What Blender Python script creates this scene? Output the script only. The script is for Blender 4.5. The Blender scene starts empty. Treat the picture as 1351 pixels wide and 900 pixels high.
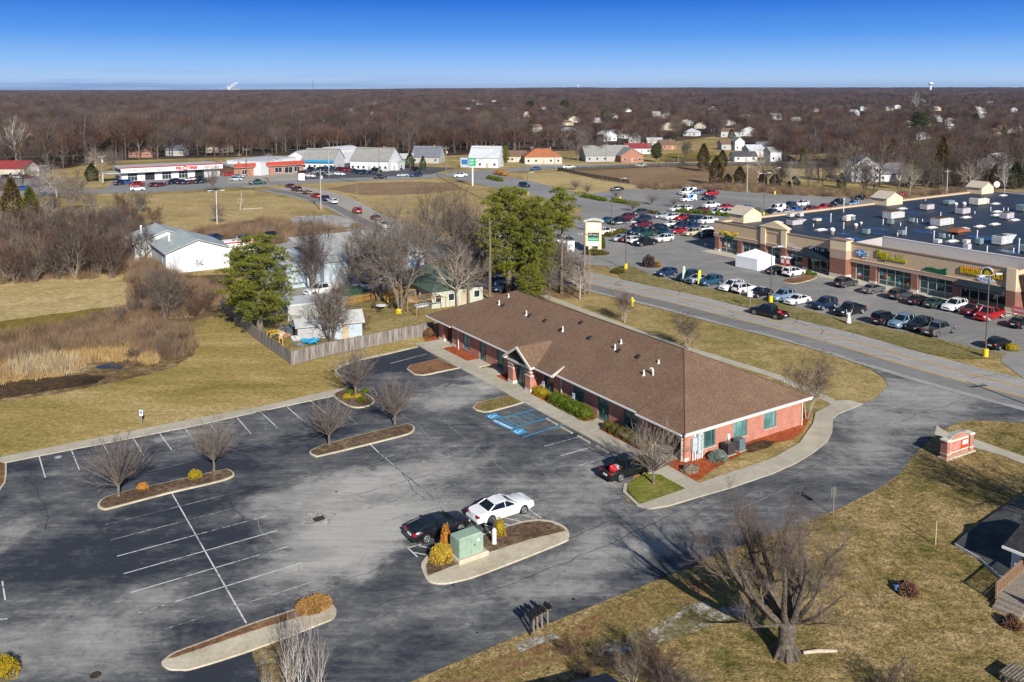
import bpy,bmesh,math,random
from math import sin,cos,radians,pi,atan2,hypot,sqrt
from mathutils import Vector,Matrix,noise as mnoise
import numpy as np
random.seed(7)
SC = bpy.context.scene
COL = SC.collection
# ------------------------------------------------------------------ camera
FX,PITCH,CX,CY,CAMH = 1147.6,radians(5),675.5,218.0,34.0
def ray(x,y):
 a = (x-CX)/FX; b = (y-CY)/FX
 return (a,cos(PITCH)-sin(PITCH)*b,-(sin(PITCH)+cos(PITCH)*b))
def G(x,y,z=0.0):
 d = ray(x,y); t = (z-CAMH)/d[2]
 return (d[0]*t,d[1]*t)
def PX(X,Y,Z=0.0):
 Z -= CAMH
 zc = Y*cos(PITCH)-Z*sin(PITCH); yc = -(Y*sin(PITCH)+Z*cos(PITCH))
 return (CX+FX*X/zc,CY+FX*yc/zc)
def HT(x,y0,y1):
 A = G(x,y0); b = (y1-CY)/FX
 t = A[1]/(cos(PITCH)-sin(PITCH)*b)
 return CAMH-t*(sin(PITCH)+cos(PITCH)*b)
ANG = radians(33.15)
U = (cos(ANG),sin(ANG)); V = (-sin(ANG),cos(ANG))
def L2W(O,u,v): return (O[0]+u*U[0]+v*V[0],O[1]+u*U[1]+v*V[1])
def W2L(P,O):
 dx,dy = P[0]-O[0],P[1]-O[1]
 return (dx*U[0]+dy*U[1],dx*V[0]+dy*V[1])
def GL(O,x,y): return W2L(G(x,y),O)
cam_d = bpy.data.cameras.new('camera'); cam = bpy.data.objects.new('camera',cam_d); COL.objects.link(cam)
cam.location = (0,0,CAMH); cam.rotation_euler = (radians(90)-PITCH,0,0)
cam_d.sensor_width = 36; cam_d.lens = FX/1351*36; cam_d.shift_y = -(450-CY)/1351.0
cam_d.clip_start = .5; cam_d.clip_end = 60000
SC.camera = cam
# ------------------------------------------------------------------ materials
_m = {}
def nd(nt,t,**k):
 n = nt.nodes.new(t)
 for a,b in k.items(): setattr(n,a,b)
 return n
def lk(nt,a,b): nt.links.new(a,b)
def ramp(nt,fac,stops):
 r = nd(nt,'ShaderNodeValToRGB'); e = r.color_ramp.elements
 e[0].position,e[0].color = stops[0][0],c4(stops[0][1])
 e[1].position,e[1].color = stops[-1][0],c4(stops[-1][1])
 for p_,c_ in stops[1:-1]:
  x = e.new(p_); x.color = c4(c_)
 lk(nt,fac,r.inputs[0]); return r.outputs[0]
def c4(c):
 if isinstance(c,(int,float)): c = (c,c,c)
 return (c[0],c[1],c[2],1)
def noise(nt,vec,scale,detail=3,rough=.55,dist=0.0,out=0):
 n = nd(nt,'ShaderNodeTexNoise'); n.inputs['Scale'].default_value = scale; n.inputs['Detail'].default_value = detail
 n.inputs['Roughness'].default_value = rough; n.inputs['Distortion'].default_value = dist
 if vec is not None: lk(nt,vec,n.inputs['Vector'])
 return n.outputs[out]
def mixc(nt,fac,a,b,mode='MIX'):
 n = nd(nt,'ShaderNodeMix',data_type='RGBA',blend_type=mode)
 for i,x in ((0,fac),(6,a),(7,b)):
  if isinstance(x,bpy.types.NodeSocket): lk(nt,x,n.inputs[i])
  elif i == 0: n.inputs[0].default_value = x
  else: n.inputs[i].default_value = c4(x)
 return n.outputs[2]
def mth(nt,op,a,b=0.0,c=None):
 n = nd(nt,'ShaderNodeMath',operation=op)
 for i,x in enumerate((a,b,c)):
  if x is None: continue
  if isinstance(x,bpy.types.NodeSocket): lk(nt,x,n.inputs[i])
  else: n.inputs[i].default_value = x
 return n.outputs[0]
def mapping(nt,vec,rot=0.0,scale=(1,1,1)):
 n = nd(nt,'ShaderNodeMapping'); n.inputs['Rotation'].default_value = (0,0,rot); n.inputs['Scale'].default_value = scale
 lk(nt,vec,n.inputs['Vector']); return n.outputs[0]
def newmat(name,rough=.85,spec=.3):
 m = bpy.data.materials.new(name); m.use_nodes = True; nt = m.node_tree
 b = nt.nodes['Principled BSDF']; b.inputs['Roughness'].default_value = rough
 b.inputs['Specular IOR Level'].default_value = spec
 return m,nt,b
def bump(nt,b,h,dist=.05,strength=.6):
 n = nd(nt,'ShaderNodeBump'); n.inputs['Distance'].default_value = dist; n.inputs['Strength'].default_value = strength
 lk(nt,h,n.inputs['Height']); lk(nt,n.outputs[0],b.inputs['Normal'])
def MT(name,col,rough=.8,ns=6.0,amt=.25,spec=.3,metal=0.0,coat=0.0,bmp=0.0,col2=None,rnd=0.0):
 """plain painted / natural surface with mottling"""
 if name in _m: return _m[name]
 m,nt,b = newmat(name,rough,spec)
 b.inputs['Metallic'].default_value = metal; b.inputs['Coat Weight'].default_value = coat; b.inputs['Coat Roughness'].default_value = .08
 tc = nd(nt,'ShaderNodeTexCoord').outputs['Object']
 f = noise(nt,tc,ns,4,.6)
 lo = col2 if col2 else tuple(c*(1-amt*1.6) for c in col)
 c = ramp(nt,f,[(.3,lo),(.7,tuple(min(1,c*(1+amt*.5)) for c in col) if not col2 else col)])
 if rnd:
  oi = nd(nt,'ShaderNodeObjectInfo').outputs['Random']
  c = mixc(nt,1.0,c,ramp(nt,oi,[(0,(1-rnd,1-rnd,1-rnd)),(1,(1+rnd*.6,1,1-rnd*.5))]),'MULTIPLY')
 lk(nt,c,b.inputs['Base Color'])
 if bmp: bump(nt,b,f,bmp)
 _m[name] = m; return m
def ground_mat(name,cols,scales=(.05,.6,6),rough=.95,bmp=.06,warp=0.6,fine=.35,directional=None):
 """grass or soil: three colours mixed in large patches, small tufts and fine grain, in place coordinates"""
 if name in _m: return _m[name]
 m,nt,b = newmat(name,rough,.1)
 P = nd(nt,'ShaderNodeNewGeometry').outputs['Position']
 Q = P
 if directional is not None: Q = mapping(nt,P,directional,(.25,1,1))
 big = noise(nt,Q,scales[0],4,.6,warp); mid = noise(nt,Q,scales[1],5,.65,.3); fin = noise(nt,P,scales[2],4,.7)
 f = mth(nt,'ADD',mth(nt,'MULTIPLY',big,.55),mth(nt,'MULTIPLY',mid,.45))
 c = ramp(nt,f,[(.38,cols[0]),(.5,cols[1]),(.62,cols[2])])
 g = ramp(nt,fin,[(.25,(1-fine*1.5,)*3),(.75,(1+fine,)*3)])
 g2 = ramp(nt,noise(nt,P,scales[2]*.35,3,.6),[(.3,(1-fine,)*3),(.7,(1+fine*.6,)*3)])
 c = mixc(nt,1.0,mixc(nt,1.0,c,g,'MULTIPLY'),g2,'MULTIPLY')
 lk(nt,c,b.inputs['Base Color']); bump(nt,b,mth(nt,'ADD',mid,fin),bmp,.8)
 _m[name] = m; return m
def asphalt_mat(name,dark,light,cover=.5,big=.06,streak_rot=0.0,cracks=.5,worn=()):
 if name in _m: return _m[name]
 m,nt,b = newmat(name,.88,.25)
 P = nd(nt,'ShaderNodeNewGeometry').outputs['Position']
 S = mapping(nt,P,-streak_rot,(.16,1,1))
 n1 = noise(nt,P,big,8,.66,.9); n2 = noise(nt,S,.45,5,.6,.4); n3 = noise(nt,P,.33,8,.68,.8)
 S2 = mapping(nt,P,-streak_rot,(.06,1,1)); n5 = noise(nt,S2,1.6,4,.6,.1)
 n6 = noise(nt,mapping(nt,P,-streak_rot,(.5,1,1)),1.7,7,.72,1.2)
 f = mth(nt,'ADD',mth(nt,'MULTIPLY',n1,.38),mth(nt,'ADD',mth(nt,'MULTIPLY',n2,.18),mth(nt,'ADD',mth(nt,'MULTIPLY',n3,.16),mth(nt,'ADD',mth(nt,'MULTIPLY',n5,.08),mth(nt,'MULTIPLY',n6,.2)))))
 jit = nd(nt,'ShaderNodeVectorMath',operation='SCALE'); lk(nt,noise(nt,P,.3,4,.65,.6,1),jit.inputs[0]); jit.inputs['Scale'].default_value = 5.5
 PJ = nd(nt,'ShaderNodeVectorMath',operation='ADD'); lk(nt,P,PJ.inputs[0]); lk(nt,jit.outputs[0],PJ.inputs[1])
 for px_,py_,ru_,rv_,am in worn:
  wx,wy = G(px_,py_); mp = nd(nt,'ShaderNodeMapping',vector_type='TEXTURE'); mp.inputs['Location'].default_value = (wx+2.7,wy+2.7,2.7); mp.inputs['Rotation'].default_value = (0,0,streak_rot); mp.inputs['Scale'].default_value = (ru_,rv_,1e4)
  lk(nt,PJ.outputs[0],mp.inputs['Vector']); ln_ = nd(nt,'ShaderNodeVectorMath',operation='LENGTH'); lk(nt,mp.outputs[0],ln_.inputs[0])
  sm_ = nd(nt,'ShaderNodeMapRange',interpolation_type='SMOOTHSTEP'); lk(nt,ln_.outputs['Value'],sm_.inputs[0]); sm_.inputs[1].default_value = .45; sm_.inputs[2].default_value = 1.25; sm_.inputs[3].default_value = am; sm_.inputs[4].default_value = 0
  f = mth(nt,'ADD',f,sm_.outputs[0])
 d = .5-(cover-.5)*.3
 c = ramp(nt,f,[(d-.09,dark),(d+.0,tuple((a*3.2+b_)/4.2 for a,b_ in zip(dark,light))),(d+.06,tuple((a+b_*1.4)/2.4 for a,b_ in zip(dark,light))),(d+.17,light)])
 g = ramp(nt,mth(nt,'ADD',mth(nt,'MULTIPLY',noise(nt,P,9,4,.8),.5),mth(nt,'MULTIPLY',noise(nt,S2,3.5,4,.75),.5)),[(.32,(.74,)*3),(.68,(1.2,)*3)])
 c = mixc(nt,1.0,c,g,'MULTIPLY')
 sp = noise(nt,P,1.3,5,.7,.5)
 c = mixc(nt,ramp(nt,sp,[(.66,(0,)*3),(.76,(.45,)*3)]),c,tuple(min(1,x*1.25) for x in light))
 if cracks:
  v = nd(nt,'ShaderNodeTexVoronoi',feature='DISTANCE_TO_EDGE'); v.inputs['Scale'].default_value = .11
  wv = nd(nt,'ShaderNodeVectorMath',operation='ADD'); lk(nt,P,wv.inputs[0])
  wn = nd(nt,'ShaderNodeTexNoise'); wn.inputs['Scale'].default_value = .5; wn.inputs['Detail'].default_value = 4; lk(nt,P,wn.inputs['Vector'])
  ws = nd(nt,'ShaderNodeVectorMath',operation='SCALE'); lk(nt,wn.outputs['Color'],ws.inputs[0]); ws.inputs['Scale'].default_value = 5
  lk(nt,ws.outputs[0],wv.inputs[1]); lk(nt,wv.outputs[0],v.inputs['Vector'])
  cr = ramp(nt,v.outputs[0],[(.0,(cracks,)*3),(.006,(0,)*3)])
  cr = mixc(nt,1.0,cr,ramp(nt,noise(nt,P,.05,2),[(.45,(0,)*3),(.6,(1,)*3)]),'MULTIPLY')
  c = mixc(nt,cr,c,tuple(x*.35 for x in dark))
 lk(nt,c,b.inputs['Base Color']); bump(nt,b,noise(nt,P,30,3),.01,.4)
 _m[name] = m; return m
def brick_mat(name,c1,c2,mortar):
 if name in _m: return _m[name]
 m,nt,b = newmat(name,.85,.2)
 tc = nd(nt,'ShaderNodeTexCoord').outputs['Object']
 s = nd(nt,'ShaderNodeSeparateXYZ'); lk(nt,tc,s.inputs[0])
 cb = nd(nt,'ShaderNodeCombineXYZ'); lk(nt,mth(nt,'ADD',s.outputs[0],s.outputs[1]),cb.inputs[0]); lk(nt,s.outputs[2],cb.inputs[1])
 br = nd(nt,'ShaderNodeTexBrick'); lk(nt,cb.outputs[0],br.inputs['Vector'])
 br.inputs['Color1'].default_value = c4(c1); br.inputs['Color2'].default_value = c4(c2); br.inputs['Mortar'].default_value = c4(mortar)
 br.inputs['Scale'].default_value = 1; br.inputs['Brick Width'].default_value = .24; br.inputs['Row Height'].default_value = .08; br.inputs['Mortar Size'].default_value = .008
 g = ramp(nt,noise(nt,tc,1.2,4),[(.3,(.82,)*3),(.7,(1.1,)*3)])
 lk(nt,mixc(nt,1.0,br.outputs[0],g,'MULTIPLY'),b.inputs['Base Color'])
 _m[name] = m; return m
def shingle_mat(name,c1,c2,row=.14):
 if name in _m: return _m[name]
 m,nt,b = newmat(name,.95,.15)
 tc = nd(nt,'ShaderNodeTexCoord').outputs['Object']
 s = nd(nt,'ShaderNodeSeparateXYZ'); lk(nt,tc,s.inputs[0])
 z = mth(nt,'FRACT',mth(nt,'DIVIDE',s.outputs[2],row*.5))
 n1 = noise(nt,tc,5,3,.8); n2 = noise(nt,tc,.35,4,.6)
 wn = nd(nt,'ShaderNodeTexVoronoi',feature='F1'); wn.inputs['Scale'].default_value = 6.5; lk(nt,tc,wn.inputs['Vector'])
 bw = nd(nt,'ShaderNodeRGBToBW'); lk(nt,wn.outputs['Color'],bw.inputs[0])
 c = ramp(nt,mth(nt,'ADD',mth(nt,'MULTIPLY',n1,.4),mth(nt,'MULTIPLY',bw.outputs[0],.6)),[(.25,c1),(.75,c2)])
 c = mixc(nt,1.0,c,ramp(nt,n2,[(.3,(.86,)*3),(.7,(1.1,)*3)]),'MULTIPLY')
 c = mixc(nt,1.0,c,ramp(nt,z,[(.0,(.72,)*3),(.25,(1.05,)*3)]),'MULTIPLY')
 lk(nt,c,b.inputs['Base Color']); _m[name] = m; return m
def leaf_mat(name,c1,c2,ns=1.2,rnd=.15,sss=.0):
 if name in _m: return _m[name]
 m,nt,b = newmat(name,.75,.2)
 tc = nd(nt,'ShaderNodeTexCoord').outputs['Object']
 n = mth(nt,'ADD',mth(nt,'MULTIPLY',noise(nt,tc,ns,3,.6),.6),mth(nt,'MULTIPLY',noise(nt,tc,ns*9,2,.7),.4))
 c = ramp(nt,n,[(.33,c1),(.67,c2)])
 oi = nd(nt,'ShaderNodeObjectInfo').outputs['Random']
 c = mixc(nt,1.0,c,ramp(nt,oi,[(0,(1-rnd,1-rnd,1-rnd)),(1,(1+rnd,1+rnd*.7,1))]),'MULTIPLY')
 lk(nt,c,b.inputs['Base Color']); b.inputs['Transmission Weight'].default_value = 0
 _m[name] = m; return m
def emis_none(): pass
def glass_mat(name,tint,rough=.06):
 if name in _m: return _m[name]
 m,nt,b = newmat(name,rough,.6)
 tc = nd(nt,'ShaderNodeTexCoord').outputs['Object']
 c = ramp(nt,noise(nt,tc,.7,3,.6,.5),[(.35,tuple(x*.45 for x in tint)),(.65,tint)])
 lk(nt,c,b.inputs['Base Color']); b.inputs['Metallic'].default_value = .15
 _m[name] = m; return m
# ------------------------------------------------------------------ mesh builder
class MB:
 def __init__(s): s.v = []; s.f = []; s.m = []; s.mi = 0
 def add(s,vs,fs,mi=None):
  o = len(s.v); s.v.extend(vs); k = s.mi if mi is None else mi
  for f in fs: s.f.append(tuple(i+o for i in f)); s.m.append(k)
  return s
 def box(s,x0,y0,z0,x1,y1,z1,mi=None):
  return s.add([(x0,y0,z0),(x1,y0,z0),(x1,y1,z0),(x0,y1,z0),(x0,y0,z1),(x1,y0,z1),(x1,y1,z1),(x0,y1,z1)],
                     [(0,3,2,1),(4,5,6,7),(0,1,5,4),(1,2,6,5),(2,3,7,6),(3,0,4,7)],mi)
 def bev(s,x0,y0,z0,x1,y1,z1,b=.03,mi=None):
  return s.add([(x0,y0,z0),(x1,y0,z0),(x1,y1,z0),(x0,y1,z0),(x0,y0,z1-b),(x1,y0,z1-b),(x1,y1,z1-b),(x0,y1,z1-b),
                      (x0+b,y0+b,z1),(x1-b,y0+b,z1),(x1-b,y1-b,z1),(x0+b,y1-b,z1)],
                     [(0,3,2,1),(8,9,10,11),(0,1,5,4),(1,2,6,5),(2,3,7,6),(3,0,4,7),(4,5,9,8),(5,6,10,9),(6,7,11,10),(7,4,8,11)],mi)
 def ring(s,pts,z0,z1,mi=None):
  n = len(pts); a = area(pts)
  if a < 0: pts = pts[::-1]
  return s.add([(p[0],p[1],z0) for p in pts]+[(p[0],p[1],z1) for p in pts],
                     [tuple(range(n,2*n)),tuple(range(n-1,-1,-1))]+[(i,(i+1)%n,n+(i+1)%n,n+i) for i in range(n)],mi)
 def cyl(s,x,y,z0,z1,r,n=12,r2=None,mi=None):
  r2 = r if r2 is None else r2
  vs = [(x+r*cos(2*pi*i/n),y+r*sin(2*pi*i/n),z0) for i in range(n)]+[(x+r2*cos(2*pi*i/n),y+r2*sin(2*pi*i/n),z1) for i in range(n)]
  return s.add(vs,[tuple(range(n,2*n)),tuple(range(n-1,-1,-1))]+[(i,(i+1)%n,n+(i+1)%n,n+i) for i in range(n)],mi)
 def tube(s,pts,rad,n=6,mi=None,cap=True):
  if isinstance(rad,(int,float)): rad = [rad]*len(pts)
  pts = [Vector(p) for p in pts]; vs = []; fs = []
  for i,p in enumerate(pts):
   d = (pts[min(i+1,len(pts)-1)]-pts[max(i-1,0)]).normalized()
   a = Vector((0,0,1)) if abs(d.z) < .9 else Vector((1,0,0))
   x = d.cross(a).normalized(); y = d.cross(x)
   for k in range(n):
    t = 2*pi*k/n; q = p+(x*cos(t)+y*sin(t))*rad[i]; vs.append((q.x,q.y,q.z))
  for i in range(len(pts)-1):
   for k in range(n):
    fs.append((i*n+k,i*n+(k+1) % n,(i+1)*n+(k+1) % n,(i+1)*n+k))
  if cap: fs.append(tuple(range(n-1,-1,-1))); fs.append(tuple((len(pts)-1)*n+k for k in range(n)))
  return s.add(vs,fs,mi)
 def blob(s,c,r,seed=0,nu=14,nv=9,amp=.15,fr=1.2,mi=None,zmin=None):
  vs = []; fs = []
  for j in range(nv+1):
   t = pi*j/nv
   for i in range(nu):
    a = 2*pi*i/nu; d = Vector((sin(t)*cos(a),sin(t)*sin(a),cos(t)))
    k = 1+amp*2*mnoise.noise(d*fr*1.7+Vector((seed*7.3,seed,0)))
    z = c[2]+d.z*r[2]*k
    if zmin is not None: z = max(z,zmin)
    vs.append((c[0]+d.x*r[0]*k,c[1]+d.y*r[1]*k,z))
  for j in range(nv):
   for i in range(nu): fs.append((j*nu+i,(j+1)*nu+i,(j+1)*nu+(i+1) % nu,j*nu+(i+1) % nu))
  return s.add(vs,fs,mi)
 def build(s,name,mats,parent=None,smooth=False,bevel=0.0):
  me = bpy.data.meshes.new(name); me.from_pydata(s.v,[],s.f)
  if not isinstance(mats,(list,tuple)): mats = [mats]
  for m in mats: me.materials.append(m)
  if len(mats) > 1: me.polygons.foreach_set('material_index',s.m)
  if smooth: me.polygons.foreach_set('use_smooth',[True]*len(s.f))
  me.update()
  o = bpy.data.objects.new(name,me); COL.objects.link(o)
  if parent: o.parent = parent
  if bevel:
   b = o.modifiers.new('bevel','BEVEL'); b.width = bevel; b.segments = 2; b.limit_method = 'ANGLE'
  return o
def area(p): return sum(p[i][0]*p[(i+1) % len(p)][1]-p[(i+1) % len(p)][0]*p[i][1] for i in range(len(p)))/2
def tag(o,label=None,cat=None,group=None,kind=None):
 if label: o['label'] = label
 if cat: o['category'] = cat
 if group: o['group'] = group
 if kind: o['kind'] = kind
 return o
def thing(name,label,cat,loc=(0,0,0),rz=0.0,group=None):
 o = bpy.data.objects.new(name,None); COL.objects.link(o); o.empty_display_size = .3
 o.location = loc if len(loc) == 3 else (loc[0],loc[1],0); o.rotation_euler = (0,0,rz)
 return tag(o,label,cat,group)
KIDS = {}
def kids(o):
 return [c for c in o.children]
def dup(o,loc=None,rz=None,label=None,group=None,scale=None,parent=None):
 c = o.copy(); COL.objects.link(c)
 if parent: c.parent = parent
 for ch in kids(o):
  if ch.parent == o: dup(ch,parent=c)
 if loc is not None: c.location = loc if len(loc) == 3 else (loc[0],loc[1],0)
 if rz is not None: c.rotation_euler = (0,0,rz)
 if scale is not None: c.scale = (scale,)*3 if isinstance(scale,(int,float)) else scale
 if label: c['label'] = label
 if group: c['group'] = group
 return c
def catmull(pts,n=6,closed=False):
 out = []; N = len(pts)
 rng = range(N) if closed else range(N-1)
 for i in rng:
  if closed: a,b,c,d = pts[i-1],pts[i],pts[(i+1) % N],pts[(i+2) % N]
  else: a,b,c,d = pts[max(i-1,0)],pts[i],pts[i+1],pts[min(i+2,N-1)]
  for k in range(n):
   t = k/n
   out.append(tuple(.5*(2*b[j]+(c[j]-a[j])*t+(2*a[j]-5*b[j]+4*c[j]-d[j])*t*t+(3*b[j]-a[j]-3*c[j]+d[j])*t**3) for j in (0,1)))
 if not closed: out.append(tuple(pts[-1]))
 return out
def sheet(name,pts,z,mat,kind='structure',jag=0.0,seed=0,parent=None):
 """flat area of ground from an outline (fan triangulated by bmesh)"""
 if jag:
  q = []; N = len(pts)
  for i in range(N):
   a,b = pts[i],pts[(i+1) % N]; L = hypot(b[0]-a[0],b[1]-a[1]); k = max(1,int(L/(jag*2.5)))
   for j in range(k):
    t = j/k; x = a[0]+(b[0]-a[0])*t; y = a[1]+(b[1]-a[1])*t
    w = mnoise.noise(Vector((x/(jag*4),y/(jag*4),seed)))+.6*mnoise.noise(Vector((x/jag,y/jag,seed+9)))
    nx,ny = (b[1]-a[1])/(L+1e-6),-(b[0]-a[0])/(L+1e-6)
    q.append((x+nx*w*jag,y+ny*w*jag))
  pts = q
 bm = bmesh.new(); vs = [bm.verts.new((p[0],p[1],z)) for p in pts]
 f = bm.faces.new(vs); f.normal_update()
 if f.normal.z < 0: f.normal_flip()
 bmesh.ops.triangulate(bm,faces=bm.faces[:])
 me = bpy.data.meshes.new(name); bm.to_mesh(me); bm.free(); me.materials.append(mat)
 o = bpy.data.objects.new(name,me); COL.objects.link(o)
 if parent: o.parent = parent
 if kind: o['kind'] = kind
 return o
def gp(*px): return [G(*p) for p in px]
def band(name,left,right,z,mat,kind='structure'):
 """strip between two polylines of the same length"""
 n = len(left); mb = MB(); mb.add([(p[0],p[1],z) for p in left]+[(p[0],p[1],z) for p in right],[(i,i+1,n+i+1,n+i) for i in range(n-1)])
 o = mb.build(name,mat)
 if o.data.polygons[0].normal.z < 0: o.data.flip_normals()
 if kind: o['kind'] = kind
 return o
def offset(pts,d,closed=True):
 """outline moved inwards by d"""
 n = len(pts); s = 1 if area(pts) > 0 else -1; out = []
 for i in range(n):
  a,b,c = pts[i-1],pts[i],pts[(i+1) % n]
  e1 = Vector((b[0]-a[0],b[1]-a[1])); e2 = Vector((c[0]-b[0],c[1]-b[1]))
  if e1.length < 1e-6 or e2.length < 1e-6: out.append(b); continue
  e1.normalize(); e2.normalize()
  n1 = Vector((-e1.y,e1.x))*s; n2 = Vector((-e2.y,e2.x))*s; m = n1+n2
  if m.length < .3: m = n1
  m = m.normalized(); k = d/max(.5,m.dot(n1)); out.append((b[0]+m.x*k,b[1]+m.y*k))
 return out
def polyline_strip(mb,pts,w,z,mi=None):
 """painted line along a polyline"""
 L = []; R = []
 for i,p in enumerate(pts):
  a = pts[max(i-1,0)]; b = pts[min(i+1,len(pts)-1)]; dx,dy = b[0]-a[0],b[1]-a[1]; l = hypot(dx,dy) or 1
  L.append((p[0]-dy/l*w/2,p[1]+dx/l*w/2,z)); R.append((p[0]+dy/l*w/2,p[1]-dx/l*w/2,z))
 n = len(pts); mb.add(R+L,[(i,i+1,n+i+1,n+i) for i in range(n-1)],mi)
def dashes(mb,pts,w,z,on,off,mi=None):
 d = 0; cur = [];
 for i in range(len(pts)-1):
  a,b = pts[i],pts[i+1]; L = hypot(b[0]-a[0],b[1]-a[1]); t = 0
  while t < L:
   ph = d % (on+off); rest = (on-ph) if ph < on else (on+off-ph); st = min(rest,L-t)
   p0 = (a[0]+(b[0]-a[0])*t/L,a[1]+(b[1]-a[1])*t/L); t2 = t+st
   p1 = (a[0]+(b[0]-a[0])*t2/L,a[1]+(b[1]-a[1])*t2/L)
   if ph < on-1e-6 and st > .01: polyline_strip(mb,[p0,p1],w,z,mi)
   t = t2+1e-5; d += st+1e-5
def text_mesh(name,s,size,mat,parent,loc,rot,ext=.02,align='CENTER',sx=1.0,bold=0.0):
 cu = bpy.data.curves.new(name,'FONT'); cu.body = s; cu.size = size; cu.align_x = align; cu.align_y = 'CENTER'; cu.extrude = ext; cu.offset = bold
 o = bpy.data.objects.new(name,cu); COL.objects.link(o)
 dg = bpy.context.evaluated_depsgraph_get(); me = bpy.data.meshes.new_from_object(o.evaluated_get(dg)); me.materials.clear(); me.materials.append(mat)
 COL.objects.unlink(o); bpy.data.objects.remove(o)
 q = bpy.data.objects.new(name,me); COL.objects.link(q); q.parent = parent; q.location = loc; q.rotation_euler = rot; q.scale = (sx,1,1)
 return q
def scatter(name,pts,coll_objs,label=None,cat=None,kind='stuff',parent=None):
 """one object of uncountable growth: instances of a few source meshes on points (x,y,z,rz,scale,variant)"""
 me = bpy.data.meshes.new(name); me.from_pydata([(p[0],p[1],p[2]) for p in pts],[],[])
 for an,tp,vals in (('rz','FLOAT',[p[3] for p in pts]),('sc','FLOAT',[p[4] for p in pts]),('vi','INT',[p[5] for p in pts])):
  a = me.attributes.new(an,tp,'POINT'); a.data.foreach_set('value',vals)
 o = bpy.data.objects.new(name,me); COL.objects.link(o)
 if parent: o.parent = parent
 ng = bpy.data.node_groups.new(name,'GeometryNodeTree')
 ng.interface.new_socket('Geometry',in_out='INPUT',socket_type='NodeSocketGeometry'); ng.interface.new_socket('Geometry',in_out='OUTPUT',socket_type='NodeSocketGeometry')
 N = ng.nodes; gi = N.new('NodeGroupInput'); go = N.new('NodeGroupOutput'); ip = N.new('GeometryNodeInstanceOnPoints'); ci = N.new('GeometryNodeCollectionInfo')
 ci.inputs['Collection'].default_value = coll_objs; ci.inputs['Separate Children'].default_value = True; ci.inputs['Reset Children'].default_value = True
 def at(nm,tp):
  n = N.new('GeometryNodeInputNamedAttribute'); n.data_type = tp; n.inputs['Name'].default_value = nm; return n.outputs[0]
 L = ng.links; L.new(gi.outputs[0],ip.inputs['Points']); L.new(ci.outputs[0],ip.inputs['Instance']); ip.inputs['Pick Instance'].default_value = True
 L.new(at('vi','INT'),ip.inputs['Instance Index'])
 cx = N.new('ShaderNodeCombineXYZ'); L.new(at('rz','FLOAT'),cx.inputs[2]); er = N.new('FunctionNodeEulerToRotation'); L.new(cx.outputs[0],er.inputs[0]); L.new(er.outputs[0],ip.inputs['Rotation'])
 L.new(at('sc','FLOAT'),ip.inputs['Scale']); L.new(ip.outputs[0],go.inputs[0])
 md = o.modifiers.new('scatter','NODES'); md.node_group = ng
 return tag(o,label,cat,None,kind)
def inside(p,poly):
 x,y = p; c = False; n = len(poly)
 for i in range(n):
  x1,y1 = poly[i]; x2,y2 = poly[i-1]
  if (y1 > y) != (y2 > y) and x < (x2-x1)*(y-y1)/(y2-y1)+x1: c = not c
 return c
def marks(parent,x0,x1,z,h,mat,y,seed,name='lettering'):
 """a line of small writing too blurred in the photo to be read: stroke groups of the same size and colour"""
 r = random.Random(seed); m = MB(); x = x0; t = h*.16
 while x < x1-h*.5:
  w = h*r.uniform(.45,.7)
  k = r.randint(0,4)
  def b(a0,b0,a1,b1): m.box(x+a0*w,y-.004,z-h/2+b0*h,x+a1*w,y,z-h/2+b1*h)
  b(0,0,.25,1)
  if k in (0,2): b(.25,.85,1,1)
  if k in (0,1,3): b(.25,.42,.8,.57)
  if k in (1,2): b(.25,0,1,.15)
  if k in (3,4): b(.75,0,1,1)
  x += w*1.3
  if r.random() < .16: x += w*.7
 return m.build(name,mat,parent)
ORD = ['leftmost','second','third','fourth','fifth','sixth','seventh','eighth','ninth','tenth','eleventh','twelfth','thirteenth','fourteenth','fifteenth','sixteenth','seventeenth','eighteenth','nineteenth','twentieth']
def ordinal_labels(items):
 """items: (object, x in the photo, description, place); same-looking ones are told apart by their order"""
 d = {}
 for it in items: d.setdefault((it[2],it[3]),[]).append(it)
 for (desc,row),l in d.items():
  l.sort(key=lambda i: i[1])
  for k,it in enumerate(l):
   if len(l) == 1: s = f'{desc} {row}'
   elif k == 0: s = f'leftmost {desc} {row}'
   elif k == len(l)-1: s = f'rightmost {desc} {row}'
   else: s = f'{ORD[k]} {desc} from the left {row}'
   it[0]['label'] = s
# ------------------------------------------------------------------ light
SUN_AZ,SUN_EL = radians(160),radians(28.5)
sv = Vector((sin(SUN_AZ)*cos(SUN_EL),cos(SUN_AZ)*cos(SUN_EL),sin(SUN_EL)))
sl = bpy.data.lights.new('sun','SUN'); sl.energy = 5.0; sl.angle = radians(.5); sl.color = (1,.945,.86)
so = bpy.data.objects.new('sun',sl); COL.objects.link(so); so.rotation_euler = (-sv).to_track_quat('-Z','Y').to_euler(); so.location = (0,0,200)
W = bpy.data.worlds.new('World'); SC.world = W; W.use_nodes = True; nt = W.node_tree; nt.nodes.clear()
wo = nd(nt,'ShaderNodeOutputWorld'); bg = nd(nt,'ShaderNodeBackground'); bg.inputs[1].default_value = .062
sky = nd(nt,'ShaderNodeTexSky',sky_type='NISHITA'); sky.sun_disc = False; sky.sun_elevation = SUN_EL; sky.sun_rotation = SUN_AZ
sky.air_density = 1.0; sky.dust_density = .3; sky.ozone_density = 3.0
tc = nd(nt,'ShaderNodeTexCoord'); sp = nd(nt,'ShaderNodeSeparateXYZ'); lk(nt,tc.outputs['Generated'],sp.inputs[0])
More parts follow.
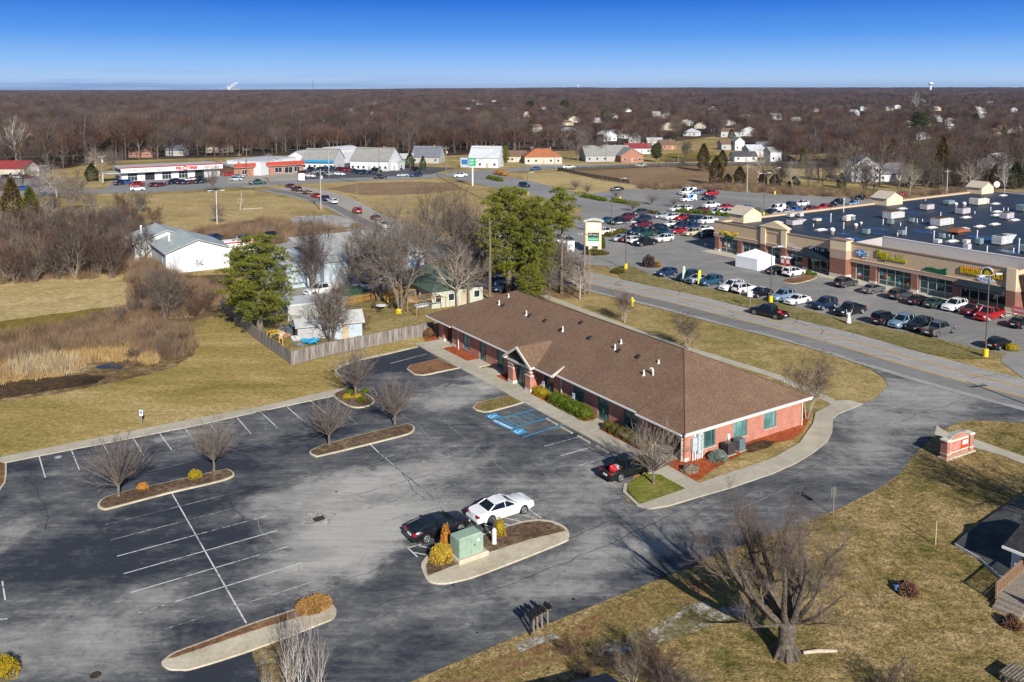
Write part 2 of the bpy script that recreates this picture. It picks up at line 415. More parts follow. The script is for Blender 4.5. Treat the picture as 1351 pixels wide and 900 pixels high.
grad = ramp(nt,sp.outputs[2],[(0.0,(5.6,7.6,10.4)),(.012,(5.2,7.5,11)),(.03,(3.3,6.2,11)),(.06,(1.2,3.9,10)),(.1,(.3,2.0,8.2)),(.16,(.1,1.3,6)),(.4,(.3,1.1,3.2))])
mz = nd(nt,'ShaderNodeMapping'); mz.inputs['Scale'].default_value = (2.2,2.2,60); lk(nt,tc.outputs['Generated'],mz.inputs[0]); lft = ramp(nt,mth(nt,'ADD',sp.outputs[0],.5),[(.1,(1,)*3),(.5,(.12,)*3)])
cl = noise(nt,mz.outputs[0],1.6,4,.6,.4)
low = ramp(nt,sp.outputs[2],[(.0,(1,)*3),(.012,(1,)*3),(.021,(0,)*3)])
low = mixc(nt,1.0,low,lft,'MULTIPLY'); lowf = mixc(nt,1.0,low,ramp(nt,cl,[(.46,(0,)*3),(.56,(.55,)*3)]),'MULTIPLY')
grad = mixc(nt,lowf,grad,(2.2,4.3,8.2))
fz = ramp(nt,sp.outputs[2],[(.12,(0,)*3),(.45,(1,)*3)])
lk(nt,mixc(nt,fz,grad,sky.outputs[0]),bg.inputs[0]); lk(nt,bg.outputs[0],wo.inputs[0])
SC.view_settings.view_transform = 'Standard'; SC.view_settings.look = 'None'; SC.view_settings.exposure = 0.5; SC.view_settings.gamma = 1
SC.view_settings.use_curve_mapping = False
SC.render.engine = 'CYCLES'
# ------------------------------------------------------------------ materials of the ground
m_grass = ground_mat('grass',[(.2,.16,.05),(.34,.25,.1),(.5,.37,.18)],(.045,.35,5),fine=.4,bmp=.1)
m_lawn = ground_mat('lawn_by_lot',[(.225,.185,.048),(.37,.275,.098),(.56,.42,.21)],(.05,.28,5),fine=.35,directional=-.3)
m_yard = ground_mat('yard_grass',[(.13,.125,.03),(.3,.22,.085),(.46,.33,.165)],(.09,.5,6),fine=.55,bmp=.14)
m_dry = ground_mat('dry_field',[(.33,.25,.1),(.46,.35,.165),(.55,.42,.22)],(.03,.3,3),fine=.3)
m_tan = ground_mat('tan_field',[(.3,.225,.095),(.4,.3,.135),(.47,.36,.17)],(.03,.2,2.5),fine=.3)
m_brownf = ground_mat('brown_field',[(.2,.13,.075),(.26,.17,.095),(.31,.21,.12)],(.04,.3,3),fine=.3)
m_olive = ground_mat('olive_turf',[(.15,.125,.02),(.22,.165,.035),(.32,.23,.07)],(.06,.4,3),fine=.35)
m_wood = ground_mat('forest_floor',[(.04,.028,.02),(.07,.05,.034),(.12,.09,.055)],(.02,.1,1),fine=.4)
m_scrub = ground_mat('scrub_soil',[(.11,.07,.042),(.17,.115,.065),(.25,.17,.09)],(.06,.4,3),fine=.4,bmp=.2)
m_wet = ground_mat('wet_litter',[(.05,.034,.022),(.085,.055,.032),(.13,.08,.042)],(.1,.6,4),fine=.5,bmp=.15)
m_mulch = ground_mat('red_mulch',[(.27,.06,.022),(.36,.085,.032),(.42,.125,.055)],(.3,1.5,9),fine=.35,bmp=.05)
m_mulchb = ground_mat('brown_mulch',[(.11,.07,.045),(.165,.11,.07),(.26,.19,.12)],(.3,1.8,9),fine=.5,bmp=.06)
m_mulcho = ground_mat('rust_mulch',[(.17,.085,.045),(.235,.125,.065),(.3,.17,.09)],(.3,1.8,9),fine=.4,bmp=.06)
m_isl = ground_mat('island_turf',[(.17,.145,.045),(.22,.17,.06),(.3,.2,.09)],(.3,1.8,9),fine=.4,bmp=.06)
m_green = ground_mat('green_turf',[(.11,.15,.015),(.16,.185,.025),(.24,.22,.06)],(.2,.9,8),fine=.35,bmp=.06)
m_conc = ground_mat('concrete',[(.36,.33,.26),(.42,.385,.31),(.48,.44,.36)],(.15,.8,12),fine=.1,bmp=.01)
m_kerb = ground_mat('kerb_concrete',[(.4,.35,.25),(.5,.44,.33),(.56,.5,.39)],(.3,1.2,12),fine=.14,bmp=.01)
m_gravel = ground_mat('gravel',[(.28,.27,.26),(.42,.41,.39),(.6,.59,.56)],(.4,2.5,12),fine=.5,bmp=.06)
WORN = [(400,655,9,3.2,.12),(440,712,7,5,.14),(520,690,8,4,.09),(560,620,8,3,.09),(480,660,6,4,.05),(600,520,8,3,.11),(655,500,5,3,.08),(740,655,9,6,.08),(850,695,9,3,.07),(560,790,12,2.5,.05),(400,765,7,2.4,.07),(90,835,12,4,.09),(30,705,8,3,.06),(1190,535,10,7,.1),(1120,600,10,4,.04),(790,750,12,2,.06),(235,575,3,1,.07),(660,620,6,4,.05),
  (180,700,13,6,-.06),(60,605,10,3,-.05),(490,475,12,6,-.09),(330,600,12,3,-.07),(620,740,14,3,-.06),(250,760,9,6,-.04),(900,640,8,3,-.03),(350,870,10,3,-.06),(750,570,6,3,-.03)]
m_lot = asphalt_mat('lot_asphalt',(.028,.034,.047),(.38,.37,.345),cover=.43,big=.075,streak_rot=ANG,cracks=.2,worn=WORN)
m_mall = asphalt_mat('mall_asphalt',(.17,.168,.162),(.32,.31,.29),cover=.6,big=.03,streak_rot=ANG,cracks=.5)
m_road = asphalt_mat('road_asphalt',(.27,.262,.245),(.38,.365,.335),cover=.6,big=.02,streak_rot=ANG+pi/2,cracks=.75)
m_lane = asphalt_mat('lane_asphalt',(.15,.15,.152),(.26,.255,.245),cover=.5,big=.03,streak_rot=ANG+pi/2,cracks=.6)
m_street = asphalt_mat('street_asphalt',(.2,.2,.2),(.32,.31,.3),cover=.5,big=.03,cracks=.3)
def line_mat(name,col,wear):
 m,nt,b = newmat(name,.7,.3); P = nd(nt,'ShaderNodeNewGeometry').outputs['Position']
 f = mth(nt,'ADD',mth(nt,'MULTIPLY',noise(nt,P,2.5,5,.7),.5),mth(nt,'MULTIPLY',noise(nt,P,.2,3,.6),.5))
 lk(nt,ramp(nt,f,[(wear-.04,(.1,.105,.11)),(wear+.05,col)]),b.inputs['Base Color']); return m
m_white = line_mat('white_line_paint',(.6,.6,.58),.46)
m_white2 = line_mat('worn_line_paint',(.42,.42,.4),.52)
m_yell = line_mat('yellow_line_paint',(.56,.33,.06),.4)
m_blue = line_mat('blue_line_paint',(.02,.3,.58),.34)
m_stop = MT('wheel_stop_concrete',(.5,.45,.34),.9,5,.2)
# ------------------------------------------------------------------ terrain out to the horizon
def hills(x,y):
 d = hypot(x,y)
 if d < 1200: return 0.0
 t = min(1,(d-1200)/6500); t = t*t*(3-2*t); s = max(-3,min(3,x/max(y,1)))
 side = 1/(1+math.exp(-(s+.18)*11))
 return t*(side*(25+7*mnoise.noise(Vector((x/900,y/900,3))))+3*mnoise.noise(Vector((x/1500,y/1500,8)))-2)
mb = MB(); rr = [0,30,80,200,500,900,1300,1800,2500,3300,4200,5200,6200,7300,8500,10000,12500,16000,24000]; na = 96
vs = [(0,0,0)]
for r in rr[1:]:
 for i in range(na):
  a = 2*pi*i/na; x,y = r*sin(a),r*cos(a); vs.append((x,y,hills(x,y)))
fs = [(0,1+(i+1) % na,1+i) for i in range(na)]
for j in range(len(rr)-2):
 for i in range(na):
  a = 1+j*na; fs.append((a+i,a+(i+1) % na,a+na+(i+1) % na,a+na+i))
mb.add(vs,fs); o = mb.build('ground',m_grass); o['kind'] = 'structure'
FRONT = [(-500,238),(-80,236),(0,232),(90,222),(150,212),(290,208),(440,203),(520,208),(600,205),(700,200),(780,199),(860,190),(960,178),(1010,205),(1060,236),(1150,240),(1250,250),(1351,249),(1500,252),(1850,256)]
FL = [(x,y,0) for x,y in FRONT]
def front_y(x):
 for (x0,y0),(x1,y1) in zip(FRONT,FRONT[1:]):
  if x0 <= x <= x1: return y0+(y1-y0)*(x-x0)/(x1-x0)
 return 240
pts = [G(x,y) for x,y in FRONT]
mb = MB(); far = []
ys = [0,.25,.5,.8]
cols_ = []
for x,y in FRONT:
 row = [G(x,y)]
 for yy in (190,170,150,140,132,127):
  if yy < y-2: row.append(G(x,yy))
  else: row.append(row[-1])
 cols_.append(row)
n = 7; vs = []; fs = []
for i,row in enumerate(cols_):
 for j in range(n): vs.append((row[j][0],row[j][1],hills(*row[j])+.05+j*.03))
for i in range(len(cols_)-1):
 for j in range(n-1): fs.append((i*n+j,(i+1)*n+j,(i+1)*n+j+1,i*n+j+1))
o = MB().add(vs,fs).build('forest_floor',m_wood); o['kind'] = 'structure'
O = G(903,611)
def OW(u,v): return L2W(O,u,v)
# ---- fields and meadows
sheet('lawn',gp((-200,640),(-60,560),(0,528),(140,502),(215,474),(262,440),(280,415),(345,445),(385,482),(560,443),(600,452),(560,470),(470,500),(380,540),(0,618)),.012,m_lawn,jag=.4)
sheet('mown_field',gp((-200,470),(-200,400),(0,372),(160,360),(172,390),(165,412),(110,424),(0,450)),.012,m_dry,jag=1.2)
sheet('turf_strip',gp((-200,460),(0,424),(90,412),(150,405),(165,412),(120,424),(60,436),(0,448),(-200,500)),.02,m_olive,jag=.9,seed=3)
sheet('scrub_bank',gp((-200,490),(0,447),(110,424),(175,400),(170,345),(205,340),(240,365),(300,362),(320,400),(283,417),(270,420),(255,424),(195,430),(100,446),(0,462),(-200,510)),.028,m_scrub,jag=1.0,seed=5)
m_reedbed = ground_mat('reed_litter',[(.14,.09,.045),(.25,.17,.08),(.42,.32,.18)],(.1,.5,3),fine=.5,bmp=.2)
sheet('reed_bed',gp((-200,520),(0,463),(100,446),(200,430),(240,436),(258,452),(256,466),(235,484),(150,505),(80,519),(0,530),(-200,580)),.028,m_reedbed,jag=.5,seed=6)
sheet('scrub_thicket_ground',gp((-60,470),(0,466),(100,449),(200,432),(240,438),(256,452),(252,464),(225,476),(200,472),(170,468),(100,462),(0,478)),.036,m_scrub,jag=.5,seed=7)
sheet('wet_ground',gp((-60,515),(0,504),(60,499),(110,494),(140,497),(128,506),(60,517),(0,527),(-60,540)),.044,m_wet,jag=.3,seed=8)
m_pond,nt_,b_ = newmat('pond_water',.05,.8); b_.inputs['Base Color'].default_value = (.006,.01,.025,1); b_.inputs['Roughness'].default_value = .2
sheet('pond_water',gp((127,484),(140,480),(152,478),(160,481),(164,486),(158,488),(148,486),(138,487),(128,487)),.056,m_pond,jag=.12,seed=2)
sheet('meadow',gp((96,287),(130,263),(200,257),(330,251),(360,257),(420,276),(470,292),(400,296),(330,290),(270,300),(235,310),(150,303),(120,298)),.02,m_tan,jag=1.5,seed=9)
sheet('rough_meadow',gp((225,322),(270,301),(340,290),(430,297),(470,300),(490,312),(460,320),(370,322),(330,318),(300,315)),.028,m_scrub,jag=1.2,seed=10)
sheet('corner_field',gp((396,242),(455,240),(560,236),(620,244),(660,262),(640,300),(560,296),(500,278),(440,258)),.02,m_tan,jag=1.0,seed=11)
sheet('brown_corner_field',gp((430,250),(470,242),(540,240),(600,241),(610,250),(560,256),(480,258)),.03,m_brownf,jag=1.0,seed=13)
sheet('pale_field',gp((690,232),(742,226),(800,240),(838,243),(845,249),(812,252),(770,256),(725,246),(690,240)),.02,m_dry,jag=.8,seed=12)
sheet('paddock',gp((742,226),(870,219),(935,218),(1020,224),(1010,245),(935,250),(845,246),(800,238)),.028,m_brownf,jag=.8,seed=14)
sheet('gravel_drive',gp((372,297),(392,285),(440,284),(470,290),(462,300),(430,301)),.036,m_gravel,jag=.8,seed=15)
sheet('ochre_clearing',gp((1150,193),(1178,181),(1260,184),(1351,186),(1380,192),(1250,191),(1180,196)),.3,m_tan,seed=16)
for q_ in ([(700,176),(760,172),(770,177),(710,181)],[(560,150),(640,147),(650,151),(570,154)],[(1040,206),(1110,203),(1120,209),(1050,212)],[(820,156),(900,153),(905,157),(830,160)],[(1090,143),(1180,141),(1190,145),(1100,147)]):
 o = sheet('clearing',[G(*p) for p in q_],0,m_tan); [setattr(v.co,'z',hills(v.co.x,v.co.y)+.5) for v in o.data.vertices]
sheet('house_garden',gp((1000,247),(1020,222),(1120,222),(1110,238),(1060,240)),.06,m_dry,jag=.8,seed=17)
sheet('side_garden',gp((868,213),(880,203),(940,200),(960,212),(900,214)),.06,m_olive,jag=.8,seed=18)
sheet('front_verge',gp((640,222),(688,211),(760,206),(860,205),(990,214),(1000,218),(880,215),(760,219),(690,220)),.04,m_tan,jag=.8,seed=19)
sheet('tyre_shop_verge',gp((50,249),(88,232),(150,226),(155,246),(100,249)),.04,m_tan,jag=.8,seed=20)
sheet('front_lawn',gp((700,366),(781,387),(860,406),(932,425),(1011,445),(1132,481),(1150,489),(1167,500),(1172,510),(1160,522),(1138,533),(1100,548),(1079,548),(1020,606),(905,610),(560,450),(610,400)),.02,ground_mat('front_lawn',[(.19,.17,.045),(.33,.25,.1),(.46,.35,.17)],(.05,.35,5),fine=.35),jag=.0,seed=21)
sheet('yard',gp((541,901),(680,841),(894,755.6),(932,738),(1102,674),(1162,644),(1187,626),(1202,606),(1220,586),(1238,571),(1263,558),(1288,555),(1351,558),(1600,640),(1700,1300),(200,1300),(300,1000)),.02,m_yard,jag=.25,seed=22)
sheet('leaf_litter',gp((560,905),(700,850),(800,806),(905,762),(960,775),(900,800),(820,830),(740,870),(660,905)),.03,ground_mat('litter',[(.2,.15,.05),(.27,.2,.075),(.25,.12,.07)],(.15,.8,8),fine=.5),jag=.5,seed=23)
sheet('gravel_patch',gp((680,852),(700,842),(720,838),(733,836),(738,842),(712,852),(690,860)),.038,ground_mat('thin_gravel',[(.22,.18,.09),(.34,.31,.25),(.5,.48,.44)],(.5,2.5,12),fine=.5),jag=.3,seed=24)
sheet('old_drive_gravel',gp((905,800),(930,795),(945,805),(985,795),(990,808),(935,826),(880,848),(820,862),(780,870),(800,850),(860,828)),.046,ground_mat('old_gravel',[(.17,.14,.06),(.22,.19,.1),(.55,.53,.5)],(.5,2.5,9),fine=.5),jag=.35,seed=25)
# ---- asphalt
lot_px = [(551.5,457),(579,472.7),(607,485),(672.5,521.3),(691,530.5),(766,573),(816,601),(842,617),(831,640),(822,651),(827,660),(841,669),(856,673),(880,671),(919,658),(970,642),(1020,626),(1074,598),(1092,584),(1098,571),(1098,560),(1099,553),(1107,547),(1138,534),(1155,526),(1172,510),(1167,500),(1150,488),(1132,480)]
lot_far = [(1240,512),(1351,541),(1500,580),(1500,600),(1351,558.5),(1288,554.5),(1263,558),(1238,571),(1220,586),(1202,606),(1187,626),(1162,644),(1102,674),(932,738),(894,755.6),(680,841),(541,901),(300,1010),(-100,1200),(-400,1000),(-120,640),(7,610),(93,593),(156,581),(254,562),(340,543),(438,522.5),(463,511),(442,489),(452,481),(475,474),(510,466)]
sheet('car_park',gp(*(lot_px+lot_far)),.05,m_lot)
mall_px = [(811,358),(800,352),(700,341),(640,327),(628,306),(655,298),(705,297),(735,293),(762,284),(769,276),(720,262),(700,252),(770,257),(820,250),(910,249),(1020,255),(1090,259),(1152,263),(1400,250),(1750,300),(1800,620),(1500,540),(1351,500),(1340,492),(1321,478),(1321,474),(1327,467),(1295,462),(1264,454),(1216,442),(1190,438),(1145,428),(1097,417),(1047,405),(1015,398),(989,393),(948,383),(892,372),(863,364),(837,353)]
sheet('shopping_car_park',gp(*mall_px),.045,m_mall)
sheet('verge',gp((811,358),(812,354),(820,351),(837,353),(863,364),(892,372),(948,383),(989,393),(1015,398),(1047,405),(1097,417),(1145,428),(1190,438),(1216,442),(1264,454),(1295,462),(1322,468),(1324,472),(1305,474),(1263,474),(1220,466),(1152,449),(1039,420),(990,407),(905,388),(821,369)),.07,ground_mat('verge',[(.13,.135,.035),(.22,.185,.07),(.33,.26,.12)],(.06,.4,5),fine=.4,bmp=.1),jag=0)
sheet('access_street',gp((596,225),(650,230),(700,239),(768,257),(800,262),(880,275),(960,288),(1000,296),(1000,301),(940,297),(860,285),(790,275),(735,264),(680,254),(640,245),(598,236)),.058,m_street)
near_px = [(340,251),(380,259),(423,271),(457,288),(491,304),(521,314),(560,325),(603,336),(643,348),(700,364),(781,386),(860,405),(932,424),(1011,444),(1072,461),(1134,481),(1240,513),(1351,543),(1600,612)]
farr_px = [(385,241),(415,249),(451,257.5),(492,277),(536,296.5),(575,309),(610,322),(643,331),(700,343),(760,355),(821,369),(905,388),(990,407),(1039,420),(1152,449),(1220,466),(1351,500),(1450,526),(1700,590)]
def resample(p,n):
 d = [0]
 for a,b in zip(p,p[1:]): d.append(d[-1]+hypot(b[0]-a[0],b[1]-a[1]))
 out = []; j = 0
 for i in range(n):
  t = d[-1]*i/(n-1)
  while j < len(p)-2 and d[j+1] < t: j += 1
  k = (t-d[j])/(d[j+1]-d[j]); out.append((p[j][0]+(p[j+1][0]-p[j][0])*k,p[j][1]+(p[j+1][1]-p[j][1])*k))
 return out
NR = resample(catmull([G(*p) for p in near_px],8),400)
FRb = catmull([G(*p) for p in farr_px],8)
FRr = []
for i,p in enumerate(NR):
 a,b = NR[max(i-3,0)],NR[min(i+3,399)]; t = (b[0]-a[0],b[1]-a[1]); l = hypot(*t); nx,ny = -t[1]/l,t[0]/l
 q = min(FRb,key=lambda q: abs((q[0]-p[0])*t[0]/l+(q[1]-p[1])*t[1]/l))
 w = (q[0]-p[0])*nx+(q[1]-p[1])*ny; FRr.append(abs(w))
W0 = [sum(FRr[max(0,i-25):i+26])/len(FRr[max(0,i-25):i+26]) for i in range(400)]
def across(f,i):
 a,b = NR[max(i-3,0)],NR[min(i+3,399)]; t = (b[0]-a[0],b[1]-a[1]); l = hypot(*t)
 s = 1 if (-t[1]*0+t[0]) > 0 else 1
 nx,ny = -t[1]/l,t[0]/l
 if nx*1+ny*1 < 0: nx,ny = -nx,-ny
 return (NR[i][0]+nx*W0[i]*f,NR[i][1]+ny*W0[i]*f)
band('main_road',[across(0,i) for i in range(400)],[across(1,i) for i in range(400)],.075,m_road)
band('near_lane',[across(.06,i) for i in range(400)],[across(.37,i) for i in range(400)],.082,m_lane)
mb = MB(); z = .094
for f in (.385,.40,.70,.715):
 polyline_strip(mb,[across(f,i) for i in range(400)],.13 if f in (.385,.715) else .13,z)
o = mb.build('yellow_road_lines',m_yell); o['kind'] = 'structure'
mb = MB(); polyline_strip(mb,[across(.07,i) for i in range(400)],.12,z); polyline_strip(mb,[across(.95,i) for i in range(400)],.1,z)
o = mb.build('white_road_lines',m_white); o['kind'] = 'structure'
mb = MB(); random.seed(5)
for k in range(46):
 i = random.randint(150,395); f0 = random.uniform(.3,.95); p = across(f0,i); q = [p]; a = random.choice([ANG,ANG+pi/2,ANG+pi/2])+random.uniform(-.3,.3)
 for s in range(random.randint(4,10)):
  a += random.uniform(-.5,.5); p = (p[0]+.5*cos(a),p[1]+.5*sin(a)); q.append(p)
 polyline_strip(mb,q,random.uniform(.05,.1),.088)
m_tar = MT('tar',(.03,.03,.032),.6,3,.2)
o = mb.build('road_crack_sealing',m_tar); o['kind'] = 'structure'
mb = MB(); mq = MB(); random.seed(12)
for (x,y),n_,dv in (((340,650),60,0),((430,620),50,0),((120,640),60,0),((470,560),26,1),((600,600),50,1),((560,660),40,1),((500,800),70,0),((620,790),60,0),((740,760),60,0),((60,700),40,1),((420,780),30,1),((900,690),50,0),((690,640),40,1),((1180,560),40,0),((200,850),40,0),((330,720),30,1)):
 p = G(x,y); q = [p]; a0 = ANG+(pi/2 if dv else 0)+random.uniform(-.06,.06)
 for s in range(n_): a = a0+random.uniform(-.35,.35); p = (p[0]+.42*cos(a),p[1]+.42*sin(a)); q.append(p)
 polyline_strip(mb if random.random() < .6 else mq,q,.05,.058)
o = mb.build('tar_seams',m_tar); o['kind'] = 'structure'; o = mq.build('open_cracks',MT('crack_dust',(.3,.29,.27),.95,2,.3)); o['kind'] = 'structure'
mb = MB()
for k in range(60):
 u,v = random.uniform(-44,-5),random.uniform(-20,44); c_ = OW(u,v); pp_ = PX(*c_)
 if pp_[0] < 0 or pp_[1] > 890 or pp_[1] < 480 or not inside(pp_,lot_px+lot_far): continue
 rr_ = random.uniform(.04,.14); mb.add([(c_[0]+rr_*cos(i*.7)*random.uniform(.7,1.2),c_[1]+rr_*sin(i*.7)*random.uniform(.7,1.2),.057) for i in range(9)],[tuple(range(9))])
o = mb.build('oil_spots',MT('oil',(.02,.02,.022),.6,3,.3)); o['kind'] = 'structure'
cs = [G(*p) for p in ((-200,274),(-60,262),(40,256),(93,253),(180,252),(260,248),(330,243),(400,240),(450,237.7),(500,236),(560,233),(620,229),(700,222.5),(763,220),(838,218.5),(900,217),(1000,215.5),(1100,215))]
cs = resample(catmull(cs,8),240)
def side(pts,i,w):
 a,b = pts[max(i-1,0)],pts[min(i+1,len(pts)-1)]; l = hypot(b[0]-a[0],b[1]-a[1]); return (pts[i][0]-(b[1]-a[1])/l*w,pts[i][1]+(b[0]-a[0])/l*w)
band('cross_street',[side(cs,i,-6.5) for i in range(240)],[side(cs,i,6.5) for i in range(240)],.066,m_street)
mb = MB(); dashes(mb,cs,.25,.08,4,8); polyline_strip(mb,[side(cs,i,6.1) for i in range(240)],.2,.08); polyline_strip(mb,[side(cs,i,-6.1) for i in range(240)],.2,.08)
o = mb.build('cross_street_lines',m_white); o['kind'] = 'structure'
sheet('tyre_shop_forecourt',gp((140,250),(150,236),(300,226),(312,232),(310,245),(250,247)),.05,m_street)
sheet('store_forecourt',gp((300,232),(400,228),(400,241),(330,248),(300,246)),.055,ground_mat('pale_forecourt',[(.27,.25,.22),(.34,.32,.28),(.4,.37,.33)],(.05,.5,4),fine=.1))
sheet('dealer_forecourt',gp((398,240),(396,215),(450,212),(530,218),(600,222),(560,232),(480,236)),.05,MT('dealer_asphalt',(.09,.092,.1),.9,.3,.3))
sheet('left_forecourt',gp((-100,264),(-100,228),(50,232),(90,240),(60,254),(0,256)),.05,m_street)
sheet('house_drive',gp((672,212),(700,212),(760,219),(700,219)),.07,m_conc)
sheet('workshop_yard',gp((372,322),(400,309),(470,300),(540,315),(600,337),(560,350),(560,380),(480,388),(400,398),(350,385),(320,360),(306,330)),.04,ground_mat('yard_paving',[(.24,.23,.2),(.32,.31,.28),(.42,.4,.36)],(.05,.5,4),fine=.15),jag=.4)
sheet('back_yard',gp((345,444),(385,481),(570,441),(600,420),(560,400),(480,385),(400,395),(300,410)),.03,ground_mat('back_yard',[(.15,.12,.05),(.27,.21,.08),(.37,.29,.13)],(.08,.6,5),fine=.4),jag=0)
sheet('driveway_by_road',gp((560,385),(600,350),(655,352),(760,382),(770,392),(690,398),(640,388)),.036,ground_mat('leaf_soil',[(.16,.1,.05),(.22,.14,.07),(.28,.18,.08)],(.06,.6,5),fine=.35),jag=.5)
# ------------------------------------------------------------------ kerbs,walks,islands
def island(name,px,fill=None,fmat=None,walk=None,kw=.16,h=.15,smooth=True):
 pts = [G(x,y,h) for x,y in px]
 if smooth: pts = catmull(pts,4,True)
 o = MB().ring(pts,0,h).build(name,m_kerb,bevel=.03); o['kind'] = 'structure'
 if fmat:
  q = offset(pts,kw) if fill is None else [G(x,y,h) for x,y in fill]
  sheet(name+'_planting',q,h+.03,fmat,jag=.06 if fill else .0)
 if walk: sheet(name+'_paving',[G(x,y,h) for x,y in walk],h+.008,m_conc)
 return o
island('kerbed_island',[(128.5,666.6),(136,657),(161,649),(225,634.5),(290,620),(302,619),(309,624),(306,629),(285,636),(220,651),(151,669),(136,671.5)],None,m_mulchb)
island('kerbed_island',[(408,597),(415.5,591),(446,581),(526,561),(539,559),(547,563),(544,569.6),(526,576),(428,600),(415.5,601)],None,m_mulchb)
island('kerbed_island',[(439.5,521),(452,514),(463,510.5),(475,514),(486,521),(494,527),(491,533),(478.5,537),(466,537),(453,532)],None,m_mulchb)
island('kerbed_island',[(536.5,486.5),(541.5,481.5),(579,472.7),(607,485),(559,495),(546.5,494)],None,m_mulcho,smooth=False)
island('kerbed_island',[(623,537),(629.7,530.6),(672.5,521.3),(691,530.5),(677,535),(648,542.5),(639,543.5),(628,541)],None,m_isl,smooth=False)
island('kerbed_island',[(555.5,747.5),(558,739),(567.5,728.7),(581,723.6),(625,708),(673,692),(691.7,687),(710.5,684.8),(729,687),(744.5,693.8),(750.5,701.5),(749.6,709),(739.4,716.8),(639,756),(601.5,767),(581,769.6),(564,765)],
       [(565,760),(562,747),(568,734),(583,727),(627,711),(674,694.5),(692,689.5),(711,687.5),(728,690),(742,696),(747,700.5),(700,711.7),(635.5,732)],m_mulchb)
island('kerbed_island',[(213,875),(216.6,869),(232,859),(277,842.5),(326,823.7),(390,802.4),(413,794),(425,792),(436,795),(444,804),(439.6,815),(422,823),(336.6,855.7),(258,880.6),(237,883),(222,882)],
       [(220,869),(234,861),(278,845),(327,826),(391,805),(414,797),(430,796),(436,801),(390,815.7),(336.6,831.7),(230,868)],m_mulcho)
island('kerbed_island',[(-60,612),(-10,606),(9,611),(9,625),(7.5,636),(0,646),(-60,680)],None,m_mulcho,smooth=False)
sheet('weed_patch',gp((330,855),(372,845),(383,870),(392,905),(398,960),(355,960),(345,900)),.06,ground_mat('weeds',[(.17,.12,.05),(.28,.21,.1),(.3,.3,.28)],(.3,1.5,8),fine=.5),jag=.12)
def walkway(name,px,h=.13,mat=None):
 o = MB().ring([G(x,y,h) for x,y in px],0,h).build(name,mat or m_conc); o['kind'] = 'structure'; return o
walkway('pavement',[(-120,640),(-120,630),(0,603),(151,573),(252,553),(340,537),(441,514),(463,510),(463,511.5),(438,522.5),(340,543),(254,562),(156,581),(93,593),(7,610)])
walkway('kerb',[(463,511.5),(441,489),(450,480.5),(475,473),(510,465.5),(551,456),(551.5,457.5),(511,467),(476,474.8),(453,482),(444,489)],mat=m_kerb)
def owalk(name,uv,h=.13,mat=None):
 o = MB().ring([OW(*p) for p in uv],0,h).build(name,mat or m_conc); o['kind'] = 'structure'; return o
owalk('pavement',[(-3.82,46.6),(-3.84,10),(-3.95,2.2),(-4.0,1.2),(-4.4,0),(-3.68,-.77),(-3.76,-3.94),(-8.85,-3.92),(-8.3,-1.6),(-7.2,-.5),(-7.5,-.35),(-8.6,-1.5),(-9.2,-4.0),(-8.75,-4.9),(-7,-5.35),(-4.09,-5.61),(0,-5.95),(4.9,-6.01),(8.5,-5.7),(11.71,-5.07),(15,-4.1),(17.3,-2.9),(19,-1.7),(20.42,-.66),(22.03,-.21),(26.62,.21),(26.4,1.6),(25.16,2.3),(20.17,1.3),(17.42,-.5),(12.36,-2.9),(7.43,-3.85),(-2.01,-3.8),(-1.8,.3),(-1.72,10),(-1.75,46.6)])
for v0,v1,um in ((43.1,46.6,1.5),(33.6,36.4,0),(29.8,32.9,0),(22.9,27.0,.5),(10.5,12.6,0),(.9,4.2,1.6)):
 owalk('door_apron',[(-1.75,v0),(-1.75,v1),(um-.02,v1),(um-.02,v0)],h=.134)
owalk('back_path',[(25.8,60),(24.4,36),(24.3,27),(25.5,12),(24.7,7),(23.9,2.3),(25.2,2.3),(26.0,7),(26.9,12),(25.8,27),(25.9,36),(27.2,60)],h=.07)
def bed(name,uv,mat,z=.10):
 s = sheet(name,[OW(*p) for p in uv],z,mat,jag=.05); return s
bed('mulch_bed',[(-1.73,36.3),(-1.73,43.0),(-.03,43.0),(-.03,36.3)],m_mulch)
bed('mulch_bed',[(-1.73,25.1),(-1.73,29.8),(-.03,29.8),(-.03,27.1),(-1.4,27.1),(-1.4,25.1)],m_mulch)
bed('mulch_bed',[(-1.73,12.6),(-1.73,22.9),(-.03,22.9),(-.03,12.6)],m_mulch)
bed('mulch_bed',[(-1.73,4.2),(-1.73,10.5),(-.03,10.5),(-.03,4.2)],m_mulch)
bed('mulch_bed',[(-1.75,.9),(-1.9,-3.4),(-1.2,-3.3),(.8,-2.6),(3.5,-2.0),(6.1,-1.6),(8.2,-1.2),(10.2,-1.6),(12.5,-2.0),(15,-1.2),(17.4,.1),(19.4,1.4),(19.9,3.4),(17.2,3.8),(16.4,.2),(16.4,-.03),(-.03,-.03),(-.03,.9)],m_mulch)
bed('mulch_bed',[(-1.73,46.5),(-1.75,48.2),(.2,48.6),(.2,46.5)],m_mulch)
bed('corner_turf',[(-3.7,-.8),(-3.78,-3.92),(-8.83,-3.9),(-8.1,-1.5),(-7.15,-.55),(-4.6,.0)],m_green,z=.155)
bed('leaf_pile_bed',[(6.2,-.4),(9.8,-.5),(10.6,-1.5),(8.8,-2.1),(6.6,-1.9)],m_wet,z=.118)
mb = MB()
for v in np.arange(-3,46,1.5): mb.box(*[0]*6) if False else None
for k in range(32):
 v = -2.5+k*1.55; polyline_strip(mb,[OW(-3.75,v),OW(-1.78,v)],.035,.137)
o = mb.build('pavement_joints',MT('joint',(.2,.18,.14),.95)); o['kind'] = 'structure'
mw = MB(); mw2 = MB(); Z = .064
def ln(m,a,b,w=.1): polyline_strip(m,[a,b],w,Z)
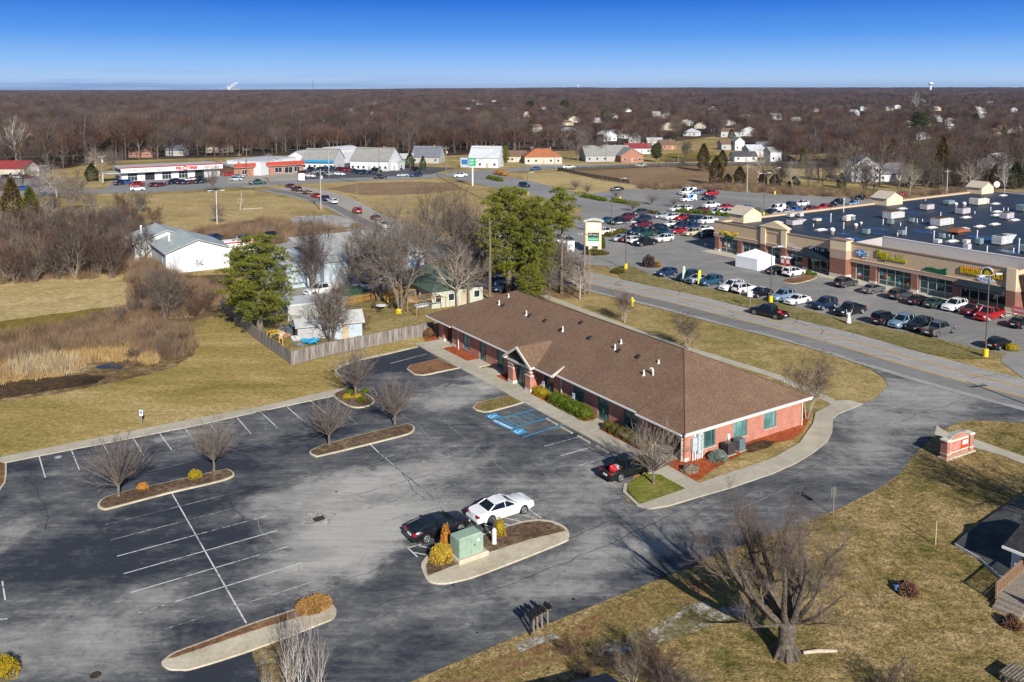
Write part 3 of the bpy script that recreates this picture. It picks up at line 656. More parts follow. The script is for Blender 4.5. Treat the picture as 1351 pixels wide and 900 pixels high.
for v in (9.9,7.3,4.7): ln(mw,OW(-4.0,v),OW(-8.6,v+.05))
ln(mw,OW(-6.3,2.0),OW(-9.3,1.95))
for px in (((695/3.97+340,480),(885/3.97+340,464)),): ln(mw,G(515,480.2),G(563,467.5))
for a,b in (((598,502),(621,495.5)),((615,507),(637,502.5)),((632,510.5),(655,505.5))): ln(mw2,G(*a),G(*b),.1)
for a,b in (((51.5,602.5),(59.8,631)),((94,594),(105,621.5)),((136,586),(149,611.5)),((175.5,578),(190,603)),((209.5,571),(227,595)),((243,564.5),(261,588.5)),((278,562),(293.5,580)),((313,552),(331,573)),((344,544.5),(366,565)),((379,538),(400,556)),((410,530),(433,548))): ln(mw,G(*a),G(*b),.1)
for a,b in (((214,576),(246,566)),((217,581),(250,572)),((220,586),(254,578)),((225,591),(258,583)),((227,595),(261,588.5))): ln(mw2,G(*a),G(*b),.1)
def lotline(x,y): return W2L(G(x,y),O)
c0 = lotline(227,652); c1 = lotline(325,823); ln(mw,G(227,652),G(325,823.5),.1)
c2 = lotline(298,774.5)
for k in range(-1,6):
 v = c2[1]+2.743*k
 ln(mw if k in (0,1,2,3) else mw2,OW(c2[0]-5.6,v),OW(c2[0]+5.4,v),.1)
for k in range(-6,8):
 if k < -1 or k > 5:
  v = c2[1]+2.743*k
  if v < c0[1]: pass
c3 = lotline(486,585); c4_ = lotline(590,671)
ln(mw,G(486,584.5),G(500,598.5),.12); ln(mw2,G(500,598.5),G(590,673),.1)
for k in range(0,5):
 v = c3[1]-1.2-2.743*(k+1); ln(mw2,OW(c3[0]-.5,v),OW(c3[0]+5.4,v),.09)
 if k > 1: ln(mw2,OW(c3[0]-5.4,v),OW(c3[0]-.5,v),.09)
ln(mw,G(-20,820),G(10,817.5)); ln(mw,G(3,768),G(7,793)); ln(mw2,G(8,849),G(16,846.5))
for a,b in (((633,692),(652,697)),((650,688),(672,694)),((666,684),(688,689.5)),((686,679),(708,685.5)),((698,673),(714,684.5)),((538,724),(551,736)),((549,720),(573,726)),((546,730),(562,733)),((538,724),(556,719))): ln(mw,G(*a),G(*b),.1)
M0 = G(943,331)
def MW(s,d): return L2W(M0,d,-s)
mm = MB()
rowa = [W2L(G(x,y),M0) for x,y in ((863,364),(1264,454))]
for k in range(24):
 t = k/23; x = 868+(1262-868)*t; y = 365+(453-365)*t; a = G(x,y-1); polyline_strip(mm,[(a[0]+U[0]*.3,a[1]+U[1]*.3),(a[0]+U[0]*5.6,a[1]+U[1]*5.6)],.11,.06)
for k in range(22):
 polyline_strip(mm,[MW(3+k*2.74,-3.2),MW(3+k*2.74,-8.6)],.11,.06)
for r in range(5):
 for k in range(22):
  u = -5+r*17.5; v = 18+k*2.75
  if r < 1 and k < 3: continue
  P = L2W(M0,u,v)
  p = PX(P[0],P[1])
  if p[1] > 250 and p[0] > 780: polyline_strip(mm,[P,(P[0]+U[0]*5.4,P[1]+U[1]*5.4)],.12,.06)
o = mm.build('stall_lines',m_white2); o['kind'] = 'structure'
o = mw.build('stall_lines',m_white); o['kind'] = 'structure'
o = mw2.build('worn_stall_lines',m_white2); o['kind'] = 'structure'
mbq = MB()
def bl(a,b,w=.14): polyline_strip(mbq,[G(*a),G(*b)],w,Z)
bl((660,553),(707,540.5)); bl((679,565),(727,551)); bl((689,578),(744,560.5)); bl((660,553),(679,565))
for a,b in (((665,551.5),(684,563)),((676,549),(696,560)),((685,546.5),(706,557)),((693,544.5),(716,554))): bl(a,b,.1)
o = mbq.build('blue_bay_lines',m_blue); o['kind'] = 'structure'
def badge(c,sz):
 m = MB(); h = sz/2; cx_,cy_ = c
 m.add([(cx_+U[0]*a+V[0]*b,cy_+U[1]*a+V[1]*b,Z) for a,b in ((-h,-h),(h,-h),(h,h),(-h,h))],[(0,1,2,3)])
 o = m.build('accessible_bay_badge',m_blue); o['kind'] = 'structure'
 w = MB(); z2 = Z+.008
 def P(a,b): return (cx_+U[0]*a*sz+V[0]*b*sz,cy_+U[1]*a*sz+V[1]*b*sz)
 arc = [P(-.16+.2*cos(t),.03+.2*sin(t)) for t in [pi*.35+i*pi*1.35/12 for i in range(13)]]
 polyline_strip(w,arc,.09*sz,z2)
 polyline_strip(w,[P(.24,.04),P(-.02,.02),P(-.06,-.18),P(-.3,-.26)],.1*sz,z2)
 polyline_strip(w,[P(.1,.03),P(.08,-.17)],.07*sz,z2)
 hd = P(.34,.05); w.add([(hd[0]+.07*sz*cos(i*pi/4),hd[1]+.07*sz*sin(i*pi/4),z2) for i in range(8)],[tuple(range(8))])
 o = w.build('accessible_symbol',MT('symbol_paint',(.75,.76,.76),.6,4,.1)); o['kind'] = 'structure'
badge(G(650.5,550),1.25); badge(G(685,570),1.25)
def wordplate():
 a,b = G(654,556.5),G(673,565.5); c = ((a[0]+b[0])/2,(a[1]+b[1])/2); L = hypot(b[0]-a[0],b[1]-a[1])
 m = MB(); d = ((b[0]-a[0])/L,(b[1]-a[1])/L); n_ = (-d[1],d[0])
 m.add([(c[0]+d[0]*s*L*.56+n_[0]*t*.3,c[1]+d[1]*s*L*.56+n_[1]*t*.3,Z) for s,t in ((-1,-1),(1,-1),(1,1),(-1,1))],[(0,1,2,3)])
 o = m.build('no_parking_plate',m_blue); o['kind'] = 'structure'
 t = text_mesh('no_parking_lettering','NO PARKING',.5,MT('symbol_paint',(.75,.76,.76)),None,(c[0],c[1],Z+.008),(0,0,atan2(d[1],d[0])),ext=.001,bold=.015)
 t['kind'] = 'structure'
wordplate()
for x,y,w in ((420,685,.75),):
 sheet('drain_collar',[(G(x,y)[0]+a,G(x,y)[1]+b) for a,b in ((-1.2,-.9),(1.1,-.9),(1.3,.9),(-1.0,.9))],.062,m_gravel,jag=.15)
m_iron = MT('cast_iron',(.06,.045,.035),.7,8,.3)
def drain(px,w,d,label):
 c = G(*px); m = MB()
 for i in range(7): m.box(-w/2+i*w/7+.02,-d/2,0,-w/2+(i+1)*w/7-.03,d/2,.03)
 m.box(-w/2-.05,-d/2-.05,0,w/2+.05,d/2+.05,.015)
 o = m.build('storm_drain',m_iron); o.location = (c[0],c[1],.064); o.rotation_euler = (0,0,ANG)
 tag(o,label,'drain')
drain((421,685.5),.8,.6,'square iron drain grate in the pale patch in the middle of the car park')
drain((344,543),1.2,.4,'rusty kerb inlet grate where the long grass-side pavement bends behind the bare trees')
drain((443.5,489.5),1.0,.35,'rusty kerb inlet at the blunt corner of the car park below the timber fence')
for px,lb in (((126,892),'small black manhole cover near the bottom left edge'),((77,604),'small pale cover in the bay beside the long pavement')):
 c = G(*px); o = MB().cyl(0,0,0,.02,.32,16).build('manhole_cover',m_iron if px[0] > 100 else m_gravel); o.location = (c[0],c[1],.064); tag(o,lb,'manhole')
first = None
for a,b in (((721,554),(734,561)),((740,564.5),(754.5,573)),((762,577),(778,585)),((786,590),(802,598)),((812,603),(822,609))):
 P,Q = G(*a),G(*b); c = ((P[0]+Q[0])/2,(P[1]+Q[1])/2)
 lab = {721: 'concrete wheel stop in the blue-lined bay',740: 'concrete wheel stop second from the blue bays',762: 'concrete wheel stop in the middle of the line before the hedge balls',786: 'concrete wheel stop beside the last white line',812: 'concrete wheel stop half under the black pickup'}[a[0]]
 if first is None:
  first = MB().bev(-.95,-.08,0,.95,.08,.13,.03).build('wheel_stop',m_stop); o = first
 else: o = dup(first)
 o.location = (c[0],c[1],.052); o.rotation_euler = (0,0,ANG+pi/2); tag(o,lab,'wheel stop','wheel stops along the office front')
# ------------------------------------------------------------------ brick office building
m_brick = brick_mat('red_brick',(.37,.125,.085),(.46,.17,.12),(.42,.3,.24))
m_shin = shingle_mat('brown_shingle',(.135,.082,.054),(.205,.132,.09))
m_trim = MT('cream_trim',(.66,.6,.5),.5,3,.08)
m_gutw = MT('white_gutter',(.72,.7,.68),.4,3,.05)
m_teal = MT('teal_frame',(.1,.2,.195),.45,3,.1)
m_wpane = glass_mat('window_glass',(.05,.12,.12)); m_blind = glass_mat('blind_glass',(.16,.36,.36),.12)
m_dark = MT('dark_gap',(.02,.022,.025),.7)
m_soff = MT('soffit',(.4,.37,.33),.8)
m_whitem = MT('white_metal',(.72,.74,.76),.45,3,.06)
def wall_open(mb,axis,a0,a1,h,c,th,ops,z0=0.0):
 """wall along an axis with openings: ops = (a,b,zlo,zhi)"""
 def bx(p0,p1,q0,q1):
  if p1-p0 < .01 or q1-q0 < .01: return
  if axis == 'y': mb.box(min(c,c+th),p0,q0,max(c,c+th),p1,q1)
  else: mb.box(p0,min(c,c+th),q0,p1,max(c,c+th),q1)
 cur = a0
 for a,b,lo,hi in sorted(ops):
  bx(cur,a,z0,h); bx(a,b,z0,lo); bx(a,b,hi,h); cur = b
 bx(cur,a1,z0,h)
def window(parent,axis,a,b,lo,hi,c,inward,mull=(.5,),trans=(),name='window',fm=None,gm=None,fw=.09,door=False):
 """frame with mullions (part) and one mesh of panes (its sub-part). axis 'y': in a wall x=c; inward = +-1"""
 fm = fm or m_teal; gm = gm or m_wpane
 fr = MB(); gl = MB(); d0,d1 = c+inward*.06,c+inward*.14
 def bx(m,p0,p1,q0,q1,e0,e1):
  lo_,hi_ = min(e0,e1),max(e0,e1)
  if axis == 'y': m.box(lo_,p0,q0,hi_,p1,q1)
  else: m.box(p0,lo_,q0,p1,hi_,q1)
 bx(fr,a,a+fw,lo,hi,d0,d1); bx(fr,b-fw,b,lo,hi,d0,d1); bx(fr,a+fw,b-fw,hi-fw,hi,d0,d1); bx(fr,a+fw,b-fw,lo,lo+fw*(2.5 if door else 1),d0,d1)
 zs = sorted([lo+(hi-lo)*t for t in trans])
 for t in mull:
  p = a+(b-a)*t; bx(fr,p-fw*.4,p+fw*.4,lo+fw,hi-fw,d0+inward*.01,d1)
 for q in zs: bx(fr,a+fw,b-fw,q-fw*.4,q+fw*.4,d0+inward*.015,d1-inward*.002)
 bx(gl,a+.02,b-.02,lo+.02,hi-.02,c+inward*.11,c+inward*.125)
 w = fr.build(name,fm,parent); g = gl.build('pane',gm,w)
 if door:
  h = MB(); bx(h,(a+b)/2-.02 if len(mull) else b-fw-.1,(a+b)/2+.02 if len(mull) else b-fw-.06,lo+.9,lo+1.3,c-inward*.0,c+inward*.055); h.build('handle',m_whitem,w)
 return w
off = thing('office_building','long single-storey red brick office building with brown hipped shingle roof beside the dark car park','building',(O[0],O[1],0),ANG)
LV,LU,EH = 48.2,16.3,3.05
ops_front = [(38.65,40.45,.55,2.6),(34.65,36.3,.12,2.6),(30.5,32.1,.12,2.6),(20.35,22.25,.35,2.55),(14.95,16.75,.6,2.75),(10.8,12.6,.12,2.65),(6.5,8.5,.6,2.75)]
wl = MB()
wall_open(wl,'y',5.3,23.0,EH,0,.3,[o_ for o_ in ops_front if o_[0] < 23])
wall_open(wl,'y',27.9,42.3,EH,0,.3,[o_ for o_ in ops_front if o_[0] > 28])
wl.box(0,42.3,0,.5,43.3,EH-.01); wl.box(0,45.6,0,.6,46.9,EH-.01)
wall_open(wl,'y',43.3,LV-.3,EH,1.6,.25,[(43.8,45.3,.12,2.5)]); wl.box(.5,42.9,0,1.6,43.3,EH-.02)
wl.box(-.001,4.35,0,.45,5.3,EH-.01); wl.box(0,0,0,.5,.55,EH-.01)
wall_open(wl,'y',.3,5.3,EH,1.7,.25,[(1.4,3.2,.12,2.6)]); wl.box(.45,5.0,0,1.7,5.3,EH-.02)
wl.box(.02,.55,2.65,.42,4.35,EH-.01); wl.box(.02,43.3,2.65,.42,45.6,EH-.01)
wl.box(-1.55,26.2,0,-1.0,27.2,2.95); wl.box(-1.55,22.7,0,-1.0,23.7,2.95)
wl.box(-1.0,26.9,0,.0,27.2,2.95); wl.box(-1.0,22.7,0,.0,23.0,2.95); wl.box(-.0,23.0,2.5,.3,27.9,EH-.004)
wl.box(-.98,23.0,2.55,-.7,26.9,2.95)
wall_open(wl,'x',.5,LU,EH,0,.3,[(2.15,3.95,.8,2.75),(6.35,8.25,.8,2.75),(10.6,12.4,.8,2.75)])
wl.box(LU-.3,.3,0,LU,LV-.3,EH); wl.box(.6,LV-.3,0,LU,LV,EH);
wl.build('wall',m_brick,off)
m_pb = MT('pale_block',(.62,.58,.52),.8)
for y0,y1 in ((26.15,27.25),(22.65,23.75)):
 for z0,z1 in ((0,.45),(1.9,2.05),(2.35,2.5)): MB().box(-1.6,y0,z0,-.95,y1,z1).build('pillar_base' if z0 == 0 else 'pillar_band',m_pb,off)
for y0,y1 in ((-.05,.6),(4.3,5.35),(42.25,43.35),(45.55,46.95)): MB().box(-.05,y0,0,.52,y1,.42).build('pillar_base',m_pb,off)
for i,(a,b,lo,hi) in enumerate(ops_front):
 dr = lo < .3
 window(off,'y',a,b,lo,hi,0,1,mull=(.5,) if not dr else (.3,),trans=(.72,) if dr else (.3,.78),name='door' if dr else 'window',door=dr,gm=m_wpane if i not in (0,) else m_blind)
window(off,'y',43.8,45.3,.12,2.5,1.6,1,mull=(.5,),trans=(.8,),name='door',door=True)
window(off,'y',1.4,3.2,.12,2.6,1.7,1,mull=(.5,),trans=(.8,),name='door',door=True)
window(off,'y',23.7,26.2,.12,2.5,-1.0,1,mull=(.3,.65),trans=(.78,),name='door',door=True)
for a,b,g in ((2.15,3.95,m_wpane),(6.35,8.25,m_blind),(10.6,12.4,m_blind)):
 window(off,'x',a,b,.8,2.75,0,1,mull=(.25,.72),trans=(.78,),gm=g)
m_sill = MT('sill',(.55,.46,.38),.8)
for a,b in ((2.1,4.0),(6.3,8.3),(10.55,12.45)): MB().box(a,-.06,.72,b,.05,.8).build('window_sill',m_sill,off)
for a,b in ((38.6,40.5),(20.3,22.3),(14.9,16.8),(6.45,8.55)): q_ = .55 if a > 30 else .35 if a > 20 else .6; MB().box(-.06,a,q_-.08,.05,b,q_).build('window_sill',m_sill,off)
ov = .65; R = MB(); e0,e1,f0,f1 = -ov,LU+ov,-ov,LV+ov; rz_,ru = 7.12,LU/2
t = .12; ze = EH+.06
A_ = [(e0,f0,ze),(e1,f0,ze),(e1,f1,ze),(e0,f1,ze)]; r0 = (ru,8.6,rz_); r1 = (ru,40.1,rz_)
R.add(A_+[r0,r1],[(0,1,4),(1,2,5,4),(2,3,5),(3,0,4,5)])
R.add([(x,y,z-t) for x,y,z in A_]+A_,[(3,2,1,0),(0,1,5,4),(1,2,6,5),(2,3,7,6),(3,0,4,7)])
slope = (rz_-ze)/(ru+ov)
def zroof(u): return ze+(u+ov)*slope
for y0,y1,out in ((-ov,5.6,.35),(18.8,27.6,.7),(42.0,LV+ov,.3)):
 xo = e0-out; zo = ze-.0; i0 = y0+(3.0 if y0 < 0 else 0); i1 = y1-(3.0 if y1 > LV else 0)
 R.add([(xo,y0,zo),(xo,y1,zo),(e0+2.6,i1,zo+2.6*slope+.02),(e0+2.6,i0,zo+2.6*slope+.02),(xo,y0,zo-t),(xo,y1,zo-t)],[(0,3,2,1),(0,1,5,4),(0,4,3),(1,2,5)])
rc_ = MB(); rc_.tube([(ru,8.6,rz_),(ru,40.1,rz_)],.07,6); [rc_.tube([tuple(a),tuple(b)],.045,5) for a,b in ((A_[0],r0),(A_[1],r0),(A_[2],r1),(A_[3],r1))]; rc_.build('ridge_cap',MT('ridge_cap',(.09,.057,.04),.9),off)
gy,gw,gp_ = 24.9,2.75,4.85; xg = -2.0; zg = 3.2
R.add([(xg,gy-gw,zg),(xg,gy,gp_),(xg,gy+gw,zg),(5.5,gy,gp_),(1.6,gy+gw+.0,zg),(1.6,gy-gw,zg)],[(0,5,3,1),(1,3,4,2)])
R.build('roof',m_shin,off)
gb = MB()
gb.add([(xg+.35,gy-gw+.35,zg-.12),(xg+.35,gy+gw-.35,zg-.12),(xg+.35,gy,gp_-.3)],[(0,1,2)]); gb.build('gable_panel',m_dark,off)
tr = MB()
def rake(a,b,w=.28,th=.12):
 ax,ay,az = a; bx_,by,bz = b
 tr.add([(ax-.02,ay,az+.03),(bx_-.02,by,bz+.03),(bx_-.02,by,bz-w),(ax-.02,ay,az-w),(ax+th,ay,az+.03),(bx_+th,by,bz+.03),(bx_+th,by,bz-w),(ax+th,ay,az-w)],[(0,1,2,3),(4,7,6,5),(0,4,5,1),(3,2,6,7)])
rake((xg,gy-gw-.05,zg-.02),(xg,gy,gp_+.02)); rake((xg,gy,gp_+.02),(xg,gy+gw+.05,zg-.02))
tr.box(xg+.3,gy-gw+.3,zg-.42,xg+.6,gy+gw-.3,zg-.15)
tr.box(xg+.05,gy-gw,zg-.28,0,gy-gw+.25,zg-.05); tr.box(xg+.05,gy+gw-.25,zg-.28,0,gy+gw,zg-.05)
tr.box(e0,f0-.02,ze-.32,e1+.03,f0+.05,ze-.13); tr.box(e0+.1,f0+.05,ze-.33,e1-.1,f1-.1,ze-.15)
tr.build('fascia',m_trim,off)
gt = MB()
def gut(x,y0,y1): gt.box(x-.13,y0,ze-.16,x-.003,y1,ze-.02)
gut(e0-.35,f0,5.6); gut(e0,5.6,18.8); gut(e0-.7,18.8,gy-gw-.02); gut(e0-.7,gy+gw+.02,27.6); gut(e0,27.6,42.0); gut(e0-.3,42.0,f1)
gt.box(e0,f0-.15,ze-.12,e1,f0-.022,ze-.0)
gt.build('gutter',m_gutw,off)
for x,y in ((-.08,.3),(LU-.1,-.09),(-.08,18.8),(-.08,41.5)):
 m = MB(); m.box(x-.06,y-.05,.1,x+.05,y+.05,EH-.1); m.box(x-.1,y-.06,.05,x+.05,y+.06,.15); m.build('downspout',m_trim,off)
tab = MB(); tab.add([(e0-.75,18.9,ze+.02),(e0-.75,18.6,ze+.02),(e0+.9,18.6,ze+.02+1.7*slope),(e0+.9,18.85,ze+.02+1.7*slope),(e0-.75,18.9,ze-.2),(e0-.75,18.6,ze-.2)],[(0,3,2,1),(1,2,5),(0,1,5,4)])
tab.build('rake_board',m_trim,off)
m_pvc = MT('white_pipe',(.7,.68,.62),.5,3,.1); m_vent = MT('box_vent',(.03,.028,.027),.6)
def on_roof(px,py):
 d = ray(px,py); du = d[0]*U[0]+d[1]*U[1]; dv = d[0]*V[0]+d[1]*V[1]
 ou = O[0]*U[0]+O[1]*U[1]; ov_ = O[0]*V[0]+O[1]*V[1]
 tt = (ze+(-ou+ov)*slope-CAMH)/(d[2]-du*slope); return (du*tt-ou,dv*tt-ov_,CAMH+d[2]*tt)
for px,py,h in ((671,392,.45),(658.5,402,.6),(694.5,416,.6),(694,415.5,.2),(742.5,437,.6),(811.5,461,.6),(819.5,453,.45),(869,479,.35),(849.5,495,.55)):
 u,v,z_ = on_roof(px,py); m = MB(); m.cyl(u,v,z_-.15,z_+h,.09,10); m.cyl(u,v,z_-.12,z_+.1,.2,10,.12); m.build('vent_pipe',m_pvc,off)
u,v,z_ = on_roof(861.5,495); m = MB(); m.cyl(u,v,z_-.15,z_+.55,.1,10); m.tube([(u,v,z_+.5),(u-.05,v+.1,z_+.7),(u-.1,v+.35,z_+.62)],.1,8); m.build('vent_pipe',m_pvc,off)
for px,py in ((664,403.5),(699,417),(719,424),(740,436),(766.5,426.5),(777.5,446.5),(816,463.5),(841.5,471.5)):
 u,v,z_ = on_roof(px,py); m = MB(); z_ += .0
 m.add([(u-.25,v-.25,z_-.12+.0),(u+.25,v-.25,z_+.12),(u+.25,v+.25,z_+.12),(u-.25,v+.25,z_-.12),(u-.2,v-.2,z_+.12),(u+.2,v-.2,z_+.28),(u+.2,v+.2,z_+.28),(u-.2,v+.2,z_+.12)],[(4,5,6,7),(0,1,5,4),(1,2,6,5),(2,3,7,6),(3,0,4,7)])
 m.build('box_vent',m_vent,off)
m_met = MT('meter_grey',(.42,.48,.5),.5,4,.1)
mc = MB(); mc.bev(.7,-.32,1.0,1.3,-.001,2.2,.03); mc.build('meter_cabinet',m_met,off)
mc = MB(); mc.bev(1.35,-.38,.7,2.0,-.001,2.55,.03)
for k in range(4): mc.cyl(1.8,-.45,1.05+k*.38,1.25+k*.38,.11,10)
mc.build('meter_cabinet',m_met,off)
for x,z0_,z1_ in ((.85,.05,1.0),(1.15,.05,1.0),(1.5,.05,.7),(1.75,.05,.7),(2.02,.1,2.75)):
 m = MB(); m.tube([(x,-.2,z0_),(x,-.18,z1_)],.06,8); m.build('conduit',m_whitem,off)
m = MB(); m.box(1.2,-.02,.1,2.12,-.003,2.95); m.build('meter_board',m_whitem,off)
# ---- air conditioners
def ac(name,u,v,w,d,h,mat,label):
 t_ = thing(name,label,'air conditioner',OW(u,v)+(.1,),ANG)
 b = MB(); b.bev(-w/2,-d/2,.06,w/2,d/2,h,.05)
 for k in range(9): b.box(-w/2-.012,-d/2+.06,.14+k*(h-.25)/9,w/2+.012,d/2-.06,.17+k*(h-.25)/9)
 b.build('casing',mat,t_)
 f = MB(); f.cyl(0,0,h-.005,h+.03,w*.4,20); f.build('fan_grille',m_iron,t_)
 f = MB()
 for k in range(5): a = k*2*pi/5; f.add([(0,0,h+.032),(w*.34*cos(a),w*.34*sin(a),h+.036),(w*.34*cos(a+.6),w*.34*sin(a+.6),h+.034)],[(0,1,2)])
 f.build('fan',MT('fan_grey',(.3,.3,.3),.5),f and t_)
 f = MB(); f.box(-w/2-.1,-d/2-.1,-.04,w/2+.1,d/2+.1,.06); f.build('pad',m_conc,t_)
ac('air_conditioner',4.75,-.85,.95,.9,1.05,MT('ac_black',(.05,.045,.05),.5,5,.2),'black air conditioning unit against the brick end wall beside the blue-grey juniper')
ac('air_conditioner',6.25,-.85,.8,.8,1.15,MT('ac_blue',(.13,.165,.19),.5,5,.2),'blue-grey air conditioning unit between the black unit and the leaf pile')
m = MB(); m.tube([(5.6,-.12,.1),(5.6,-.12,1.3)],.05,8); m.bev(5.45,-.16,1.1,5.75,-.003,1.5,.02); o_ = m.build('disconnect_switch',m_whitem,off)
# ---- porch bench
b = thing('bench','grey slatted bench standing in the shaded corner porch of the brick office','bench',OW(-.5,1.9)+(.13,),ANG+radians(20))
mw_ = MT('grey_timber',(.25,.22,.2),.8,8,.3)
m = MB(); [m.box(-.22+k*.12,-.6,.42,-.13+k*.12,.6,.45) for k in range(4)]; m.build('seat',mw_,b)
m = MB(); [m.box(.24+.02*k,-.6,.52+k*.12,.27+.02*k,.6,.61+k*.12) for k in range(3)]; m.build('backrest',mw_,b)
for sx in (-.18,.22):
 for sy in (-.52,.52): MB().box(sx-.03,sy-.03,0,sx+.03,sy+.03,.43).build('leg',mw_,b)
# ---- accessible-parking signs
m_post = MT('galvanised_post',(.3,.3,.29),.6,6,.15); m_signw = MT('sign_white',(.75,.78,.8),.4,4,.04); m_signb = MT('sign_blue',(.02,.12,.45),.4)
def park_sign(px,h,label,rz,w=.42,hh=.6):
 c = G(*px); t_ = thing('accessible_parking_sign',label,'sign',(c[0],c[1],.1),rz,'blue and white accessible parking signs')
 MB().box(-.03,-.03,0,.03,.03,h).build('post',m_post,t_)
 p = MB().bev(-w/2,-.055,h-hh,w/2,-.032,h,.005).build('plate',m_signw,t_)
 q = MB().box(-w*.34,-.061,h-hh*.72,w*.34,-.0555,h-hh*.2); q.build('emblem',m_signb,p)
 s = MB(); s.tube([(.02,-.065,h-hh*.3),(.0,-.065,h-hh*.45),(.08,-.065,h-hh*.5),(.1,-.065,h-hh*.62)],.015,5); s.tube([(-.0+.09*cos(a),-.065,h-hh*.52+.09*sin(a)) for a in [pi*.6+i*.4 for i in range(11)]],.012,5); s.build('symbol',m_signw,p)
park_sign((187,561),1.5,'small white sign with blue wheelchair emblem alone on the grass behind the long pavement',radians(-15))
park_sign((717,524),1.7,'wheelchair sign in front of the yellow bush beside the gabled entrance',ANG-pi/2)
park_sign((757,543),1.9,'wheelchair sign standing in the long green hedge',ANG-pi/2)
# ---- monument sign
S0 = G(1243.5,607); S1 = G(1282,594)
ms = thing('monument_sign','brick monument sign with curved cap and red and white panel at the driveway mouth','sign',((S0[0]+S1[0])/2,(S0[1]+S1[1])/2,0),atan2(S1[1]-S0[1],S1[0]-S0[0]))
SLn = hypot(S1[0]-S0[0],S1[1]-S0[1]); hw = SLn/2; ms.scale = (.92,.92,.88)
m = MB(); m.bev(-hw-.15,-.45,0,hw+.15,.6,.18,.03); m.build('plinth',m_kerb,ms)
for s in (-1,1):
 x = s*(hw-.32); m = MB(); m.box(x-.3,-.3,.18,x+.3,.4,1.95); p = m.build('pillar',m_brick,ms)
 MB().bev(x-.38,-.38,1.95,x+.38,.48,2.15,.06).build('cap',m_trim,p); MB().box(x-.34,-.34,.55,x+.34,.44,.66).build('band',m_trim,p)
m = MB(); n_ = 14; xs = [-hw+.62+(2*hw-1.24)*i/n_ for i in range(n_+1)]; zt = [1.95+.5*cos((x/(hw-.62))*pi/2*.85) for x in xs]
for y,f in ((-.12,1),(.22,-1)): m.add([(x,y,.18) for x in xs]+[(x,y,z) for x,z in zip(xs,zt)],[((i,i+1,n_+2+i,n_+1+i) if f > 0 else (i+1,i,n_+1+i,n_+2+i)) for i in range(n_)])
m.build('panel_wall',m_brick,ms)
m = MB()
for i in range(n_): m.add([(xs[i],-.2,zt[i]),(xs[i+1],-.2,zt[i+1]),(xs[i+1],.3,zt[i+1]),(xs[i],.3,zt[i]),(xs[i],-.2,zt[i]+.12),(xs[i+1],-.2,zt[i+1]+.12),(xs[i+1],.3,zt[i+1]+.12),(xs[i],.3,zt[i]+.12)],[(4,5,6,7),(0,1,5,4),(2,3,7,6)])
m.build('coping',MT('grey_coping',(.36,.35,.33),.8),ms)
w_ = hw-.72
m = MB(); m.bev(-w_,-.19,.55,w_,-.123,1.9,.01); m.build('panel_border',MT('cream_border',(.78,.72,.6),.5),ms)
m = MB(); m.box(-w_+.14,-.215,.7,w_-.06,-.192,1.7); pn = m.build('sign_panel',MT('sign_red',(.62,.06,.02),.4,3,.1),ms)
m = MB(); m.box(w_*.3,-.228,1.1,w_-.15,-.217,1.55); m.build('white_inset',m_signw,pn)
for k in range(4): marks(pn,-w_*.85,w_*.1,1.52-k*.2,.13,m_signw,-.2155,30+k)
marks(pn,w_*.38,w_*.8,1.42,.09,m_signb,-.229,40); marks(pn,w_*.38,w_*.8,1.25,.09,MT('sign_red',(.6,.07,.03)),-.229,41)
sheet('sign_pad',gp((1236,562),(1245,568.5),(1263,577),(1250,583),(1233,573.5)),.06,m_conc)
sheet('roadside_path',gp((1283,579),(1300,585),(1351,603),(1500,660),(1500,675),(1351,613),(1320,601),(1280,590)),.06,m_conc)
# ---- transformer box in the island
c = G(617,735); tb = thing('transformer_box','pale green electrical transformer box on a concrete pad in the island beside the black car','transformer',(c[0],c[1],.16),radians(35))
m_tg = MT('transformer_green',(.27,.37,.29),.5,2,.12)
m = MB(); m.bev(-1.1,-.62,.3,.95,.62,1.75,.12); b_ = m.build('cabinet',m_tg,tb)
m = MB(); m.box(-1.04,-.65,.36,-.1,-.622,1.62); m.build('cabinet_door',m_tg,tb); m = MB(); m.box(-.06,-.65,.36,.9,-.622,1.62); d_ = m.build('cabinet_door',m_tg,tb)
MB().box(.45,-.66,1.2,.62,-.652,1.38).build('label_plate',m_signw,d_); MB().box(.15,-.68,.95,.24,-.652,1.08).build('lock',m_iron,d_)
m = MB(); m.bev(-1.25,-.85,-.05,1.3,.8,.3,.04); m.build('pad',m_kerb,tb)
c = G(652,720); pd = thing('utility_pedestal','white rounded utility pedestal post beside the small cone shrub in the island','pedestal',(c[0],c[1],.16))
m = MB(); m.cyl(0,0,0,1.05,.17,14); m.cyl(0,0,1.05,1.2,.17,14,.08); m.build('post',m_whitem,pd); MB().cyl(0,0,0,.08,.22,14).build('base',m_kerb,pd)
m = MB(); m.cyl(.0,.28,0,1.5,.06,8); m.bev(-.1,.2,1.25,.1,.4,1.6,.03); o_ = m.build('bollard',m_iron); o_.location = (c[0],c[1],.16); tag(o_,'dark stub post with cap right behind the white pedestal in the island','post')
# ---- rock
c = G(911,624); m = MB().blob((0,0,.25),(.85,.5,.42),4,10,7,.3,1.3); o_ = m.build('boulder',MT('rock',(.2,.155,.11),.9,3,.45,bmp=.1)); o_.location = (c[0],c[1],.1); o_.rotation_euler = (0,0,.3); tag(o_,'brown boulder lying in the red mulch at the corner of the brick office','rock')
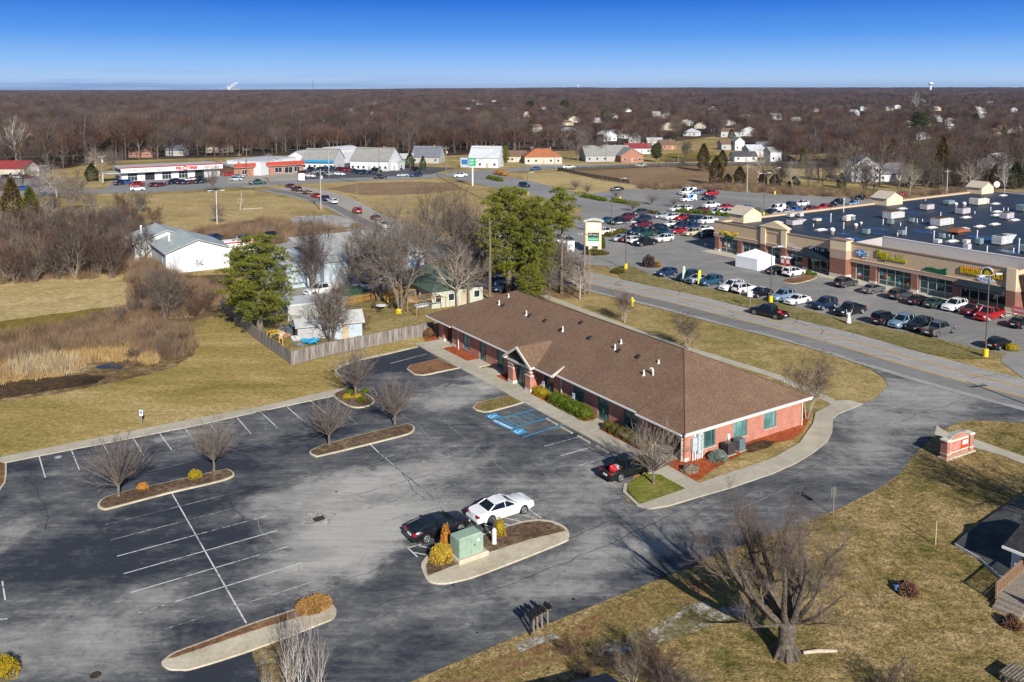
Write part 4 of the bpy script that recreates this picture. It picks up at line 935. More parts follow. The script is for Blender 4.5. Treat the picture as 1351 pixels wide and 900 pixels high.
# ---- rural mail boxes
m_mb = MT('mailbox_black',(.018,.018,.02),.4,4,.2); m_pt = MT('weathered_post',(.25,.2,.15),.9,8,.3)
lab = ['leftmost of the five black mailboxes, tilted over its dark post','second black mailbox from the left, nearest the first post','middle black mailbox of the five by the lane','fourth black mailbox, beside the right-hand post','rightmost black mailbox, set a little apart on a pale post']
for k,(x,y,h) in enumerate(((699.5,838,1.2),(704,836,1.25),(709,832.5,1.22),(715,830,1.25),(722.5,824.5,1.2))):
 c = G(x,y); t_ = thing('mailbox',lab[k],'mailbox',(c[0],c[1],0),radians(128),'black mailboxes by the lane'); a = MB()
 n_ = 9; pr_ = [(-.12,0),(.12,0)]+[(.12*cos(i*pi/8),.12+.12*sin(i*pi/8)) for i in range(9)]
 a.add([(-.3,p[0],h+p[1]) for p in pr_]+[(.3,p[0],h+p[1]) for p in pr_],[tuple(range(10,-1,-1)),tuple(range(11,22))]+[(i,(i+1) % 11,11+(i+1) % 11,11+i) for i in range(11)])
 a.build('box',m_mb,t_); MB().box(-.05,-.16,h+.05,.03,-.125,h+.28).build('flag',m_iron,t_)
 p = MB(); p.tube([(0,0,0),(.02,0,h)],[.07,.06],6); p.box(-.28,-.05,h-.08,.28,.05,h-.002); p.build('post',m_pt if k != 0 else m_mb,t_)
c = G(1234,719); o_ = MB().cyl(0,0,0,1.85,.055,8).build('wooden_post',MT('pale_post',(.42,.36,.22),.8,6,.2)); o_.location = (c[0],c[1],0); tag(o_,'thin pale post standing alone on the right lawn','post')
c = G(1099,680); t_ = thing('road_sign','grey sign seen from behind at the kink of the driveway beside the big bare tree','sign',(c[0],c[1],0),.25)
MB().box(-.035,-.03,0,.035,.03,2.35).build('post',m_pt,t_); MB().bev(-.25,.032,1.45,.25,.055,2.35,.004).build('plate',MT('sign_back',(.1,.12,.12),.5),t_)
# ------------------------------------------------------------------ strip of shops (local x along the front to the right,y into the building)
MR = ANG-pi/2
mall = thing('shopping_centre','long beige and brick strip of shops with flat black roof across the road','building',(M0[0],M0[1],0),MR)
m_eifs = MT('beige_render',(.56,.42,.27),.85,2,.08); m_eifs2 = MT('light_render',(.7,.55,.37),.85,2,.06); m_band = MT('mauve_band',(.42,.31,.24),.85,2,.06)
m_mbr = brick_mat('dark_brick',(.2,.075,.05),(.27,.1,.07),(.25,.2,.17)); m_cap = MT('parapet_cap',(.3,.22,.17),.6)
m_roofm = MT('black_membrane',(.016,.022,.032),.55,.25,.5,.5,col2=(.03,.042,.06)); m_wallgrey = MT('grey_cladding',(.5,.46,.43),.7,3,.08)
m_sg = glass_mat('shop_glass',(.05,.1,.1)); m_sgd = glass_mat('dark_shop_glass',(.015,.025,.03)); m_alu = MT('aluminium',(.5,.53,.54),.4,3,.05)
m_block = MT('split_block',(.55,.5,.44),.9,5,.15)
def FS(px,py=None,d0=0.0):
 """photo point -> (s, z) on the plane y=d0 of the shop front"""
 r = ray(px,py); ou = M0[0]*U[0]+M0[1]*U[1]+d0; du = r[0]*U[0]+r[1]*U[1]; t = ou/du
 X,Y = r[0]*t,r[1]*t; return (-W2L((X,Y),M0)[1],CAMH+r[2]*t)
def sx(px): return FS(px,331+(px-943)*.204)[0]
TOPZ = 6.25
ops = []
spec = [(949,972,0),(978.5,1003,0),(1010,1030,0),(1037,1059,0),(1063,1098,1),(1127,1147,0),(1157,1201,0),(1211,1256,0),(1265,1326,1)]
for a,b,dk in spec: ops.append((sx(a),sx(b),.25 if not dk else .1,3.15 if not dk else 3.3))
wb = MB(); END = sx(1337.5)
wall_open(wb,'x',-.3,END,3.45,.35,.3,[(a,b,.05,h) for a,b,l,h in ops])
wb.box(END-.3,.65,0,END,4.2,3.45); wb.box(-.3,.65,0,0,106,3.45)
wb.build('brick_wall',m_mbr,mall)
ef = MB(); ef.box(-.35,.1,3.45,sx(1100),.65,TOPZ); ef.box(sx(1121),.1,3.45,END+.1,.65,6.6); ef.box(END-.3,.65,3.45,END+.1,4.2,6.6)
ef.box(-.35,.65,3.45,.0,106,TOPZ); ef.build('render_wall',m_eifs,mall)
bd = MB(); bd.box(-.4,.0,3.15,sx(1100),.347,3.75); bd.box(sx(1121),.0,3.15,END+.15,.347,3.75); bd.box(END+.102,.347,3.15,END+.15,4.2,3.75); bd.box(-.4,.348,3.15,-.352,106,3.75)
bd.build('sign_band',m_band,mall)
ld = MB(); ld.box(-.4,-.06,3.75,sx(1100),.098,3.86); ld.box(sx(1121),-.06,3.75,END+.15,.098,3.86); ld.build('ledge',m_eifs2,mall)
cp = MB(); cp.box(-.42,-.02,TOPZ,sx(1100),.7,TOPZ+.14); cp.box(sx(1121),-.02,6.6,END+.2,.72,6.74); cp.box(END-.35,.72,6.6,END+.2,4.2,6.74); cp.box(-.42,.7,TOPZ,.1,106.4,TOPZ+.14); cp.box(.1,106,TOPZ,160,106.4,TOPZ+.14)
cp.build('parapet_cap',m_cap,mall)
for px,tower in ((946,0),(975.5,0),(1006.5,1),(1033.5,1),(1110.5,2),(1332,3)):
 s = sx(px); p = MB()
 if tower == 0: p.box(s-.55,-.02 if px > 950 else -.06,.55,s+.55,.34,3.149); pp = p.build('pillar',m_mbr,mall)
 elif tower == 1: p.box(s-.6,-.12,.55,s+.6,.34,3.4); pp = p.build('pillar',m_mbr,mall); MB().box(s-.6,-.2,3.4,s+.6,.09,6.9).build('pilaster',m_eifs2,pp)
 elif tower == 2:
  a,b = sx(1100)+.01,sx(1121)-.01; p.box(a,-1.3,.8,b,.6,3.6); pp = p.build('pillar',m_mbr,mall)
  MB().box(a-.02,-1.32,3.6,b+.02,.62,5.2).build('pilaster',m_band,pp); q = MB(); q.box(a-.02,-1.32,5.2,b+.02,.62,6.95); q.build('pilaster',m_eifs2,pp); MB().box(a-.12,-1.42,6.95,b+.12,.72,7.1).build('cap',m_cap,pp); MB().box(a-.04,-1.34,0,b+.04,.5,.8).build('plinth',m_block,pp)
 else:
  a,b = sx(1327),END+.22; p.box(a,-.25,.8,b,.34,3.4); pp = p.build('pillar',m_mbr,mall); MB().box(a-.02,-.27,3.4,b+.02,.09,6.85).build('pilaster',m_eifs2,pp); MB().box(a-.04,-.3,0,b+.04,.3,.8).build('plinth',m_block,pp)
 if tower < 2: MB().box(s-.62,-.16,0,s+.62,.33,.55).build('plinth',m_block,pp)
for px in (1062,1151,1205.5,1260.5):
 s = sx(px); p = MB().box(s-.6,-.03,.5,s+.6,.34,3.149).build('pillar',m_mbr,mall); MB().box(s-.64,-.08,0,s+.64,.33,.5).build('plinth',m_block,p)
def pediment(s0,s1,y0,y1,z0,z1,mat=m_eifs2):
 m = MB(); c_ = (s0+s1)/2
 m.add([(s0,y0,z0),(s1,y0,z0),(c_,y0,z1),(s0,y1,z0),(s1,y1,z0),(c_,y1,z1)],[(0,1,2),(5,4,3),(0,2,5,3),(1,4,5,2),(0,3,4,1)]); return m.build('pediment',mat,mall)
a,b = sx(1003),sx(1037.5); MB().box(a,.099-.12,5.9,b,.7,6.95).build('raised_front',m_eifs,mall); MB().box(a-.2,-.3,6.95,b+.2,.9,7.1).build('cornice',m_eifs2,mall); pediment(a-.1,b+.1,-.2,1.2,7.1,8.3)
for k,(a,b,lo,hi) in enumerate(ops):
 n = max(2,int((b-a)/1.35)); fm = m_alu
 w = window(mall,'x',a,b,.12,hi,.35,1,mull=[i/n for i in range(1,n)],trans=(.7,.28) if k not in (4,8) else (.68,),fm=fm,gm=m_sgd if k in (4,8) else m_sg,name='shop_window',fw=.1)
m_aw = MT('black_awning',(.012,.022,.03),.7,4,.1)
for a,b in ((sx(1060),sx(1100)-.02),(sx(1264),sx(1326))):
 m = MB(); m.add([(a,.09,4.3 if a < 40 else 3.75),(b,.09,4.3 if a < 40 else 3.75),(b,-1.3,3.0),(a,-1.3,3.0),(a,.09,2.9),(b,.09,2.9),(b,-1.3,2.7),(a,-1.3,2.7)],[(0,3,2,1),(3,7,6,2),(0,4,7,3),(1,2,6,5)]); m.build('awning',m_aw,mall)
cols = [('poster_red',(.5,.04,.04)),('poster_blue',(.03,.2,.5)),('poster_yellow',(.6,.45,.05)),('poster_white',(.7,.7,.7)),('poster_teal',(.05,.4,.4)),('poster_pink',(.6,.25,.35))]
rp = random.Random(11)
for k,(a,b,lo,hi) in enumerate(ops):
 if k in (4,8,7): continue
 for i in range(3 if k != 6 else 7):
  s = rp.uniform(a+.3,b-.9); z_ = rp.uniform(.4,1.9); c_ = rp.choice(cols); MB().box(s,.435,z_,s+rp.uniform(.4,.8),.452,z_+rp.uniform(.4,.8)).build('poster',MT(*c_),mall)
rf = MB(); rf.box(.1,.7,5.4,160,106,5.85); rf.build('flat_roof',m_roofm,mall)
z8 = FS(1250,326,4.0)[1]
s8 = sx(1131)+2; m = MB(); m.box(s8,4.2,5.85,160,4.5,z8); m.add([(s8-4.5,.75,6.3),(s8,4.35,z8),(s8,4.35,5.8),(s8-4.5,.75,5.8),(s8-4.4,.9,6.3),(s8+.1,4.5,z8),(s8+.1,4.5,5.8),(s8-4.4,.9,5.8)],[(0,3,2,1),(4,5,6,7),(0,1,5,4)]); m.build('parapet_wall',m_wallgrey,mall)
m = MB(); m.box(s8-.02,4.16,z8,160,4.54,z8+.1); m.build('parapet_cap',m_gutw,mall)
m = MB(); m.box(s8+.1,.7,5.852,END-.3,4.2,5.9); m.build('canopy_roof',m_wallgrey,mall)
wall = MB(); wall_open(wall,'x',END+.2,160,5.84,4.22,.3,[(END+1.2,END+6.5,.1,3.3),(END+8,END+14,.1,3.3),(END+16,END+22,.1,3.3)]); wall.build('render_wall',m_eifs2,mall)
wv = window(mall,'x',END+1.2,END+6.5,.1,3.3,4.22,1,mull=(.25,.5,.75),trans=(.7,),fm=m_alu,gm=m_sgd,name='shop_window'); window(mall,'x',END+8,END+14,.1,3.3,4.22,1,mull=(.25,.5,.75),trans=(.7,),fm=m_alu,gm=m_sg,name='shop_window'); window(mall,'x',END+16,END+22,.1,3.3,4.22,1,mull=(.25,.5,.75),trans=(.7,),fm=m_alu,gm=m_sg,name='shop_window')
m = MB(); m.box(END+.9,4.0,1.0,END+4.2,4.06,4.0); g_ = m.build('window_graphic',MT('lime',(.4,.55,.03),.5,1.2,.3),mall)
m = MB(); rr_ = random.Random(3)
for k in range(10): a = rr_.uniform(END+1.1,END+3.7); z_ = rr_.uniform(1.2,3.6); m.cyl(0,0,0,0,.01,3) if False else m.box(a,3.985,z_,a+.35,3.999,z_+.3)
m.build('graphic_spot',m_signw,g_)
m = MB(); m.box(END+.5,-1.6,.5,END+3.8,-1.5,1.5); m.box(END+.6,-1.58,.1,END+.7,-1.52,.5); m.box(END+3.6,-1.58,.1,END+3.7,-1.52,.5)
bn = m.build('banner',MT('banner_red',(.6,.12,.14),.6,2,.2)); bn.location = (M0[0],M0[1],0); bn.rotation_euler = (0,0,MR); tag(bn,'red and white banner on short legs at the right end of the shops','banner')
marks(bn,END+.8,END+3.4,1.0,.35,m_signw,-1.601,50)
o = MB().box(-1,-3.0,0,END+.5,.34,.13).build('shop_pavement',MT('pale_paving',(.5,.45,.36),.9,.8,.12)); o.location = (M0[0],M0[1],0); o.rotation_euler = (0,0,MR); o['kind'] = 'structure'
m_ly = MT('letter_yellow',(.65,.46,.01),.4,3,.05); m_lw = MT('letter_white',(.7,.72,.78),.4,3,.05); m_lr = MT('letter_red',(.55,.04,.02),.4); m_lg = MT('letter_green',(.01,.12,.06),.4); m_lp = MT('letter_pink',(.75,.5,.5),.4); m_lb = MT('letter_blue',(.06,.25,.6),.4); m_ol = MT('letter_olive',(.45,.42,.005),.4); m_sh = MT('letter_shadow',(.1,.05,.03),.6)
def stext(s,px0,px1,py,size,mat,y=-.03,bold=.02,name='shop_lettering',ext=.06):
 a = FS(px0,py)[0]; b,z_ = FS(px1,py+(px1-px0)*.0)[0],0
 zc = FS((px0+px1)/2,py)[1]; t = text_mesh(name,s,size,mat,mall,((a+b)/2,y,zc),(pi/2,0,0),ext,bold=bold)
 w = t.dimensions.x
 if w > .01: t.scale = ((b-a)/w,1,1)
 return t
stext('BUNGALOW',1267,1295,358.5,1.35,m_lr,.04,.1,ext=.05); stext('BUNGALOW',1267,1295,358.5,1.3,m_ly,-.06,.03)
stext("JOE'S",1309.5,1324,364.5,1.35,m_lr,.04,.1,ext=.05); stext("JOE'S",1309.5,1324,364.5,1.3,m_ly,-.06,.03)
cx_,cz_ = FS(1302.5,360)
m = MB(); m.add([(cx_+.95*cos(i*pi/10),-.05,cz_+.95*sin(i*pi/10)) for i in range(20)]+[(cx_+.95*cos(i*pi/10),.09,cz_+.95*sin(i*pi/10)) for i in range(20)],[tuple(range(19,-1,-1))]+[(i,(i+1) % 20,20+(i+1) % 20,20+i) for i in range(20)])
rd = m.build('round_emblem',m_lw,mall)
m = MB(); m.add([(cx_+.78*cos(i*pi/10),-.06,cz_+.78*sin(i*pi/10)) for i in range(20)],[tuple(range(19,-1,-1))]); m.build('emblem_field',MT('emblem_dark',(.05,.07,.02)),rd)
m = MB(); m.add([(cx_-.5,-.075,cz_-.35),(cx_+.45,-.075,cz_-.5),(cx_+.6,-.075,cz_),(cx_+.1,-.075,cz_+.45),(cx_-.35,-.075,cz_+.25)],[(0,1,2,3,4)]); m.build('emblem_shape',m_ly,rd)
m = MB(); m.add([(cx_-.1+1.35*cos(i*pi/10),-.09,cz_-1.15+.42*sin(i*pi/10)) for i in range(20)]+[(cx_-.1+1.35*cos(i*pi/10),.0,cz_-1.15+.42*sin(i*pi/10)) for i in range(20)],[tuple(range(19,-1,-1))]+[(i,(i+1) % 20,20+(i+1) % 20,20+i) for i in range(20)])
ovl = m.build('oval_plate',m_lw,mall); marks(ovl,cx_-1.1,cx_+.9,cz_-1.15,.34,m_lb,-.095,61)
stext('Happy',1157,1170.6,336,1.75,m_sh,.05,.13); stext('Happy',1157.5,1171,335.5,1.7,m_ol,-.06,.06);  # dark copy set left and lower puts the letters' shadow in as colour
a,z_ = FS(1173,337.5); b = FS(1196,341.5)[0]; t_ = marks(mall,a,b,FS(1184,339)[1],1.25,m_ol,-.06,62,'shop_lettering'); m = MB().box(a+.2,-.08,FS(1184,343.5)[1]-.2,b,.09,FS(1184,343.5)[1]+.2).build('shop_sign_bar',m_ol,mall)
a,z_ = FS(1129,331); m = MB(); m.bev(a,-.08,z_-.75,a+1.7,.09,z_+.35,.1); m.build('round_emblem',m_lb,mall); m = MB(); m.box(a+.2,-.095,z_-.3,a+1.5,-.083,z_-.1); m.box(a+.75,-.094,z_-.7,a+.95,-.082,z_+.25); m.build('emblem_shape',m_lw,mall)
a,z_ = FS(1138.5,335.5); marks(mall,a,FS(1151.5,337)[0],z_,1.25,m_lw,-.06,63,'shop_lettering')
a,z_ = FS(1220,353); m = MB(); m.add([(a+x*3.9,-.1,z_+y*.8) for x,y in ((0,-.4),(.25,-.5),(.7,-.75),(1,-.6),(.93,-.1),(.98,.75),(.8,.35),(.6,.1),(.3,.3),(.05,.1))]+[(a+x*3.9,.09,z_+y*.8) for x,y in ((0,-.4),(.25,-.5),(.7,-.75),(1,-.6),(.93,-.1),(.98,.75),(.8,.35),(.6,.1),(.3,.3),(.05,.1))],[tuple(range(9,-1,-1))][::-1]+[(i,(i+1) % 10,10+(i+1) % 10,10+i) for i in range(10)]); m.build('shop_sign_panel',m_lg,mall)
a,z_ = FS(1040,322.5); marks(mall,a,FS(1049,325)[0],z_,.75,m_lw,-.06,64,'shop_lettering'); a,z_ = FS(1046,327); marks(mall,a,FS(1058,329)[0],z_,.7,m_lw,-.06,65,'shop_lettering')
a,z_ = FS(1068,327); b = FS(1091,331)[0]; q = MB().box(a-.1,-.04,z_-.75,b,.09,z_+.4).build('shop_sign_panel',m_dark,mall); marks(q,a,b-.1,z_-.15,.95,m_lw,-.07,66)
a,z_ = FS(956,308); MB().box(a,-.05,z_-.9,FS(968,310)[0],.09,z_-.05).build('shop_sign_panel',m_lg,mall); m = MB()
for k in range(9): m.blob((a-.6+k*.5,-.1,z_+.12+.25*sin(k)),(.4,.12,.3),k,7,5,.2)
m.build('flower_emblem',m_ly,mall)
for px,py,w in ((979,291,5.5),(1168,269,6.5),(1287,254,6)):
 d_ = max(4,-W2L(G(px,py,5.85),M0)[1]); u,v = W2L(G(px,py,5.85),M0); y = u
 m = MB(); m.box(-.8,y-w/2,5.852,3.2,y+w/2,7.6)
 p = m.build('roof_gable',m_eifs2,mall)
 m = MB(); m.add([(-1.2,y-w/2-.3,7.55),(3.6,y-w/2-.3,7.55),(3.6,y,9.1),(-1.2,y,9.1),(-1.2,y+w/2+.3,7.55),(3.6,y+w/2+.3,7.55)],[(0,1,2,3),(3,2,5,4)]); m.build('gable_roof',MT('pale_shingle',(.5,.43,.35),.9,3,.15),p)
 m = MB(); m.add([(3.201,y-w/2,7.6),(3.201,y+w/2,7.6),(3.201,y,8.95)],[(0,1,2)]); m.build('gable_end',m_eifs2,p); MB().box(3.202,y-.4,6.0,3.25,y+.3,7.4).build('hatch',m_whitem,p)
mseam = MT('red_seam',(.12,.02,.015),.6)
for a,b in (((1249,260),(1346,271)),((1300,266),(1351,273))):
 A_,B_ = W2L(G(*a,5.85),M0),W2L(G(*b,5.85),M0); m = MB(); polyline_strip(m,[(-A_[1],A_[0]),(-B_[1],B_[0])],.5,5.86); m.build('roof_seam',mseam,mall)
mpuddle = MT('puddle_blue',(.015,.055,.13),.25,.6,.3)
for k,(x,y,l) in enumerate(((1137,316,4),(1160,302,3),(1207,281,3),(1220,306,3),(1298,314,5),(1338,333,4),(1315,338,4),(1112,308,2.5),(1086,288,3),(1063,286,2),(1158,308,2))):
 u,v = W2L(G(x,y,5.85),M0); m = MB(); r_ = random.Random(k); m.add([(-v+l*cos(i*.52)*r_.uniform(.6,1),u+l*.45*sin(i*.52)*r_.uniform(.6,1),5.856) for i in range(12)],[tuple(range(12))]); m.build('roof_puddle',mpuddle,mall)
m_u1 = MT('plant_grey',(.5,.52,.53),.6,2,.2); m_u2 = MT('plant_beige',(.6,.57,.5),.6,2,.2); m_u3 = MT('plant_mauve',(.45,.42,.45),.6,2,.2); m_u4 = MT('plant_blue',(.2,.27,.29),.6,2,.2); m_rust = MT('rust',(.3,.1,.045),.9,4,.35)
units = [(1223,277,3.6,2.2,1.5,m_u3,0),(1252,270,3.2,1.8,1.1,m_u4,0),(1292,270,6.2,2.8,2.0,m_u2,1),(1270,282.5,3.8,2.2,1.6,m_u3,0),(1179,288.5,6.0,2.6,2.0,m_u1,2),(1243,297.5,6.2,2.6,2.0,m_u1,2),(1328,289,3.6,2.0,1.6,m_u3,0),(1349,279,3.0,2.2,1.8,m_u4,0),
         (1322,322.5,4.6,2.2,2.0,m_u1,3),(1237,322,1.6,1.2,.9,m_u1,0),(1243,315,1.1,1.1,1.1,m_u4,4),(1275,322,1.6,1.0,.8,m_u2,0),(1276,330,1.4,1.1,1.2,m_u1,0),(1292,323,1.4,1.1,1.3,m_u4,0),(1189,311,1.2,1.2,1.2,m_u4,4),(1350,333,1.6,1.4,1.5,m_u4,0),(1203,294,1.1,1.1,1.1,m_u4,4),(1175,296.5,1.2,1.2,1.2,m_u4,4),
         (1048,297.5,3.8,2.0,1.3,m_u3,3),(1055.5,286.5,1.5,1.2,1.0,m_u1,0),(1043,287,1.8,1.2,.9,m_u1,0),(1078,292.5,2.0,1.3,.6,m_u2,0),(1117,292.5,1.8,1.3,1.2,m_u2,0),(1124,291.5,1.2,1.2,.9,m_u4,0),(1143,309.5,1.4,1.3,1.2,m_u4,4)]
def where(px,py): return 'in the back part of the shop roof' if py < 280 else 'across the middle of the shop roof' if py < 300 else 'in the front part of the shop roof'
items = []
sizes = {0: 'boxy',1: 'large pale',2: 'large rust-topped',3: 'hooded',4: 'condenser'}
unm = {m_u1: 'grey',m_u2: 'beige',m_u3: 'mauve-grey',m_u4: 'teal'}
for k,(x,y,w,d,h,mt_,ty) in enumerate(units):
 w,d,h = w*.84,d*.8,h*.72
 c = G(x,y,5.86); t_ = thing('rooftop_unit','x','rooftop unit',(c[0],c[1],5.86),ANG+(0 if ty != 4 else .1),'plant units on the shop roof'); items.append((t_,x,f'{sizes[ty]} {unm[mt_]} plant unit',where(x,y)))
 m = MB(); m.box(-w/2+.1,-d/2+.1,0,w/2-.1,d/2-.1,.25); m.build('curb',m_iron,t_)
 m = MB(); m.bev(-w/2,-d/2,.25,w/2 if ty not in (1,2) else w*.22,d/2,.25+h,.04)
 for i in range(int(w)): m.box(-w/2+.3+i,-d/2-.02,.4,-w/2+.36+i,d/2+.02,.2+h)
 m.build('casing',mt_,t_)
 if ty in (1,2): m = MB(); m.bev(w*.22+.02,-d/2+.1,.25,w/2,d/2-.1,.15+h*.9,.04); m.build('casing',m_u2,t_)
 if ty == 2: MB().box(-w/2-.02,-d/2-.02,.25+h,w*.22,d/2+.02,.3+h).build('rusty_lid',m_rust,t_)
 if ty == 3: m = MB(); m.add([(w/2,-d/2,.4+h*.2),(w/2,d/2,.4+h*.2),(w/2+1.4,d/2,.2+h),(w/2+1.4,-d/2,.2+h),(w/2,-d/2,.25+h),(w/2,d/2,.25+h)],[(0,1,2,3),(3,2,5,4),(0,3,4),(1,5,2)]); m.build('hood',mt_,t_)
 m = MB()
 if ty == 4 or w > 3:
  for i in range(1 if ty == 4 else 2): m.cyl(-w*.25*(ty != 4)+i*w*.3,0,.25+h,.32+h+(.05 if ty == 2 else 0),min(w,d)*.36,14)
  m.build('fan',m_iron,t_)
c = G(1265,309,5.86); t_ = thing('rooftop_unit','low rust-red plant casing on the black shop roof among the white skylights','rooftop unit',(c[0],c[1],5.86),ANG-.05,'plant units on the shop roof')
m = MB(); m.add([(-2.2,-1.2,.6),(2.2,-1.2,.6),(2.2,1.2,.6),(-2.2,1.2,.6),(-1.5,-.8,1.1),(1.6,-.8,1.1),(1.6,.8,1.1),(-1.5,.8,1.1)],[(3,2,1,0),(4,5,6,7),(0,1,5,4),(1,2,6,5),(2,3,7,6),(3,0,4,7)]); m.build('casing',m_rust,t_); MB().box(-1.2,-.7,0,1.2,.7,.6).build('curb',m_iron,t_)
sk = None; m_sky = MT('skylight_white',(.72,.74,.76),.35,3,.05)
for k,(x,y) in enumerate(((1190,276),(1323,258.5),(1313,269.5),(1315,280),(1314,284.5),(1274,287.5),(1338,291),(1312,296.5),(1292,299.5),(1271,302.5),(1229,301),(1256,319),(1121,285.5),(1083,304),(1117,317),(1025,294.5))):
 c = G(x,y,5.86); lb = 'x'
 if sk is None:
  sk = thing('skylight',lb,'skylight',(c[0],c[1],5.86),ANG,'skylights on the shop roof'); MB().box(-1.4,-.55,0,1.4,.55,.2).build('curb',m_wallgrey,sk); m = MB(); m.blob((0,0,.2),(1.35,.5,.2),1,16,8,0,zmin=.2); m.build('dome',m_sky,sk,smooth=True); o = sk
 else: o = dup(sk,(c[0],c[1],5.86))
 items.append((o,x,'white skylight',where(x,y)))
tv = None
for k,(x,y,s,lb) in enumerate(((1098,309,1.3,'tall white turbine vent near the front parapet of the black shop roof'),(1129,301,1.0,'white dome vent right of the turbine vent on the shop roof'),(1136,297,.7,'smallest white dome vent on the shop roof'),(1261,273,1.1,'left one of two round vents behind the mauve unit'),(1272,273,1.2,'right one of two round vents behind the mauve unit'))):
 c = G(x,y,5.86)
 if tv is None:
  tv = thing('roof_vent',lb,'roof vent'); MB().cyl(0,0,0,.6,.4,12).build('base',MT('vent_base',(.3,.2,.17),.7),tv); m = MB(); m.blob((0,0,.95),(.6,.6,.5),2,14,8,0); m.build('turbine',m_sky,tv,smooth=True); o = tv
 else: o = dup(tv,label=lb)
 o.location = (c[0],c[1],5.86); o.scale = (s*.7,)*3; o['group'] = 'round vents on the shop roof'
vp = None
for k,(x,y,h) in enumerate(((1096,293,1.8),(1232,316,1.6),(1289,316,1.7),(1302,334,1.2),(1344,333,2.4),(1337,333,.7),(1195,310,1.5),(1184,311,.5),(1210,294,.8),(1188,298,.6),(1241,285,.8),(1307,278,.8),(1324,278,.6),(1330,278,.6),(1286,282,.5),(1221,265,.4),(1252,314,.6),(1257,315,.6),(1113,302,1.3),(1073,299,.5),(1113,280,3.2),(1165,296,1.0),(1217,292,.4))):
 c = G(x,y,5.86); m = MB(); m.cyl(0,0,0,h,.09,8); m.cyl(0,0,h*.9,h+.06,.13,8); o = m.build('vent_pipe',m_whitem); o.location = (c[0],c[1],5.86)
 tag(o,'x','vent pipe','vent pipes on the shop roof'); items.append((o,x,'tall white vent pipe' if h > 1.1 else 'short white vent pipe',where(x,y)))
c = G(1314,250.5,5.86); t_ = thing('satellite_dish','white satellite dish at the far back corner of the black shop roof','satellite dish',(c[0],c[1],5.86)); MB().cyl(0,0,0,1.4,.06,8).build('mast',m_post,t_)
m = MB(); m.add([(0,-.1,1.6)]+[(r*cos(i*pi/6),-.1-r*r*.3,1.6+r*sin(i*pi/6)) for r in (.5,.9) for i in range(12)],[(0,1+(i+1) % 12,1+i) for i in range(12)]+[(1+i,1+(i+1) % 12,13+(i+1) % 12,13+i) for i in range(12)]); m.build('dish',m_sky,t_)
# ---- marquee tent
c = G(996,353); tt = thing('marquee','white peaked pop-up tent in front of the left shops','tent',(c[0],c[1],.05),ANG+.05)
m_tent = MT('tent_fabric',(.78,.79,.84),.7,1,.06); w = 2.6
m = MB(); m.add([(-w,-w,2.2),(w,-w,2.2),(w,w,2.2),(-w,w,2.2),(0,0,3.6),(-w,-w,1.95),(w,-w,1.95),(w,w,1.95),(-w,w,1.95)],[(0,1,4),(1,2,4),(2,3,4),(3,0,4),(5,6,1,0),(6,7,2,1),(7,8,3,2),(8,5,0,3)]); m.build('canopy',m_tent,tt)
m = MB(); m.box(-w+.03,-w+.02,.05,w-.03,-w+.05,2.0); m.build('side_wall',m_tent,tt); m = MB(); m.box(-w+.02,-w+.06,.05,-w+.05,w-.03,2.0); m.build('side_wall',m_tent,tt)
for sx_ in (-1,1):
 for sy in (-1,1): MB().cyl(sx_*(w-.08),sy*(w-.08),0,2.0,.035,6).build('pole',m_post,tt)
for k,(px,py,lb,col) in enumerate(((1041,352,'dark red kiosk with white top left of the long awning',(.25,.04,.03)),(1034,351,'red and white machine against the brick pillar by the tent',(.4,.05,.04)),(1153,371,'orange ice box in front of the brick pillar between shops',(.6,.2,.03)))):
 c = G(px,py); t_ = thing('vending_machine',lb,'vending machine',(c[0],c[1],.13),MR); MB().bev(-.5,-.4,0,.5,.4,1.5,.05).build('cabinet',MT('kiosk_%s' % ['maroon','red','orange'][k],col,.5),t_); MB().bev(-.52,-.42,1.5,.52,.42,1.75,.05).build('top',m_signw,t_); MB().box(-.35,-.42,.5,.35,-.405,1.3).build('front_panel',m_signw,t_)
island('shop_island',[(1030,370),(1050,366),(1066,362),(1078,366),(1060,372),(1044,374)],None,m_mulcho,h=.13)
ordinal_labels(items)
# ------------------------------------------------------------------ vehicles
m_tyre = MT('tyre',(.02,.02,.021),.85,8,.2); m_rim = MT('rim',(.38,.39,.4),.35,4,.1,metal=.6); m_rimd = MT('rim_dark',(.05,.05,.055),.4,4,.1)
m_cg = glass_mat('car_glass',(.012,.022,.03),.04); m_hl = MT('headlight',(.7,.72,.75),.15,4,.05); m_tl = MT('taillight',(.4,.012,.015),.2,4,.1); m_under = MT('underbody',(.012,.012,.013),.9)
def paint(nm,c,met=.25): return MT('paint_'+nm,c,.32,1.2,.05,spec=.5,metal=met,coat=.6)
PAINT = dict(white=paint('white',(.76,.77,.78),0),black=paint('black',(.011,.012,.015)),navy=paint('navy',(.012,.03,.07)),darkblue=paint('dark_blue',(.012,.04,.11)),blue=paint('blue',(.03,.12,.36)),
             lightblue=paint('light_blue',(.2,.3,.42)),silver=paint('silver',(.42,.46,.49)),grey=paint('grey',(.13,.135,.14)),darkgrey=paint('dark_grey',(.055,.06,.065)),maroon=paint('maroon',(.13,.012,.03)),
             red=paint('red',(.42,.012,.014)),darkgreen=paint('dark_green',(.015,.06,.05)),teal=paint('teal',(.02,.09,.16)),cream=paint('cream',(.6,.52,.34)),gold=paint('tan',(.35,.27,.15)),brown=paint('brown',(.09,.04,.025)))
NAMEC = dict(darkblue='dark blue',lightblue='light blue',darkgrey='dark grey',darkgreen='dark green',gold='tan')
